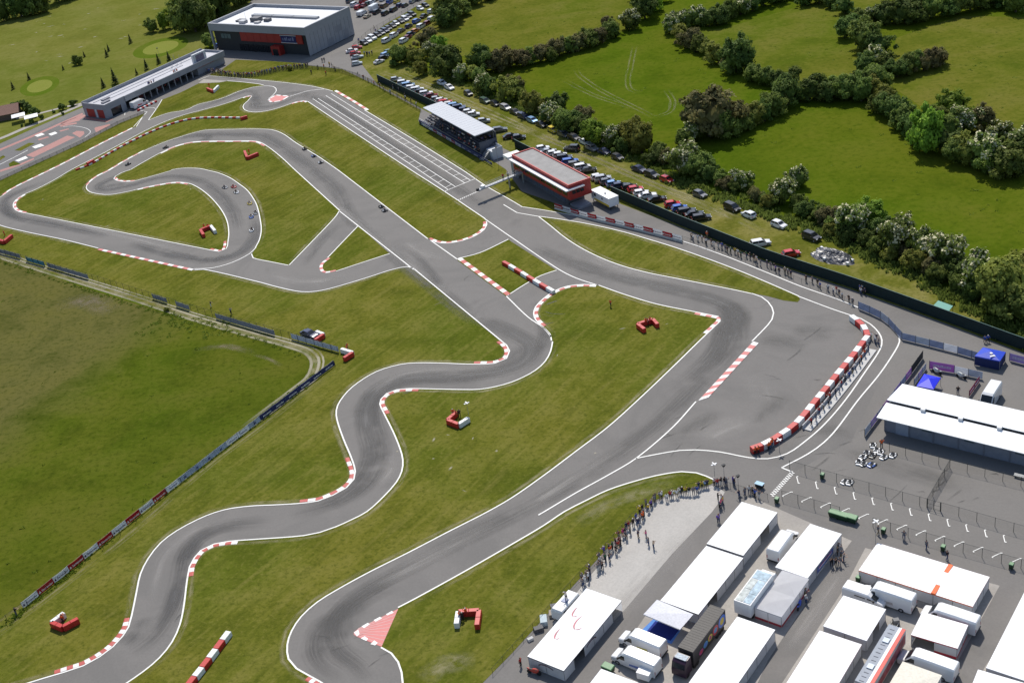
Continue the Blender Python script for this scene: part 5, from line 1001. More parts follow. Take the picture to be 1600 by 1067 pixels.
# ================================================================== tents
def tent(corners, label, z=2.3, trim=None, rise=.28, walls=None, logo=None, canvas=None, door=None, skirt=None, cat='tent', split=None):
    P = [G(x, y, z) for x, y in corners[:4]] if len(corners) == 4 else None
    if P is None:
        A, B, D_ = [G(x, y, z) for x, y in corners]; P = [A, B, B + D_ - A, D_]
    A = P[0]; u = ((P[1] - P[0]) + (P[2] - P[3])) / 2; v = ((P[3] - P[0]) + (P[2] - P[1])) / 2
    ux = u.normalized(); vy = (v - ux * v.dot(ux)); W_2, D_2 = u.length, vy.length; cen = (P[0] + P[1] + P[2] + P[3]) / 4
    o = cen - ux * W_2 / 2 - vy / 2; e = empty('tent', (o.x, o.y, .062), math.atan2(u.y, u.x), label, cat, 'white paddock tents')
    sgn = 1 if (ux.x * vy.y - ux.y * vy.x) > 0 else -1                 # v lies on local +y or -y
    Y = lambda y: y * sgn
    cv = canvas or CANV; zt = z + rise; long_x = W_2 > D_2; ins = min(W_2, D_2) / 2
    a, b, c, d_ = (-.06, Y(-.06), z), (W_2 + .06, Y(-.06), z), (W_2 + .06, Y(D_2 + .06), z), (-.06, Y(D_2 + .06), z)
    n_r = max(1, round(max(W_2, D_2) / max(5.5, min(W_2, D_2)))); mb = MB()
    for k in range(n_r):                                              # one shallow pyramid roof per bay
        if long_x: x0, x1, y0, y1 = -.06 + (W_2 + .12) * k / n_r, -.06 + (W_2 + .12) * (k + 1) / n_r, -.06, D_2 + .06
        else: x0, x1, y0, y1 = -.06, W_2 + .06, -.06 + (D_2 + .12) * k / n_r, -.06 + (D_2 + .12) * (k + 1) / n_r
        cx, cy = (x0 + x1) / 2, (y0 + y1) / 2; r4 = [(x0, Y(y0), z), (x1, Y(y0), z), (x1, Y(y1), z), (x0, Y(y1), z)]
        for i in range(4): mb.poly([r4[i], r4[(i + 1) % 4], (cx, Y(cy), zt)])
    rf = mb.build('roof', cv, e)
    tr = trim or M((.55, .56, .6), .6)
    for (x0, y0), (x1, y1) in (((0, 0), (W_2, 0)), ((W_2, 0), (W_2, D_2)), ((W_2, D_2), (0, D_2)), ((0, D_2), (0, 0))):
        mb = MB(); t2 = .03; mb.poly([(x0 + (t2 if x0 > 0 else -t2), Y(y0 + (t2 if y0 > 0 else -t2)), z - .22), (x1 + (t2 if x1 > 0 else -t2), Y(y1 + (t2 if y1 > 0 else -t2)), z - .22), (x1 + (.07 if x1 > 0 else -.07), Y(y1 + (.07 if y1 > 0 else -.07)), z + .01), (x0 + (.07 if x0 > 0 else -.07), Y(y0 + (.07 if y0 > 0 else -.07)), z + .01)]); mb.build('valance', tr, rf)
    for i, ((x0, y0), (x1, y1)) in enumerate((((0, 0), (W_2, 0)), ((W_2, 0), (W_2, D_2)), ((W_2, D_2), (0, D_2)), ((0, D_2), (0, 0)))):
        Lw = math.hypot(x1 - x0, y1 - y0); nb = max(1, round(Lw / 3.0))
        for k in range(nb):
            if door and (i, k) in door: continue
            pa = (x0 + (x1 - x0) * (k + .01) / nb, Y(y0 + (y1 - y0) * (k + .01) / nb)); pb = (x0 + (x1 - x0) * (k + .99) / nb, Y(y0 + (y1 - y0) * (k + .99) / nb))
            zb = .5 if skirt and i in (1, 2) else .04
            mb = MB(); mb.poly([(*pa, zb), (*pb, zb), (*pb, z - .05), (*pa, z - .05)]); mb.build('wall_panel', CANVG if i != 3 else cv, e)
            if zb > .1: mb = MB(); mb.poly([(*pa, .04), (*pb, .04), (*pb, zb), (*pa, zb)]); mb.build('skirt', skirt, e)
            mb = MB(); mb.bar((*pa, 0), (*pa, z), .05); mb.build('pole', STEEL, e)
    if split is not None: MB().box(W_2 * split - .35, W_2 * split + .35, min(Y(-.07), Y(D_2 + .07)), max(Y(-.07), Y(D_2 + .07)), z - .05, z + .16).build('gutter', ORNG, rf)
    if logo:
        for lx, ly, s_ in ((.28, .62, 1.0), (.55, .40, 1.5), (.25, .30, 1.0)):
            m3 = MB(); pr = None
            for k in range(13):
                an = R(40 + k * 14); w_ = .13 * math.sin(math.pi * k / 12) + .02; x = W_2 * lx + math.cos(an) * s_ * .62; y = D_2 * ly + math.sin(an) * s_ * 1.5
                zz = z + rise * (1 - max(abs(x / W_2 - .5) * 2, abs((y / D_2 * n_r) % 1 - .5) * 2)) + .05
                cur = ((x - w_, Y(y), zz), (x + w_, Y(y), zz))
                if pr: m3.poly([pr[0], pr[1], cur[1], cur[0]])
                pr = cur
            m3.build('emblem', M((.55, .22, .24), .7), rf)
        m3 = MB()
        for k in range(10):
            an = R(20 + k * 16); an2 = R(20 + (k + 1) * 16); 
            for yy, xx in (((W_2 * .5), 0),): m3.poly([(W_2 * .5 + math.cos(an) * 1.5, Y(D_2 + .05), 1.2 + math.sin(an) * .7), (W_2 * .5 + math.cos(an2) * 1.5, Y(D_2 + .05), 1.2 + math.sin(an2) * .7), (W_2 * .5 + math.cos(an2) * 1.3, Y(D_2 + .05), 1.2 + math.sin(an2) * .5), (W_2 * .5 + math.cos(an) * 1.3, Y(D_2 + .05), 1.2 + math.sin(an) * .5)])
            m3.poly([(W_2 + .05, Y(D_2 * .55 + math.cos(an) * 1.5), 1.2 + math.sin(an) * .7), (W_2 + .05, Y(D_2 * .55 + math.cos(an2) * 1.5), 1.2 + math.sin(an2) * .7), (W_2 + .05, Y(D_2 * .55 + math.cos(an2) * 1.3), 1.2 + math.sin(an2) * .5), (W_2 + .05, Y(D_2 * .55 + math.cos(an) * 1.3), 1.2 + math.sin(an) * .5)])
        m3.build('wall_emblem', M((.12, .05, .07), .6), e)
    return e
TRD = M((.04, .045, .07), .6); TRR = M((.42, .03, .05), .6)
tent(q(1158.4, 784, 1213.7, 801.1, 1161.7, 867.7, 1105.6, 849.9), 'white tent with dark trim nearest the checkered line', trim=TRD, door={(1, 1)})
tent(q(1103.2, 853.1, 1160, 871.8, 1033.3, 938.4), 'long white tent with dark trim behind the dark lorry', trim=TRD, door={(1, 3)})
tent(q(917.4, 920, 971.7, 938.7, 879.7, 1047.3, 823.7, 1024.6), 'long white tent with red ring emblems on its roof', trim=TRD, logo=True, door={(1, 0), (1, 4)})
t4 = tent(q(1264.5, 818.7, 1313.7, 833.7, 1262.5, 903.7, 1213.7, 886), 'white tent with printed side wall beside the team in black')
tent(q(1221, 891, 1263.5, 904.7, 1221, 964, 1180.6, 949.4), 'greyish white tent with red skirt beside the blue-roofed truck', skirt=TRR, canvas=CANVG)
tent(q(1153, 964, 1211.5, 984.3, 1076, 1066), 'white tent with dark trim right of the dark lorry', trim=TRD, door={(1, 4)})
tent(q(1371, 849, 1545, 901, 1520, 948, 1342.5, 890.5), 'wide white tent with orange gutter and orange trim', trim=ORNG, split=.6667)
tent(q(1317.5, 930, 1383.7, 952.5, 1353.7, 1000, 1287.5, 978.7), 'square white tent between the lane and the metal trolley', door={(1, 1)})
tent(q(1442.2, 957.1, 1514.1, 976.7, 1493.8, 1012.7, 1423.4, 990.8), 'small white tent with dark red trim and red doorway', trim=TRR, skirt=TRR, door={(2, 1)})
tent(q(1282.5, 986, 1347.5, 1007.5, 1227.5, 1066.7), 'big white tent with thin red edge left of the grey trailer', trim=TRR)
tent(q(1411, 1033.7, 1471, 1055, 1383, 1080), 'cream tent at the bottom edge below the last van', canvas=M((.74, .70, .60), .75))
tent(q(1614, 903, 1690, 925, 1540, 1042.5), 'huge white tent cut by the right edge')
tent(q(1532.5, 1047.5, 1610, 1070, 1505, 1095), 'white tent in the bottom right corner')
tent(q(939, 1045, 1000, 1068, 915, 1078), 'white tent at the bottom edge left of the vans')
tent(q(1026, 937.7, 1082.6, 959.2, 1062.4, 983.6, 1007, 959.2), 'open white awning roof beside the dark lorry', canvas=M((.66, .66, .70), .75), door={(i, k) for i in range(4) for k in range(4)}, z=2.6, cat='awning')
# printed wall of the fourth tent
mb = MB(); mb.box(.05, 6.0, -.02, .02, .5, 1.7)
pr = G(1291, 868, 1.1); o = put('wall_banner', mesh('wall_banner', [(-3, 0, -.6), (3, 0, -.6), (3, 0, .6), (-3, 0, .6)], [[0, 1, 2, 3]], M((.10, .14, .38), .6, var=.4, scale=1.2)), t4)
o.location = t4.matrix_basis.inverted() @ Vector((0, 0, 0)) if 0 else (0, 0, 0)
dx = max(v.co.x for v in [x for c in t4.children if c.name.startswith('roof') for x in c.data.vertices]) ; yy = [x.co.y for c in t4.children if c.name.startswith('roof') for x in c.data.vertices]
o.location = (dx + .02, (min(yy) + max(yy)) / 2, 1.25); o.rotation_euler = (0, 0, R(90))
for nm, zc, hh, col in (('banner_stripe', 0.2, .12, (.7, .1, .12)), ('banner_stripe', -.1, .2, (.75, .75, .8))):
    b_ = put(nm, mesh(nm, [(-2.6, -.02, zc), (2.2, -.02, zc), (2.4, -.02, zc + hh), (-2.2, -.02, zc + hh)], [[0, 1, 2, 3]], M(col, .6)), o)
# blue carpet beside the awning, blue canopies
flat_poly('blue_carpet', gl(q(1022, 966, 1066, 981, 1049, 1006, 999, 988)), .07, M((.10, .25, .62), .9, var=.15), kind='structure'); flat_poly('blue_carpet', gl(q(1024, 970, 1062, 983, 1048, 1001, 1010, 987)), .076, M((.015, .03, .22), .9, var=.15), kind='structure')
def canopy(corners, z, label, col, rise=.7, sides=False):
    P = [G(x, y, z) for x, y in corners]; c = sum(P, Vector()) / 4; e = empty('canopy', (c.x, c.y, .06), 0, label, 'canopy', 'blue canopies'); mb = MB()
    for i in range(4): mb.poly([P[i] - Vector((c.x, c.y, .06)), P[(i + 1) % 4] - Vector((c.x, c.y, .06)), (0, 0, z + rise)])
    mb.build('roof', col, e)
    for i in range(4):
        a, b = P[i] - Vector((c.x, c.y, 0)), P[(i + 1) % 4] - Vector((c.x, c.y, 0)); mb = MB(); mb.bar((a.x, a.y, 0), (a.x, a.y, z), .04); mb.build('leg', STEEL, e)
        mb = MB(); mb.poly([(a.x, a.y, z - .3), (b.x, b.y, z - .3), (b.x, b.y, z - .05), (a.x, a.y, z - .05)]); mb.build('valance', col, e)
        if sides and i in (1, 2): mb = MB(); mb.poly([(a.x * .99, a.y * .99, .1), (b.x * .99, b.y * .99, .1), (b.x * .99, b.y * .99, z - .3), (a.x * .99, a.y * .99, z - .3)]); mb.build('side_wall', M((.008, .02, .10), .7), e)
    return e
cb = canopy(q(1536, 542.5, 1571.5, 550, 1562.5, 564, 1523, 556), 2.3, 'bigger blue canopy with white emblem by the paddock entrance', BLUE, sides=True)
canopy(q(1444, 584, 1470, 590, 1458.5, 608, 1432, 603), 2.0, 'small bright blue canopy half behind the long white roof', M((.02, .03, .75), .45))
mb = MB(); mb.cyl((-.2, -.6, 2.84), .3, .02, 'z', 10); mb.poly([(-.9, -1.6, 2.62), (.3, -1.6, 2.62), (.2, -1.2, 2.75), (-.7, -1.2, 2.75)]); mb.build('emblem', WHT, cb)

# ================================================================== cars
GLASS = M((.015, .018, .022), .12, var=.05, spec=.7); TYRE = M((.015, .015, .016), .8); RIM = M((.45, .45, .47), .35, .5); LAMP = M((.75, .76, .78), .2); TAIL = M((.35, .02, .02), .3); TRIM = M((.03, .03, .033), .6)
def loft(mb, S, mi=0):
    """S: list of rings (same count) -> skin with end caps"""
    n = len(S[0]); b = len(mb.V)
    for r in S: mb.V += [Vector(p) for p in r]
    for i in range(len(S) - 1):
        for j in range(n):
            k = (j + 1) % n; mb.F.append([b + i * n + j, b + i * n + k, b + (i + 1) * n + k, b + (i + 1) * n + j]); mb.M.append(mi)
    mb.F.append([b + j for j in range(n)]); mb.F.append([b + (len(S) - 1) * n + j for j in range(n)][::-1]); mb.M += [mi, mi]
def lerp2(a, b, u, v, quad):
    p0, p1, p2, p3 = [Vector(x) for x in quad]; return (p0 * (1 - u) + p1 * u) * (1 - v) + (p3 * (1 - u) + p2 * u) * v
def inset(mb, quad, mu=.06, mv=.12, off=.012):
    p = [lerp2(0, 0, u, v, quad) for u, v in ((mu, mv), (1 - mu, mv), (1 - mu, 1 - mv), (mu, 1 - mv))]
    n = (p[1] - p[0]).cross(p[3] - p[0]).normalized(); c = sum(p, Vector()) / 4
    if n.dot(Vector((c.x, c.y, c.z)) - Vector((c.x * .5, 0, .9))) < 0: n = -n
    mb.poly([x + n * off for x in p])
KIND = {  # length, width, belt z, roof z, hood length, windscreen run, roof end, rear run, hood z
    'hatchback': (3.95, 1.70, .92, 1.46, .95, .75, 3.45, .40, .86), 'saloon': (4.55, 1.76, .92, 1.44, 1.15, .85, 3.30, .75, .86), 'estate': (4.55, 1.78, .95, 1.50, 1.10, .80, 4.15, .32, .88), 'off-roader': (4.45, 1.86, 1.08, 1.72, 1.10, .65, 4.05, .30, 1.04), 'people carrier': (4.55, 1.82, 1.0, 1.70, .75, .95, 4.20, .28, .92), 'coupe': (4.2, 1.76, .86, 1.32, 1.30, .85, 2.95, 1.0, .80)}
def make_car(kind):
    L, W, zb, zr, hl, ws, re, rr, hz = KIND[kind]; h = W / 2
    e = bpy.data.objects.new('car', None); x0 = -L / 2
    mb = MB(); S = []
    for x, w_, zl, zt in ((0, .80, .30, .62), (.12, .93, .22, hz - .12), (.5, .99, .20, hz - .04), (hl, 1, .20, hz + .02), (hl + .1, 1, .20, zb), (L * .5, 1, .20, zb + .01), (L - .55, 1, .20, zb + .02), (L - .12, .95, .24, zb - .04), (L, .86, .34, zb - .25)):
        X = -(x0 + x); S.append([(X, -h * w_, zl), (X, -h * w_ * 1.0, (zl + zt) * .55), (X, -h * w_ * .93, zt), (X, h * w_ * .93, zt), (X, h * w_, (zl + zt) * .55), (X, h * w_, zl)])
    loft(mb, S)
    a0, a1, b0, b1 = hl, hl + ws, re, min(L - .1, re + rr)      # cabin
    X = lambda x: -(x0 + x); t_ = .80; q_ = .92
    lo = [(X(a0), -h * q_, zb), (X(a0), h * q_, zb), (X(b1), h * q_, zb), (X(b1), -h * q_, zb)]; hi = [(X(a1), -h * t_, zr - .03), (X(a1), h * t_, zr - .03), (X(b0), h * t_, zr - .02), (X(b0), -h * t_, zr - .02)]
    b = len(mb.V); mb.V += [Vector(p) for p in lo + hi]
    for f in ((0, 1, 5, 4), (1, 2, 6, 5), (2, 3, 7, 6), (3, 0, 4, 7)): mb.F.append([b + i for i in f]); mb.M.append(0)
    mb.hexa([Vector(p) for p in (hi[0], hi[3], hi[2], hi[1])] + [Vector(p) * 1.0 + Vector((-.1 if i in (0, 3) else .1, .08 if i < 2 else -.08, .05)) for i, p in enumerate((hi[0], hi[3], hi[2], hi[1]))])
    bd = bpy.data.objects.new('body', mb.mesh('body', TRIM, True)); bd.parent = e
    for p in bd.data.polygons: p.use_smooth = False
    g = MB(); inset(g, (lo[0], lo[1], hi[1], hi[0])); inset(g, (lo[2], lo[3], hi[3], hi[2]), .06, .16)
    for s_ in (0, 1):
        A_, B_, C_, D_ = ((lo[3], lo[0], hi[0], hi[3]), (lo[1], lo[2], hi[2], hi[1]))[s_]
        for u0, u1 in ((.05, .48), (.52, .95)):
            qd = [lerp2(0, 0, u, v, (A_, B_, C_, D_)) for u, v in ((u0, .1), (u1, .1), (u1, .88), (u0, .88))]; nn = Vector((0, -1 if s_ == 0 else 1, .15)).normalized(); g.poly([p + nn * .012 for p in qd])
    o = bpy.data.objects.new('windows', g.mesh('windows', GLASS)); o.parent = e
    wm = MB().cyl((0, -.1, 0), .31, .2, 'y', 14).mesh('wheel', TYRE); rm = MB().cyl((0, -.112, 0), .2, .224, 'y', 10).mesh('rim', RIM)
    for x in (.75, L - .78):
        for s_ in (-1, 1):
            o = bpy.data.objects.new('wheel', wm); o.parent = e; o.location = (X(x), s_ * (h - .09), .31); r_ = bpy.data.objects.new('rim', rm); r_.parent = o
    for nm, x, mt, zz in (('headlight', .06, LAMP, hz - .22), ('tail_light', L - .05, TAIL, zb - .22)):
        for s_ in (-1, 1):
            o = bpy.data.objects.new(nm, MB().box(-.1, .1, -.18, .18, -.08, .08).mesh(nm, mt)); o.parent = e; o.location = (X(x), s_ * h * .68, zz)
    o = bpy.data.objects.new('mirrors', MB().box(X(a0 + .3) - .1, X(a0 + .3) + .06, -h - .16, -h + .02, zb, zb + .14).box(X(a0 + .3) - .1, X(a0 + .3) + .06, h - .02, h + .16, zb, zb + .14).mesh('mirrors', TRIM)); o.parent = e
    return e
CARS = {k: make_car(k) for k in KIND}
PAINT = {'white': (.78, .78, .78), 'silver': (.42, .43, .45), 'grey': (.13, .135, .145), 'dark grey': (.05, .052, .058), 'black': (.012, .012, .014), 'navy': (.016, .028, .085), 'blue': (.03, .12, .48), 'light blue': (.22, .38, .62), 'red': (.52, .015, .02), 'maroon': (.2, .015, .025), 'yellow': (.72, .55, .06), 'green': (.02, .07, .04), 'orange': (.6, .2, .04), 'beige': (.45, .38, .25), 'brown': (.16, .09, .04)}
_pm = {}
def carpaint(c):
    if c not in _pm:
        ma, n, b = newmat('car_paint'); b.inputs['Base Color'].default_value = (*PAINT[c], 1); b.inputs['Roughness'].default_value = .28; b.inputs['Coat Weight'].default_value = .6; b.inputs['Coat Roughness'].default_value = .06
        b.inputs['Metallic'].default_value = .5 if c in ('silver', 'grey', 'dark grey', 'light blue') else 0; _pm[c] = ma
    return _pm[c]
def car(P, rz, col, kind, label, group, z=.02):
    c = CARS[kind].copy(); C.objects.link(c); c.location = (P.x, P.y, z); c.rotation_euler = (0, 0, rz); tag(c, label, 'car', group); c.scale = (1.13, 1.13, 1.13)
    for ch in CARS[kind].children:
        d = ch.copy(); C.objects.link(d); d.parent = c
        if ch.name.startswith('body'): d.material_slots[0].link = 'OBJECT'; d.material_slots[0].material = carpaint(col)
        for g2 in ch.children: g_ = g2.copy(); C.objects.link(g_); g_.parent = d
    return c
KL = ['hatchback', 'hatchback', 'saloon', 'estate', 'off-roader', 'people carrier', 'hatchback']
def cars(rows, where, group, ang, jit=.06, z=.02):
    for k, r_ in enumerate(rows):
        x, y, col = r_[:3]; kd = r_[3] if len(r_) > 3 and r_[3] else random.choice(KL); a = r_[4] if len(r_) > 4 else ang
        if callable(a): a = a(x, y)
        car(G(x, y), a + random.uniform(-jit, jit), col, kd, f'{col} {kd}, {nth(k)} from the left {where}', group, z)
def hd(dx, dy):
    def f(x, y): v = G(x + dx, y + dy) - G(x, y); return math.atan2(v.y, v.x)
    return f
NI = R(1); PA = R(-62)
cars([(619, 127, 'silver'), (631, 133, 'white'), (638, 136.5, 'light blue'), (645, 140, 'white'), (652, 143, 'white'), (659, 146, 'black'), (666, 149, 'white'), (674, 152.5, 'maroon')], 'in the row behind the upper green wall', 'cars behind the upper green wall', NI)
cars([(683, 157.5, 'silver'), (690, 160, 'white'), (696, 163, 'red'), (703, 166, 'white'), (711, 169, 'light blue'), (717, 172, 'navy'), (726, 175, 'navy'), (733, 178, 'white'), (740, 182, 'white'), (756, 192, 'silver'), (781, 206, 'grey', 'estate'), (798, 216, 'black', 'saloon'), (811, 218, 'dark grey', 'hatchback')], 'in the row behind the grandstand', 'cars behind the grandstand', NI)
cars([(848, 235, 'white'), (857, 240, 'silver'), (866, 243, 'white'), (875, 245.5, 'white'), (882, 250.5, 'dark grey'), (891, 255.5, 'blue'), (900, 260, 'grey'), (910, 265, 'white'), (919, 269, 'black', 'saloon')], 'in the row behind the red building', 'cars behind the red building', NI)
cars([(935, 280, 'white'), (942, 283, 'silver'), (949, 287, 'grey'), (959, 290.5, 'light blue'), (969, 293.5, 'navy'), (984, 295.5, 'black'), (993, 299, 'red', 'hatchback'), (1002, 305, 'white', 'hatchback'), (1012, 309, 'white', 'saloon'), (1027, 314.5, 'black', 'saloon')], 'in the row above the white container', 'cars above the container', NI)
cars([(1051, 322.5, 'red', 'hatchback'), (1062, 328.5, 'blue', 'hatchback'), (1073, 333.5, 'dark grey', 'estate'), (1085, 338, 'black', 'saloon'), (1096, 343.5, 'black', 'estate'), (1188, 383.5, 'white', 'estate'), (1236, 400, 'red', 'hatchback')], 'of those touching the long green wall', 'cars along the long green wall', NI)
cars([(691, 132.5, 'white', 'hatchback'), (702.5, 139.5, 'white', 'saloon'), (732, 149, 'black', 'hatchback'), (758, 160.5, 'green', 'estate'), (774, 165, 'black', 'hatchback'), (790, 171, 'silver', 'estate'), (805, 178, 'dark grey', 'saloon'), (818, 184.5, 'navy', 'estate'), (832, 191, 'light blue', 'hatchback'), (846, 197.5, 'black', 'saloon'), (864, 206, 'yellow', 'hatchback'), (880.6, 212.5, 'grey', 'saloon'), (896.6, 218, 'black', 'estate'), (915, 225, 'white', 'saloon'), (925, 234, 'silver', 'estate'), (944, 240, 'navy', 'saloon'), (965, 249, 'dark grey', 'hatchback')], 'in the long line under the hedge', 'cars along the hedge', PA)
cars([(998.5, 267.5, 'navy', 'saloon'), (1018.5, 276, 'dark grey', 'estate'), (1042, 284, 'red', 'hatchback'), (1093.5, 307, 'grey', 'hatchback'), (1144, 328, 'black', 'people carrier'), (1170, 339, 'white', 'hatchback', R(118)), (1217, 354.5, 'white', 'hatchback'), (1268, 374, 'dark grey', 'off-roader')], 'in the right hedge line', 'cars along the hedge', PA)
cars([(894, 235.5, 'dark grey', 'off-roader', R(150))], 'alone on the parking strip', 'cars along the hedge', PA)
up = hd(12, -7)
cars([(569, 70, 'dark grey'), (575, 66, 'white'), (582, 62, 'white'), (590, 57.5, 'black'), (596, 54, 'grey'), (602, 50.5, 'navy'), (607, 47, 'dark grey'), (613, 43, 'black'), (619, 39.5, 'silver'), (626, 36, 'black'), (633, 32.5, 'white'), (638, 29, 'grey'), (644, 25.5, 'black'), (657, 16, 'white'), (665, 11, 'dark grey')], 'in the row at the car park fence', 'cars in the far grass park', hd(10, 3))
cars([(604, 66, 'white', 'people carrier'), (616, 58, 'white', 'off-roader'), (627, 50.5, 'black'), (639, 43.5, 'navy'), (651, 35.5, 'blue'), (663, 27.5, 'dark grey'), (674, 20, 'white')], 'in the middle far grass row', 'cars in the far grass park', up)
cars([(631, 66.5, 'white'), (637, 61, 'maroon'), (642, 56, 'navy'), (649, 51, 'orange'), (658, 44, 'white'), (668, 38.5, 'maroon'), (675, 31.5, 'white')], 'in the row under far shrubs', 'cars in the far grass park', up)
cars([(592.5, 99, 'white', 'coupe'), (599.5, 93, 'black'), (604, 88, 'light blue'), (608, 83.5, 'green')], 'in the short row beside the first shrubs', 'cars in the far grass park', hd(10, -4))
cars([(550, 82, 'white', 'saloon'), (555.5, 86, 'red'), (558, 77, 'red'), (558.5, 92, 'silver', 'saloon'), (558, 102, 'silver', 'hatchback')], 'in the cluster at the hall corner', 'cars in the far grass park', hd(10, -2))
cars([(547, 4, 'grey'), (554, 10, 'white'), (560, 14, 'red'), (569, 11, 'maroon'), (568, 5, 'red'), (575, 8, 'green'), (581, 6, 'white'), (587, 2, 'black'), (574, 28, 'beige', 'coupe'), (589, 21.5, 'black'), (601, 12, 'brown'), (602.5, 23.5, 'black', 'off-roader'), (610, 5.5, 'blue'), (615.5, 18, 'black'), (620.5, 5, 'yellow'), (625, 11, 'navy'), (633, 11, 'dark grey'), (645, 5, 'silver'), (655, 1, 'grey'), (599, 1, 'white')], 'in the paved hall car park', 'cars in the paved park', up, z=.06)
cars([(484, 525.5, 'navy', 'saloon')], 'parked behind the fence marshal post', 'cars along the hedge', hd(10, 3), z=.02)
cars([(345, 73, 'blue', 'estate')], 'parked in the shade of the big hall', 'cars in the paved park', hd(10, -3), z=.06)

# ================================================================== vans, lorry, trailer
def van(P, rz, label, L=6.6, W=2.0, H=2.65, windows=False, stripe=None, group='white vans', box=False):
    e = empty('van', (P.x, P.y, .06), rz, label, 'van', group); e.scale = (1.22, 1.18, 1.05); h = W / 2; mb = MB(); S = []
    prof = ((0, .86, .45, .95), (.15, .95, .3, 1.12), (.95, 1, .28, 1.32), (1.75, 1, .28, H - .25), (2.15, 1, .28, H), (L * .6, 1, .28, H + .03), (L - .1, 1, .28, H), (L, .97, .35, H - .12))
    for x, w_, zl, zt in prof:
        X = L / 2 - x; tp = .93 if zt > 1.5 else .96; S.append([(X, -h * w_, zl), (X, -h * w_, zl + (zt - zl) * .55), (X, -h * w_ * .98, zl + (zt - zl) * .9), (X, -h * w_ * tp + .1, zt), (X, h * w_ * tp - .1, zt), (X, h * w_ * .98, zl + (zt - zl) * .9), (X, h * w_, zl + (zt - zl) * .55), (X, h * w_, zl)])
    loft(mb, S); mb.build('body', carpaint('white'), e)
    X = L / 2
    g = MB(); g.poly([(X - .98, -h * .86, 1.38), (X - .98, h * .86, 1.38), (X - 1.72, h * .84, H - .30), (X - 1.72, -h * .84, H - .30)]); g.V = [v + Vector((.03, 0, .03)) for v in g.V]; g.build('windscreen', GLASS, e)
    for s_ in (-1, 1):
        g = MB(); y = s_ * (h + .012); g.poly([(X - 1.2, y, 1.30), (X - 2.2, y, 1.30), (X - 2.2, y * .985, H - .55), (X - 1.75, y * .985, H - .55)]); g.build('side_window', GLASS, e)
        if windows: g = MB(); g.poly([(X - 2.4, y, 1.3), (X - 3.9, y, 1.3), (X - 3.9, y, H - .6), (X - 2.4, y, H - .6)]); g.build('side_window', GLASS, e)
        if stripe: g = MB(); g.poly([(X - 2.8, y, .75), (X - 4.6, y, .8), (X - 4.5, y, 1.3), (X - 2.9, y, 1.1)]); g.build('side_graphic', stripe, e)
        for x in (1.05, L - 1.35):
            w_ = MB().cyl((0, -.12, 0), .36, .24, 'y', 14).build('wheel', TYRE, e); w_.location = (X - x, s_ * (h - .1), .36); MB().cyl((0, -.13, 0), .2, .26, 'y', 10).build('rim', RIM, w_)
        MB().box(X - .2, X - .02, s_ * h * .7 - .16, s_ * h * .7 + .16, .72, .95).build('headlight', LAMP, e); MB().box(-X - .02, -X + .05, s_ * (h - .14) - .06, s_ * (h - .14) + .06, .8, 1.4).build('tail_light', TAIL, e); MB().box(X - 1.35, X - 1.15, s_ * (h + .12) - .12, s_ * (h + .12) + .12, 1.3, 1.65).build('mirror', TRIM, e)
    MB().box(-X - .06, -X + .02, -h * .9, h * .9, .34, .55).build('bumper', TRIM, e); MB().box(X - .16, X + .02, -h * .88, h * .88, .3, .5).build('bumper', TRIM, e)
    return e
TX = (G(1217, 801) - G(1165, 868)); NE = math.atan2(TX.y, TX.x); TY = (G(1165, 790) - G(1213, 805)); NW = math.atan2(TY.y, TY.x)
van(G(1224, 858), NE, 'white van parked between two tents, pointing up the picture')
van(G(1387, 941), NW, 'white high van in front of the wide tent with orange trim', L=7.0, H=2.8, stripe=M((.55, .5, .48), .5))
van(G(1352, 938), NW + math.pi, 'white minibus squeezed between square tent and high van', L=5.6, H=2.1, windows=True)
van(G(1484, 974), NW, 'white long van above the small tent with red trim', L=7.0)
van(G(1449, 1046), NW, 'white long van below the small tent with red trim', L=7.0)
van(G(1005, 1012), NW, 'white van with yellow tint beside the blue carpet', L=6.4, stripe=M((.55, .5, .12), .5))
van(G(995, 1040), NW, 'white van with coloured side stripes at the bottom', L=6.6, stripe=M((.15, .22, .5), .5))
van(G(1546, 630), NE + math.pi, 'white box van behind the long white roof', L=6.2, H=2.9)
pv = G(219, 166.5); van(pv, R(52), 'white ambulance-like van parked at the pit building front', L=6.2, stripe=M((.5, .03, .04), .5))
van(G(586, 16), up(586, 16), 'tall white van among cars in the paved park', L=6.5)
van(G(566, 24), up(566, 24), 'dark-sided van at the near end of the paved park', L=5.2, H=2.1, windows=True)
# box lorry with pale blue roof panels
p = G(1183, 938); e = empty('box_lorry', (p.x, p.y, .06), NE, 'white box lorry with weathered pale blue roof panels', 'lorry'); e.scale = (1.08, 1.15, 1.0); b_ = MB().box(-4.6, 3.0, -1.25, 1.25, .9, 3.5).build('box_body', WHT, e)
for i, (x0, x1, y0, y1) in enumerate(((-4.4, -2.4, -1.1, -.05), (-4.4, -1.6, .05, 1.1), (-2.3, .8, -1.1, .02), (-1.5, .8, .1, 1.1), (.95, 2.85, -1.1, 1.1))): MB().box(x0, x1, y0, y1, 3.51, 3.56).build('roof_panel', M((.44, .56, .64) if i % 2 == 0 else (.56, .60, .58), .7, var=.4, scale=1.6), b_)
mb = MB(); S = [[(x, -1.1 * w_, .5), (x, -1.1 * w_, zt * .7), (x, -1.0 * w_, zt), (x, 1.0 * w_, zt), (x, 1.1 * w_, zt * .7), (x, 1.1 * w_, .5)] for x, w_, zt in ((5.0, .92, 1.3), (4.8, 1, 1.6), (4.2, 1, 2.6), (3.1, 1, 2.75))]; loft(mb, S); mb.build('cab', WHT, e)
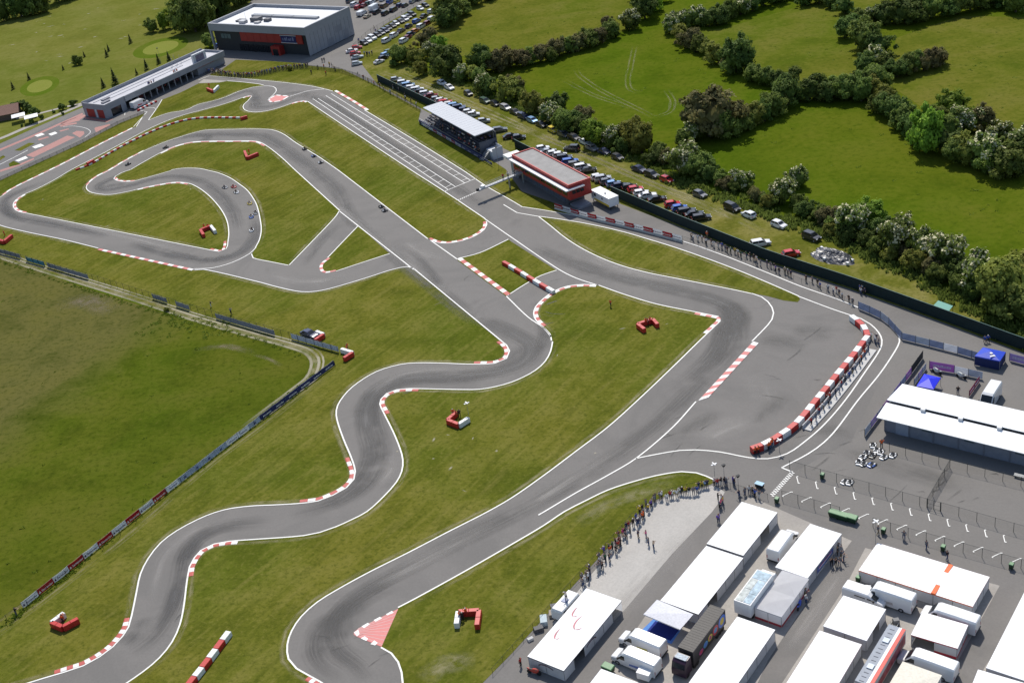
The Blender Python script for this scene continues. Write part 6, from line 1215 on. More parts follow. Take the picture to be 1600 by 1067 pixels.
g = MB(); g.poly([(4.83, -.95, 1.65), (4.83, .95, 1.65), (4.26, .9, 2.52), (4.26, -.9, 2.52)]); g.build('windscreen', GLASS, e)
for x in (4.0, -2.6, -3.6):
    for s_ in (-1, 1): MB().cyl((x, s_ * 1.0 - .15, .45), .45, .3, 'y', 12).build('wheel', TYRE, e)
# dark articulated lorry
SW = NE + math.pi; p = G(1089, 1022); e = empty('articulated_lorry', (p.x, p.y, .06), SW, 'dark articulated lorry with colourful painted trailer side', 'lorry'); e.scale = (.88, 1.0, .92)
tb = MB().box(-8.3, 3.6, -1.28, 1.28, 1.0, 4.0).build('trailer_body', M((.035, .03, .034), .5, var=.2), e); MB().box(-8.32, 3.62, -1.3, 1.3, 4.01, 4.06).build('trailer_roof', M((.075, .068, .062), .6, var=.2), tb)
for k in range(20): MB().box(-8.2 + k * .6, -8.14 + k * .6, -1.27, 1.27, 4.061, 4.08).build('roof_seam', M((.05, .045, .042), .6), tb)
ART = [((.10, .2, .62), -8.2, -5.6, 1.3, 3.8), ((.55, .04, .06), -5.5, -3.4, 1.5, 3.4), ((.7, .5, .06), -3.3, -1.7, 1.7, 3.0), ((.08, .3, .55), -1.6, 0, 1.6, 2.8), ((.5, .06, .25), .1, 1.6, 1.4, 2.4)]
for s_ in (-1, 1):
    for i, (c_, x0, x1, z0, z1) in enumerate(ART):
        m3 = MB(); n_ = 14; m3.poly([((x0 + x1) / 2 + math.cos(2 * math.pi * k / n_) * (x1 - x0) / 2, s_ * 1.292, (z0 + z1) / 2 + math.sin(2 * math.pi * k / n_) * (z1 - z0) / 2) for k in range(n_)]); m3.build('painted_swirl', M(c_, .4), tb)
        m3 = MB(); m3.poly([((x0 + x1) / 2 + math.cos(2 * math.pi * k / n_) * (x1 - x0) * .28, s_ * 1.298, (z0 + z1) / 2 + math.sin(2 * math.pi * k / n_) * (z1 - z0) * .28) for k in range(n_)]); m3.build('painted_swirl', M(ART[(i + 2) % 5][0], .4), tb)
mb = MB(); S = [[(x, -1.22 * w_, .55), (x, -1.22 * w_, zt * .7), (x, -1.12 * w_, zt), (x, 1.12 * w_, zt), (x, 1.22 * w_, zt * .7), (x, 1.22 * w_, .55)] for x, w_, zt in ((6.5, .94, 1.5), (6.4, 1, 2.2), (6.1, 1, 3.1), (5.4, 1, 3.5), (4.2, 1, 3.5))]; loft(mb, S); cb_ = mb.build('cab', M((.03, .012, .03), .35), e)
g = MB(); g.poly([(6.45, -1.05, 2.1), (6.45, 1.05, 2.1), (6.14, 1.0, 3.0), (6.14, -1.0, 3.0)]); g.build('windscreen', GLASS, cb_); MB().box(4.4, 5.6, -.95, .95, 3.51, 3.58).build('roof_deflector', M((.35, .42, .5), .5, var=.4), cb_)
for x in (5.6, 3.0, 2.2, -5.2, -6.2, -7.2):
    for s_ in (-1, 1): MB().cyl((x, s_ * 1.05 - .17, .5), .5, .34, 'y', 12).build('wheel', TYRE, e)
# grey coach-like trailer
p = G(1376, 1050); e = empty('race_trailer', (p.x, p.y, .06), NE, 'grey-roofed long race trailer with red edge beside the metal trolley', 'trailer'); b_ = MB().box(-6.5, 6.5, -1.3, 1.3, .7, 3.5).build('body', M((.5, .5, .52), .5), e)
MB().box(-6.5, 6.5, -1.3, -.75, 3.51, 3.56).build('roof_edge', M((.62, .07, .05), .5), b_); MB().box(-6.5, 6.5, -.74, -.3, 3.51, 3.57).build('roof_band', WHT, b_); MB().box(-6.5, 6.5, -.29, 1.3, 3.51, 3.55).build('roof_field', M((.30, .33, .38), .6), b_)
for k in range(14): MB().box(-6.2 + k * .9, -6.1 + k * .9, .1, .8, 3.551, 3.6).build('roof_rib', M((.15, .16, .19), .6), b_)
for x in (-3.5, 2.5): MB().box(x, x + 1.0, -.1, .8, 3.56, 3.72).build('roof_hatch', M((.55, .62, .7), .3), b_)
m3 = MB(); m3.poly([(-6.3, -1.31, 1.0), (6.3, -1.31, 1.0), (6.3, -1.31, 3.0), (-6.3, -1.31, 2.4)]); m3.build('side_graphic', M((.45, .10, .12), .5, var=.6, scale=1.1), b_)
for x in (-4, -3, 4.2):
    for s_ in (-1, 1): MB().cyl((x, s_ * 1.05 - .15, .42), .42, .3, 'y', 12).build('wheel', TYRE, e)
# caravan with camera operator
p = G(886, 956); e = empty('caravan', (p.x, p.y, .06), NE, 'white caravan behind the tent with ring emblems', 'caravan'); mb = MB(); S = [[(x, -1.1, .5), (x, -1.1, zt - .2), (x, -.95, zt), (x, .95, zt), (x, 1.1, zt - .2), (x, 1.1, .5)] for x, zt in ((-2.7, 2.2), (-2.5, 2.5), (2.4, 2.5), (2.8, 1.8))]; loft(mb, S); mb.build('body', M((.74, .74, .72), .5), e)
MB().box(-2.2, -1.5, -1.13, -1.1, .6, 2.2).build('door', CHAR, e); MB().box(-.6, .8, -1.13, -1.1, 1.3, 1.9).build('window', GLASS, e); MB().box(-.5, .5, -.5, .5, 2.51, 2.6).build('roof_light', M((.1, .15, .3), .4), e)
for s_ in (-1, 1): MB().cyl((0, s_ * .95 - .1, .32), .32, .2, 'y', 12).build('wheel', TYRE, e)
person(G(885, 936, 2.6), R(140), 'white', 'dark', 'camera operator standing on the caravan roof', 'people in the paddock', ps=2, z=2.58)
p = G(1012, 1055); e = empty('utility_trailer', (p.x, p.y, .06), NE + .1, 'small white boxy trailer in front of the striped van', 'trailer'); MB().box(-1.6, 1.6, -1.0, 1.0, .5, 1.7).build('body', WHT, e); MB().box(-1.65, 1.65, -1.05, 1.05, 1.71, 1.78).build('lid', WHT, e)
for s_ in (-1, 1): MB().cyl((0, s_ * .95 - .1, .3), .3, .2, 'y', 10).build('wheel', TYRE, e)

# ================================================================== karts and bikes
def make_kart(driver):
    e = bpy.data.objects.new('kart', None)
    def add(n_, me): o = bpy.data.objects.new(n_, me); o.parent = e; return o
    mb = MB(); 
    for y in (-.3, .3): mb.bar((-.8, y, .14), (.75, y, .14), .03)
    for x in (-.75, -.2, .4, .75): mb.bar((x, -.45, .14), (x, .45, .14), .03)
    mb.box(-.1, .7, -.28, .28, .10, .12); add('chassis', mb.mesh('chassis', CHAR))
    mb = MB(); mb.hexa([(.72, -.55, .1), (1.0, -.4, .1), (1.0, .4, .1), (.72, .55, .1), (.72, -.5, .3), (.92, -.35, .26), (.92, .35, .26), (.72, .5, .3)]); add('nose_cone', mb.mesh('nose_cone', WHT))
    for s_ in (-1, 1): mb = MB(); y0, y1 = sorted((s_ * .42, s_ * .66)); mb.box(-.42, .42, y0, y1, .1, .32, taper=.03); add('side_pod', mb.mesh('side_pod', WHT))
    mb = MB(); mb.hexa([(-.45, -.22, .13), (-.02, -.22, .13), (-.02, .22, .13), (-.45, .22, .13), (-.62, -.22, .5), (-.5, -.24, .52), (-.5, .24, .52), (-.62, .22, .5)]); add('seat', mb.mesh('seat', M((.05, .05, .055), .5)))
    mb = MB(); mb.box(-.6, -.2, .25, .48, .15, .45); add('engine', mb.mesh('engine', STEEL)); mb = MB(); mb.bar((.62, 0, .18), (.32, 0, .5), .02); mb.cyl((.3, 0, .48), .15, .03, 'z', 12); add('steering_wheel', mb.mesh('steering_wheel', TYRE))
    mb = MB(); mb.box(-.95, -.88, -.6, .6, .12, .25); add('rear_bumper', mb.mesh('rear_bumper', TRIM)); mb = MB(); mb.box(.5, .56, -.15, .15, .3, .55); add('front_plate', mb.mesh('front_plate', M((.7, .7, .68), .5)))
    wf = MB().cyl((0, -.07, 0), .13, .14, 'y', 12).mesh('wheel', TYRE); wr = MB().cyl((0, -.1, 0), .14, .2, 'y', 12).mesh('wheel', TYRE)
    for x, me in ((.55, wf), (-.62, wr)):
        for s_ in (-1, 1): add('wheel', me).location = (x, s_ * .58, .14)
    return e
KART = make_kart(False)
DRV = pose((((.26, .3, 1.2), (.16, .5, 1.14), (.10, .55, 1.14)),) * 2, (((.16, .42, .42), (.18, .8, .22), (.18, .92, .3)),) * 2, -.12, .68)
KCOL = {'white': (.75, .75, .75), 'blue': (.05, .15, .5), 'red': (.5, .03, .03), 'grey': (.3, .31, .33), 'black': (.03, .03, .03), 'yellow': (.6, .45, .05)}
def kart(P, rz, label, group, col='white', driver=None, z=.06):
    c = KART.copy(); C.objects.link(c); c.location = (P.x, P.y, z); c.rotation_euler = (0, 0, rz); tag(c, label, 'kart', group); c.scale = (1.1, 1.1, 1.1) if driver else (.92, .92, .92)
    for ch in KART.children:
        d = ch.copy(); C.objects.link(d); d.parent = c
        if ch.name.startswith(('nose_cone', 'side_pod')): d.material_slots[0].link = 'OBJECT'; d.material_slots[0].material = M(KCOL[col], .35)
    if driver:
        o = bpy.data.objects.new('person', DRV); C.objects.link(o); f = Vector((math.cos(rz), math.sin(rz), 0)); o.location = (P.x - f.x * .35, P.y - f.y * .35, z + .02); o.rotation_euler = (0, 0, rz - math.pi / 2)
        for i, mm in ((0, M(SHIRT[driver], .7)), (1, M(SHIRT[driver], .7)), (3, random.choice((WHT, HAIRS[5], HAIRS[0])))): o.material_slots[i].link = 'OBJECT'; o.material_slots[i].material = mm
        tag(o, f'{driver}-suited driver in ' + label.replace('racing kart', 'the kart'), 'person', 'kart drivers')
for k, (x, y, dx, dy, c_, dr, lab) in enumerate(((352, 294, 9, 3, 'grey', 'grey', 'left of the trio on the inner curve'), (365.7, 293, 9, 5, 'red', 'red', 'right of the trio on the inner curve'), (369.8, 301.5, 9, 6, 'white', 'black', 'lowest of the trio on the inner curve'), (390.5, 319, 5, 9, 'yellow', 'beige', 'behind the trio on the inner curve'), (400, 334, 2, 9, 'grey', 'black', 'near the outer edge of the inner curve'), (393, 340, 1, 9, 'blue', 'grey', 'beside another in the inner curve'), (393.7, 361, -3, 9, 'white', 'black', 'lowest on the inner curve'),
        (476, 234, -8, -6, 'black', 'black', 'first of three on the upper infield straight'), (490.5, 245, -8, -6, 'blue', 'navy', 'second of three on the upper infield straight'), (501, 255, -8, -6, 'white', 'grey', 'third of three on the upper infield straight'), (596, 324, -8, -6, 'black', 'black', 'upper of the pair beside the white line'), (601, 330, -8, -6, 'grey', 'navy', 'lower of the pair beside the white line'), (200, 258, -9, 5, 'black', 'navy', 'alone entering the left hairpin'), (259, 231.5, -9, 3, 'black', 'black', 'alone on the wide upper bend'))):
    kart(G(x, y), hd(dx, dy)(x, y), f'{c_} racing kart {lab}', 'karts on the track', c_, dr)
for k, (x, y, c_) in enumerate(((1364, 697, 'white'), (1370, 705, 'white'), (1375.5, 707.5, 'white'), (1354, 709, 'grey'), (1363, 713, 'black'), (1381, 715.5, 'white'), (1395, 712.5, 'white'), (1348, 715.5, 'white'), (1342, 723.5, 'white'), (1349.5, 726, 'grey'), (1362, 727.5, 'blue'), (1320, 754, 'white'), (1327.5, 755, 'white'))):
    kart(G(x, y), R(230) + random.uniform(-.5, .5), f'{c_} kart without driver, {nth(k)} in the parked cluster by the white roof', 'parked karts', c_)
def bike(P, rz, label, col, sc=1.0):
    e = empty('motorbike', (P.x, P.y, .06), rz, label, 'motorbike', 'motorbikes'); e.scale = (sc,) * 3
    for x in (.7, -.7): MB().cyl((x, -.07, .32), .32, .14, 'y', 14).build('wheel', TYRE, e)
    mb = MB(); S = [[(x, -w_, z0), (x, -w_ * 1.1, (z0 + z1) / 2), (x, -w_ * .5, z1), (x, w_ * .5, z1), (x, w_ * 1.1, (z0 + z1) / 2), (x, w_, z0)] for x, w_, z0, z1 in ((.75, .12, .7, .95), (.4, .2, .4, 1.05), (0, .2, .35, .98), (-.35, .15, .55, .82), (-.95, .08, .8, .95))]; loft(mb, S); mb.build('fairing', M(col, .35), e)
    mb = MB(); mb.bar((.7, 0, .32), (.5, 0, 1.05), .04); mb.bar((.5, -.35, 1.05), (.5, .35, 1.05), .02); mb.build('fork', STEEL, e); MB().box(-.6, -.05, -.12, .12, .82, .9).build('saddle', TRIM, e); MB().box(-.2, .3, -.16, .16, .25, .6).build('engine', STEEL, e)
bike(G(1464, 584), R(120), 'white motorbike left of two in the screened yard', (.75, .75, .7), 1.15); bike(G(1502, 591), R(125), 'white motorbike right of two in the screened yard', (.75, .75, .7), 1.15)
bike(G(835, 1053), R(-30), 'red motorbike at the near corner of the emblem tent', (.5, .06, .04), 1.2); bike(G(1252, 935), R(50), 'red motorbike leaning at the tent with red skirt', (.45, .05, .05), 1.1); bike(G(1249, 949), R(60), 'blue motorbike beside the tent with red skirt', (.04, .1, .55), 1.1)

# ================================================================== bins, lamps, odds and ends
GB = M((.015, .05, .022), .55); GL = M((.12, .26, .12), .5, var=.2)
def bin_(P, rz, label, big=False):
    e = empty('waste_bin', (P.x, P.y, .06), rz, label, 'bin', 'green waste bins'); w_, d_, h_ = (.95, .6, 1.15) if big else (.34, .38, 1.05)
    mb = MB(); mb.hexa([(-w_ * .86, -d_ * .8, .18), (w_ * .86, -d_ * .8, .18), (w_ * .86, d_ * .8, .18), (-w_ * .86, d_ * .8, .18), (-w_, -d_, h_), (w_, -d_, h_), (w_, d_, h_), (-w_, d_, h_)]); mb.build('body', GB, e)
    mb = MB(); mb.hexa([(-w_ - .03, -d_ - .03, h_ + .01), (w_ + .03, -d_ - .03, h_ + .01), (w_ + .03, d_ + .03, h_ + .01), (-w_ - .03, d_ + .03, h_ + .01), (-w_ * .9, -d_ * .9, h_ + .16), (w_ * .9, -d_ * .9, h_ + .16), (w_ * .9, d_ * .9, h_ + .1), (-w_ * .9, d_ * .9, h_ + .1)]); mb.build('lid', GL, e)
    for x in (-w_ * .75, w_ * .75): MB().cyl((x, d_ * .6, .12), .12, .06, 'x', 10).build('wheel', TYRE, e)
for k, (x, y) in enumerate(((1304, 808), (1317, 812), (1331, 815.5))): bin_(G(x, y), NW, f'{nth(k)} from the left of the three big green dumpsters', True)
for x, y, lab in ((1214, 786, 'by the checkered line'), (1285, 748, 'at the upper bay fence'), (1380.5, 834, 'left of two along the lower bay fence'), (1473.5, 861, 'right of the walkers at the lower bay fence'), (1580, 889, 'nearest the right edge'), (1341, 909, 'beside the wide orange-trimmed tent')): bin_(G(x, y), NW, 'green wheelie bin ' + lab)
bin_(G(951, 1049), NW, 'green dumpster at the bottom beside the vans', True)
# debris heap under a grey sheet on the car park grass
hp = G(1300, 401); V = []; F = []; NR, NT = 12, 36
for i in range(NR + 1):
    for j in range(NT):
        a = 2 * math.pi * j / NT; r_ = i / NR; x = math.cos(a) * 6.0 * r_ * (1 + .1 * math.sin(3 * a + 1) + .05 * math.sin(7 * a)); y = math.sin(a) * 3.6 * r_ * (1 + .1 * math.sin(2 * a))
        V.append((x + random.uniform(-.15, .15), y + random.uniform(-.15, .15), max(0, 1.1 * (1 - r_ ** 2.2) + random.uniform(-.16, .16) * (r_ < .95))))
for i in range(NR):
    for j in range(NT): k = (j + 1) % NT; F.append([i * NT + j, i * NT + k, (i + 1) * NT + k, (i + 1) * NT + j])
ma, n, b = newmat('crumpled_sheet'); tc = n.nodes.new('ShaderNodeTexCoord'); no = noise(n, tc.outputs['Object'], 2.2, 5, .7, .6); n.links.new(ramp(n, no, [(.38, (.012, .013, .018)), (.54, (.05, .053, .068)), (.66, (.16, .17, .20)), (.74, (.5, .5, .52))]), b.inputs['Base Color']); b.inputs['Roughness'].default_value = .4
e = empty('rubble_heap', (hp.x, hp.y, .02), R(-64), 'grey crumpled heap under plastic sheet on the car park grass', 'heap'); put('sheet', mesh('sheet', V, F, ma), e)
for x, y in ((5.2, 1.0), (5.6, -.9), (-4.8, .6), (0, -3)): MB().box(x, x + .7, y, y + .5, .2, .8).build('white_block', WHT, e)
# green shelter
P = [G(x, y, 2.2) for x, y in ((1466, 469.5), (1489, 478), (1483, 485.5), (1457, 479))]; c = sum(P, Vector()) / 4; e = empty('shelter', (c.x, c.y, .02), 0, 'small shelter with flat sea-green roof beyond the green wall', 'shelter'); mb = MB(); o3 = Vector((c.x, c.y, 0)); mb.hexa([p - o3 - Vector((0, 0, .08)) for p in P] + [p - o3 for p in P]); mb.build('roof', M((.12, .33, .27), .6), e)
for p in P: mb = MB(); mb.bar((p.x - c.x, p.y - c.y, 0), (p.x - c.x, p.y - c.y, 2.15), .05); mb.build('leg', CHAR, e)
# lamp / loudspeaker masts
def mast(px, py, h_, label, head='lamp'):
    p = G(px, py); e = empty('mast', (p.x, p.y, .06), .4, label, 'mast', 'thin masts'); MB().cyl((0, 0, 0), .05, h_, 'z', 8, r2=.035).build('pole', STEEL, e)
    if head == 'lamp': MB().box(-.6, .6, -.12, .12, h_, h_ + .12).build('lamp_head', WHT, e); MB().box(-.12, .12, -.5, .5, h_ + .13, h_ + .25).build('lamp_head', WHT, e)
    else: MB().hexa([(-.15, -.1, h_ - .5), (.15, -.1, h_ - .5), (.15, .1, h_ - .5), (-.15, .1, h_ - .5), (-.35, -.25, h_), (.35, -.25, h_), (.35, .25, h_), (-.35, .25, h_)]).build('loudspeaker', CHAR, e)
mast(1117, 748, 3.2, 'mast with pale cross-shaped lamp on the paddock grass tip'); mast(1132, 751, 3.6, 'thin loudspeaker mast among the paddock spectators', 's'); mast(1154, 765, 3.2, 'thin bare mast right of the paddock spectators', 's'); mast(733, 652, 3.4, 'signal mast with white rotor-like head by the central marshal post'); mast(1368, 852, 5, 'thin lamp mast behind the wide orange-trimmed tent'); mast(1218, 706, 2.6, 'thin pole with white tip behind the bent barrier'); mast(252, 100, 7, 'dark pole on the golf grass behind the pit building', 's'); mast(779, 258, 6, 'thin mast between grandstand and red building', 's')
# metal trolley and small clutter
p = G(1393, 986); e = empty('equipment_trolley', (p.x, p.y, .06), NE, 'pale tubular equipment trolley on the concrete between tents', 'trolley'); mb = MB()
for y in (-.5, .5): mb.bar((-1.6, y, .5), (1.6, y, .5), .05)
for x in (-1.6, -.9, 0, .9, 1.6): mb.bar((x, -.5, .5), (x, .5, .5), .045); mb.bar((x, .5, .5), (x, .5, 1.1), .03)
mb.build('frame', M((.6, .6, .55), .5), e)
for x in (-1.3, 1.3):
    for y in (-.55, .55): MB().cyl((x, y - .06, .22), .22, .12, 'y', 10).build('wheel', TYRE, e)
p = G(1400, 975); MB().box(-.5, .5, -.4, .4, 0, 1.0, taper=.05).build('equipment_case', M((.2, .2, .2), .7), label='grey equipment case beside the tubular trolley', cat='case').location = (p.x, p.y, .062)
for k, (x, y, s_, c_, lab) in enumerate(((868, 950, .8, (.15, .15, .17), 'dark crate by the caravan rear'), (850, 972, 1.0, (.5, .6, .65), 'pale table-like crate beside the emblem tent'), (842, 985, .8, (.08, .08, .09), 'black case beside the emblem tent'), (829, 1000, .5, (.55, .55, .55), 'small silver case near the bottom fence'), (862, 961, .7, (.3, .25, .2), 'brown box beside the emblem tent'))):
    p = G(x, y); e = empty('crate', (p.x, p.y, .06), random.uniform(0, 3), lab, 'crate', 'crates beside the emblem tent'); MB().box(-s_, s_, -s_ * .6, s_ * .6, 0, s_ * .8, taper=.04).build('box', M(c_, .6, var=.3), e); MB().box(-s_ * .95, s_ * .95, -s_ * .55, s_ * .55, s_ * .8 + .005, s_ * .8 + .05).build('lid', M(tuple(x * .8 for x in c_), .6), e)
p = G(1187, 762); e = empty('kiosk_cart', (p.x, p.y, .06), NW, 'small cart with pale blue top near the checkered line', 'cart'); MB().box(-.7, .7, -.4, .4, .2, .9).build('body', CHAR, e); MB().box(-.8, .8, -.5, .5, .91, 1.0).build('top', M((.3, .5, .65), .5), e)
e = empty('bench', G(1597, 748), NW + math.pi, 'pale slatted bench at the right edge by the shaded wall', 'bench')
for k in range(4): MB().box(-1.4, 1.4, -.3 + k * .16, -.18 + k * .16, .5 + k * .05, .54 + k * .05).build('slat', M((.6, .6, .58), .6), e)
for x in (-1.2, 1.2): MB().box(x - .05, x + .05, -.3, .3, 0, .5).build('leg', STEEL, e)

# ================================================================== trees and hedges
def leaf_mat(name, dark, light, scale=1.1):
    ma, n, b = newmat(name)
    oi = n.nodes.new('ShaderNodeObjectInfo'); tc = n.nodes.new('ShaderNodeTexCoord')
    f = mapr(n, noise(n, tc.outputs['Object'], scale, 3, .7), .36, .66)
    col = mixc(n, f, dark, light)
    hs = n.nodes.new('ShaderNodeHueSaturation'); n.links.new(col, hs.inputs['Color']); n.links.new(mapr(n, oi.outputs['Random'], 0, 1, .484, .512), hs.inputs['Hue']); n.links.new(mapr(n, oi.outputs['Random'], 0, 1, .75, 1.25), hs.inputs['Value'])
    n.links.new(hs.outputs[0], b.inputs['Base Color']); b.inputs['Roughness'].default_value = .75; b.inputs['Specular IOR Level'].default_value = .15
    tl = n.nodes.new('ShaderNodeBsdfTranslucent'); n.links.new(hs.outputs[0], tl.inputs[0]); mx = n.nodes.new('ShaderNodeMixShader'); mx.inputs[0].default_value = .38
    n.links.new(b.outputs[0], mx.inputs[1]); n.links.new(tl.outputs[0], mx.inputs[2]); n.links.new(mx.outputs[0], n.nodes['Material Output'].inputs[0]); return ma
LEAF = {'dark': leaf_mat('leaf_dark', (0.077, 0.125, 0.028), (0.192, 0.262, 0.059)), 'olive': leaf_mat('leaf_olive', (0.166, 0.186, 0.033), (0.358, 0.371, 0.082)), 'bright': leaf_mat('leaf_bright', (0.134, 0.224, 0.026), (0.320, 0.461, 0.058)), 'brown': leaf_mat('leaf_brown', (0.128, 0.118, 0.046), (0.282, 0.256, 0.102)), 'mid': leaf_mat('leaf_mid', (0.110, 0.159, 0.031), (0.262, 0.320, 0.072)), 'pine': leaf_mat('leaf_pine', (0.028, 0.056, 0.026), (0.077, 0.125, 0.051)), 'weed': leaf_mat('leaf_weed', (0.134, 0.186, 0.018), (0.205, 0.243, 0.033))}
BLOSSOM = M((.60, .56, .34), .8, var=.3, scale=2); BARK = M((.09, .07, .05), .9, var=.3)
def crown_mesh(seed, n_cl=60, per=80, leaf=.058, flower=0.0, low=.0, spiky=0.0):
    """unit crown (radius about 1, from z 0 to about 1.7): clumps of leaf cards in an uneven volume"""
    rd = random.Random(seed); V = []; F = []; MI = []
    lobes = [(Vector((rd.uniform(-.5, .5), rd.uniform(-.5, .5), rd.uniform(.55, 1.05))), rd.uniform(.5, .75)) for _ in range(5)] + [(Vector((0, 0, .8)), .85)]
    cl = []
    while len(cl) < n_cl:
        c, r_ = rd.choice(lobes); d = Vector((rd.gauss(0, 1), rd.gauss(0, 1), rd.gauss(.15, 1))).normalized(); p = c + d * r_ * rd.uniform(.72, 1.02)
        if p.z > .08 + low: cl.append((p, d, rd.uniform(.15, .30)))
    for c, d, r_ in cl:
        fl = rd.random() < flower * 1.3 and d.z > -.25
        for k in range(per):
            o = Vector((rd.gauss(0, 1), rd.gauss(0, 1), rd.gauss(0, .8))).normalized() * r_ * rd.uniform(.35, 1.08); p = c + o
            nn = (o.normalized() * .8 + d * .6 + Vector((rd.gauss(0, .5), rd.gauss(0, .5), rd.gauss(.25, .5)))).normalized(); u = nn.orthogonal().normalized(); a = rd.uniform(0, 6.3); w_ = nn.cross(u); u2 = u * math.cos(a) + w_ * math.sin(a); v2 = nn.cross(u2); s_ = leaf * rd.uniform(.6, 1.35)
            b = len(V); V += [p - u2 * s_ - v2 * s_ * .6, p + u2 * s_ * .9 - v2 * s_ * .7, p + u2 * s_ + v2 * s_ * .55, p - u2 * s_ * .7 + v2 * s_ * .75]; F.append([b, b + 1, b + 2, b + 3]); MI.append(1 if fl and rd.random() < .42 and o.dot(d) > -.1 else 0)
    for k in range(220):                                              # inner leaves that close the middle
        d = Vector((rd.gauss(0, 1), rd.gauss(0, 1), rd.gauss(0, 1))).normalized(); p = Vector((0, 0, .78)) + Vector((d.x * .68, d.y * .68, d.z * .6)) * rd.uniform(.3, 1); u = d.orthogonal().normalized(); v = d.cross(u); s_ = .16; b = len(V)
        V += [p - u * s_ - v * s_, p + u * s_ - v * s_, p + u * s_ + v * s_, p - u * s_ + v * s_]; F.append([b, b + 1, b + 2, b + 3]); MI.append(0)
    return mesh('crown', V, F, [LEAF['mid'], BLOSSOM], MI)
CROWNS = [crown_mesh(s_) for s_ in range(6)]; WCROWNS = [crown_mesh(20 + s_, flower=.55) for s_ in range(4)]; SCROWNS = [crown_mesh(40 + s_, n_cl=30, per=50, leaf=.095) for s_ in range(4)]
def conifer_mesh(seed):
    rd = random.Random(seed); V = []; F = []
    for k in range(1100):
        h_ = rd.random() ** .8; a = rd.uniform(0, 6.28); r_ = (1 - h_) * (.42 + .12 * math.sin(h_ * 34)) * rd.uniform(.5, 1.05); p = Vector((math.cos(a) * r_, math.sin(a) * r_, .12 + h_ * 1.9)); d = Vector((math.cos(a), math.sin(a), -.35)).normalized(); sd_ = Vector((-math.sin(a), math.cos(a), 0)); s_ = .09 * (1.3 - h_)
        b = len(V); V += [p - d * s_ - sd_ * s_ * .5, p + d * s_ * 1.6, p - d * s_ + sd_ * s_ * .5]; F.append([b, b + 1, b + 2])
    return mesh('crown', V, F, LEAF['pine'])
PINES = [conifer_mesh(s_) for s_ in range(3)]
def trunk_mesh(seed):
    rd = random.Random(seed); mb = MB(); tip = Vector((rd.uniform(-.05, .05), rd.uniform(-.05, .05), .55)); mb.cyl((0, 0, 0), .075, .56, 'z', 8, r2=.045)
    for k in range(5):
        a = k * 1.26 + rd.uniform(-.3, .3); st = Vector((0, 0, .3 + .05 * k)); en = Vector((math.cos(a) * .5, math.sin(a) * .5, .8 + .12 * rd.random())); u = Vector((-math.sin(a), math.cos(a), 0))
        b = len(mb.V); mb.V += [st - u * .03, st + u * .03, en, st + Vector((0, 0, .06))]; mb.F += [[b, b + 1, b + 2], [b + 1, b + 3, b + 2], [b + 3, b, b + 2]]; mb.M += [0, 0, 0]
    return mb.mesh('trunk', BARK)
TRUNKS = [trunk_mesh(s_) for s_ in range(4)]
DESC = {'dark': 'dark green', 'olive': 'yellowish', 'bright': 'bright green', 'brown': 'brownish', 'mid': 'mid green', 'white': 'white-blossomed', 'pine': 'dark conical'}
def tree(px, py, Rm, kind, label, group, Hf=1.0, z=.01, small=False):
    p = G(px, py); p = p + Vector((0, Rm * .95, 0))
    nm = 'conifer' if kind == 'pine' else ('tree' if Rm >= 5 else 'shrub')
    e = empty(nm, (p.x, p.y, z), random.uniform(0, 6.28), label, 'tree' if Rm >= 5 or kind == 'pine' else 'shrub', group)
    me = random.choice(PINES if kind == 'pine' else WCROWNS if kind == 'white' else SCROWNS if small or Rm < 2.3 else CROWNS)
    c = put('crown', me, e); s_ = Rm * .88 * random.uniform(.93, 1.07); c.scale = (s_ * random.uniform(.94, 1.08), s_ * random.uniform(.94, 1.08), s_ * Hf * random.uniform(.9, 1.1)); c.rotation_euler = (0, 0, random.uniform(0, 6.28))
    if kind != 'pine': c.material_slots[0].link = 'OBJECT'; c.material_slots[0].material = LEAF['mid' if kind == 'white' else kind]
    o = put('trunk', random.choice(TRUNKS), e); o.scale = (s_, s_, s_ * Hf)
def hedge(rows, where, group, **k):
    rows = sorted(rows); cnt = {}
    for i, r_ in enumerate(rows):
        x, y, Rm, kd = r_[:4]; nmk = ('tree' if Rm >= 5 else 'shrub'); key = (kd, nmk); cnt[key] = cnt.get(key, 0) + 1
        tree(x, y, Rm, kd, f'{DESC[kd]} {nmk}, {nth(cnt[key] - 1)} such from left {where}', group, Hf=r_[4] if len(r_) > 4 else 1.0, **k)
HG = 'hedgerow trees and shrubs'
hedge([(627, 104, 4.6, 'mid'), (640, 98, 3.6, 'olive'), (655, 103, 4.2, 'olive'), (668, 78, 5, 'brown'), (672, 95, 4, 'white'), (662, 121, 3.4, 'olive'), (688, 82, 4.2, 'bright'), (700, 48, 6.5, 'dark', 1.0), (707, 40, 8, 'mid', 1.15), (722, 28, 5, 'mid'), (745, 12, 5, 'dark'), (765, 5, 4.5, 'mid'), (708, 126, 7.4, 'dark'), (692, 118, 4.2, 'mid'), (722, 132, 4.2, 'white'), (741, 128, 3.8, 'olive'), (757, 118, 5.8, 'dark', 1.15), (752, 133, 3.6, 'mid')], 'in the cluster left of the first hedge', HG)
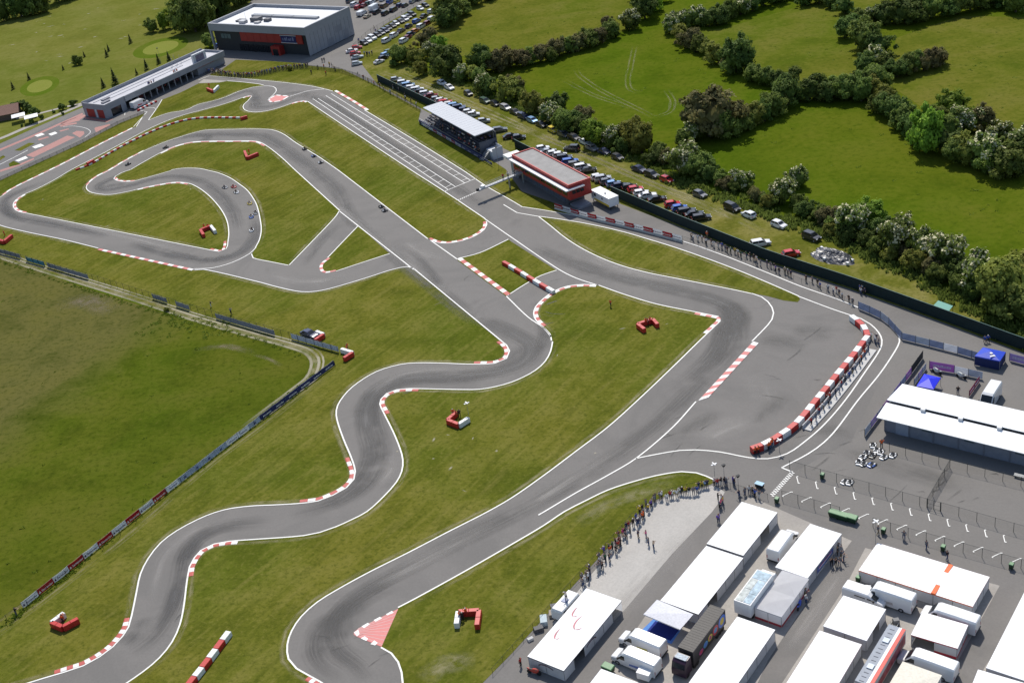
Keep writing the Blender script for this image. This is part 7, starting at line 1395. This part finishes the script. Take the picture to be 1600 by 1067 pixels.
hedge([(757, 150, 4.2, 'white'), (769, 156, 4.4, 'dark'), (788, 116, 6, 'brown'), (800, 110, 4.8, 'brown'), (797, 165, 6, 'olive'), (812, 158, 4.5, 'brown'), (818, 108, 4.4, 'brown'), (833, 184, 4.4, 'olive', 1.15), (845, 178, 2.6, 'mid'), (861, 196, 4.2, 'white'), (876, 183, 5, 'dark'), (874, 200, 4, 'white'), (887, 212, 5, 'mid'), (902, 208, 4.6, 'dark'), (917, 200, 4.6, 'brown'), (915, 215, 4.4, 'dark'), (930, 233, 5.2, 'bright', 1.05), (945, 224, 3.4, 'dark'), (961, 238, 4.6, 'white'), (985, 234, 4.8, 'olive'), (975, 244, 3.2, 'dark'), (1008, 250, 5.8, 'olive', 1.05), (1024, 262, 3, 'dark'), (1034, 255, 3.4, 'mid'), (1047, 262, 3, 'brown'), (1075, 282, 6.4, 'white'), (1098, 284, 5, 'mid'), (1112, 290, 3.6, 'dark'), (1128, 296, 2.8, 'mid'), (1140, 302, 2.6, 'brown'), (1152, 304, 2.4, 'mid')], 'along the upper car park hedge', HG)
hedge([(1167, 302, 3.9, 'white'), (1184, 318, 2.4, 'brown'), (1196, 322, 2.2, 'mid'), (1204, 330, 2.4, 'olive'), (1229, 326, 4.2, 'white'), (1248, 330, 2.6, 'mid'), (1256, 340, 2.4, 'dark'), (1254, 300, 3.6, 'white', 1.2), (1268, 344, 3, 'dark'), (1284, 350, 2.6, 'mid'), (1295, 357, 3.4, 'brown'), (1312, 362, 3.8, 'brown'), (1306, 374, 2.6, 'olive'), (1338, 377, 5, 'white'), (1328, 384, 2.8, 'dark'), (1372, 366, 5.4, 'bright', 1.05), (1386, 378, 3.4, 'dark'), (1362, 392, 3, 'dark'), (1376, 402, 2.8, 'mid'), (1412, 404, 5.4, 'white', 1.05), (1396, 410, 2.6, 'olive'), (1424, 416, 2.8, 'brown'), (1455, 420, 5, 'white', 1.05), (1442, 430, 3, 'olive'), (1462, 440, 3.2, 'brown'), (1490, 436, 5.8, 'white'), (1478, 448, 3, 'mid'), (1512, 452, 4.2, 'dark'), (1500, 462, 2.6, 'mid'), (1524, 440, 3, 'brown'), (1550, 474, 6, 'white', 1.05), (1532, 478, 3, 'dark'), (1586, 500, 7, 'olive', 1.05), (1566, 500, 3.4, 'mid'), (1600, 452, 5, 'olive'), (1620, 520, 6, 'mid')], 'along the lower car park hedge', HG)
hedge([(832, 104, 4, 'mid'), (846, 101, 4.2, 'brown'), (862, 100, 3.6, 'mid'), (876, 92, 4.6, 'brown'), (890, 88, 4.4, 'mid'), (905, 84, 4.4, 'brown'), (920, 79, 4.6, 'mid'), (934, 74, 4, 'brown'), (957, 65, 4.6, 'mid'), (950, 50, 3.4, 'brown'), (987, 52, 5, 'white'), (1012, 36, 6.6, 'dark', 1.05), (1022, 22, 5, 'bright'), (995, 6, 4, 'dark'), (1035, 8, 4, 'dark')], 'in the hedge across the upper middle', HG)
hedge([(1052, 58, 4.4, 'white'), (1068, 68, 4.4, 'olive'), (1062, 48, 4.4, 'white'), (1082, 80, 4.6, 'brown'), (1080, 46, 4.4, 'mid'), (1098, 86, 4.6, 'mid'), (1096, 44, 4.8, 'white'), (1112, 92, 4, 'olive'), (1112, 46, 4.4, 'dark'), (1127, 104, 4.4, 'olive'), (1128, 42, 4.8, 'dark'), (1145, 34, 5, 'mid'), (1160, 122, 7, 'dark', 1.1), (1146, 116, 4, 'brown'), (1162, 28, 5, 'white'), (1180, 22, 5, 'dark'), (1184, 134, 4.6, 'mid'), (1198, 14, 5.2, 'dark'), (1204, 140, 4.4, 'mid'), (1220, 8, 5, 'mid'), (1222, 144, 4.2, 'dark'), (1245, 2, 5, 'dark')], 'in the double hedge right of the middle field', HG)
hedge([(1120, 230, 10, 'brown', .95), (1105, 216, 6.4, 'dark', 1.2), (1086, 226, 4.2, 'white'), (1072, 232, 3.2, 'mid'), (1144, 222, 6, 'mid'), (1165, 212, 4.4, 'mid'), (1184, 202, 4.8, 'olive'), (1200, 196, 4, 'dark'), (1213, 186, 4.6, 'mid'), (1222, 176, 3.6, 'olive'), (1238, 172, 5.6, 'dark'), (1242, 140, 4, 'mid'), (1256, 162, 4, 'mid'), (1272, 164, 5.2, 'dark'), (1288, 160, 4.6, 'mid'), (1302, 165, 5.2, 'dark'), (1316, 158, 4.8, 'mid'), (1330, 164, 5.2, 'mid'), (1345, 158, 5, 'dark'), (1354, 166, 5, 'mid'), (1368, 158, 4.8, 'olive')], 'round the big brown tree hedge', HG)
hedge([(1378, 144, 5.4, 'mid'), (1358, 126, 4.4, 'dark'), (1376, 112, 4.8, 'white'), (1392, 120, 4.4, 'mid'), (1366, 88, 6.6, 'mid'), (1382, 92, 5, 'dark'), (1326, 64, 4.6, 'dark'), (1340, 54, 4.4, 'dark'), (1352, 48, 4.8, 'mid'), (1326, 26, 4.4, 'dark'), (1306, 16, 4.4, 'dark'), (1285, 10, 4.2, 'mid'), (1262, 12, 4, 'dark'), (1370, 40, 4.4, 'white'), (1386, 44, 5, 'dark'), (1404, 42, 5.6, 'mid'), (1424, 44, 6.6, 'dark'), (1445, 36, 5.6, 'mid'), (1464, 34, 5.8, 'mid'), (1484, 30, 5.8, 'dark'), (1504, 28, 6, 'mid'), (1526, 22, 6, 'dark'), (1550, 18, 6, 'mid'), (1574, 16, 6, 'dark'), (1598, 26, 6, 'mid'), (1422, 122, 4.2, 'mid'), (1408, 126, 4, 'dark'), (1436, 118, 4.2, 'mid'), (1450, 116, 4, 'brown'), (1464, 112, 4.2, 'brown'), (1474, 106, 3.6, 'brown')], 'in the hedge at the top right', HG)
hedge([(1390, 166, 4.2, 'olive'), (1384, 182, 4.2, 'mid'), (1398, 190, 4.6, 'dark'), (1410, 196, 5, 'dark'), (1422, 208, 4.4, 'mid'), (1434, 220, 4.4, 'dark'), (1457, 246, 6, 'bright', 1.35), (1440, 232, 4, 'dark'), (1500, 192, 5.2, 'bright'), (1478, 206, 4.6, 'mid'), (1490, 228, 4.8, 'mid'), (1520, 216, 5.2, 'white'), (1545, 212, 5, 'brown'), (1498, 250, 5.2, 'dark'), (1512, 262, 4.6, 'mid'), (1528, 268, 5.4, 'olive'), (1556, 276, 6.4, 'white'), (1576, 262, 4.6, 'mid'), (1570, 232, 4.4, 'white'), (1588, 288, 6, 'mid'), (1612, 270, 6, 'dark'), (1610, 250, 5, 'white')], 'in the hedge at the right edge', HG)
hedge([(2, 38, 6, 'dark', 1.5), (28, 32, 7.5, 'dark', 1.5), (46, 28, 8, 'dark', 1.5), (64, 24, 7, 'dark', 1.5), (88, 8, 7, 'dark', 1.3), (108, 2, 7, 'dark', 1.3), (284, 58, 8, 'mid', 1.2), (302, 58, 9, 'dark', 1.3), (318, 50, 9, 'mid', 1.2), (332, 36, 10, 'dark', 1.3), (350, 24, 10, 'mid', 1.2), (370, 14, 9, 'dark', 1.2), (326, 78, 4, 'mid'), (290, 38, 9, 'mid', 1.2), (390, 0, 6, 'bright', 1.1), (238, 54, 4, 'mid', 1.1), (256, 50, 4.6, 'bright', 1.2), (121, 104, 2.6, 'mid', 1.1)], 'on the golf course side', 'trees on the golf course')
for i, (x, y, r_) in enumerate(((203, 70, 3.2), (169, 82, 2.4), (166, 91, 2.8), (131, 91, 2.2), (98, 111, 2.0), (44, 127, 2.6), (19, 142, 2.6), (228, 112, 3.6), (263, 97, 3.2), (247, 102, 3), (213, 119, 2.2), (178, 136, 5), (160, 140, 3.6))): tree(x, y, r_ * .8, 'pine', f'{nth(i)} conifer on the golf slope, {"tall" if r_ > 3.4 else "young"} and dark', 'conifers on the golf course')
for i, (x, y, r_) in enumerate(((113, 168, 2.2), (97, 174, 1.9), (83, 178, .9), (66, 188, 1.2), (55, 184, 2.4), (50, 194, 1.2), (98, 181, .9), (34, 199, .9), (18, 178, 2.4), (26, 175, 2.6), (36, 174, 2.8), (44, 177, 2.4))): tree(x, y, r_, 'dark', f'{nth(i)} small dark bush along the clubhouse service path', 'bushes by the service path', small=True)
tree(454, 112, 1.4, 'olive', 'small yellow bush on the grass before the far spectators', 'bushes by the service path', small=True); tree(616, 106, 2.3, 'dark', 'round dark bush at the end of the short car row', 'bushes by the service path', small=True); tree(261, 488, .9, 'olive', 'small yellow flowering bush beside the dirt lane', 'bushes by the service path', small=True)

# ---------------- rough growth: ground cover nobody could count
def tufts(name, spots, label, mat, cat, seed=5, blades=14):
    rd = random.Random(seed); V = []; F = []
    for p, r_, h_ in spots:
        for k in range(blades):
            a = rd.uniform(0, 6.28); rr = r_ * rd.random() ** .5; c = p + Vector((math.cos(a) * rr, math.sin(a) * rr, .01)); a2 = rd.uniform(0, 6.28); u = Vector((math.cos(a2), math.sin(a2), 0)) * r_ * .28; tip = c + Vector((rd.uniform(-.3, .3) * r_, rd.uniform(-.3, .3) * r_, h_ * rd.uniform(.5, 1.2)))
            b = len(V); V += [c - u, c + u, tip + u * .5, tip - u * .5]; F.append([b, b + 1, b + 2, b + 3])
    put(name, mesh(name, V, F, mat), kind='stuff', label=label, cat=cat)
def along(pts, n, wd, r0, r1, h0, h1, seed=1):
    rd = random.Random(seed); P = smooth(gl(pts), 2); L = plen(P); out = []
    for k in range(n):
        p, d = at_len(P, L * rd.random()); nn = Vector((-d.y, d.x, 0)); out.append((p + nn * rd.gauss(0, wd), rd.uniform(r0, r1), rd.uniform(h0, h1)))
    return out
tufts('hedge_bank', along(q(1040, 274, 1100, 300, 1150, 318, 1210, 340, 1290, 366, 1340, 390, 1420, 428, 1500, 470, 1600, 530, 1680, 570), 900, 1.5, .4, 1.0, .4, 1.2, 3) + along(q(640, 108, 700, 122, 760, 150, 830, 178, 905, 218, 985, 250, 1040, 272), 500, 1.2, .4, .9, .3, 1.0, 4), 'tangled green undergrowth on the bank below the car park hedge', LEAF['mid'], 'undergrowth', 7)
tufts('field_margin', along(q(492, 585, 478, 600, 440, 630, 380, 675, 300, 737, 200, 816, 100, 902, 0, 985), 420, .5, .25, .6, .12, .35, 5) + along(q(-30, 398, 60, 428, 200, 474, 300, 502, 400, 531, 470, 556), 240, .5, .25, .6, .1, .3, 6) + along(q(240, 500, 300, 512, 350, 518), 90, 3.5, .4, .9, .1, .25, 9), 'unmown dark grass along the edge of the rough field', LEAF['weed'], 'grass', 8)
rd = random.Random(77); sp = []
for k in range(70):
    x, y = rd.uniform(0, 470), rd.uniform(430, 900)
    if y < 560 + (x * .1) and y > 430 + x * .32 or (y < 975 - x * .82 and y > 440 + x * .3): sp.append((G(x, y), rd.uniform(.2, .6), rd.uniform(.12, .35)))
tufts('field_weeds', sp, 'scattered darker weed tufts in the rough field', LEAF['weed'], 'weeds', 9, 9)
sp = []
for k in range(420):
    x, y = rd.uniform(640, 1600), rd.uniform(10, 440)
    if y < (x - 560) * .36 - 8: sp.append((G(x, y), rd.uniform(.3, .9), rd.uniform(.1, .3)))
tufts('meadow_weeds', sp, 'scattered tufts in the meadows beyond the hedge', LEAF['weed'], 'weeds', 10, 8)
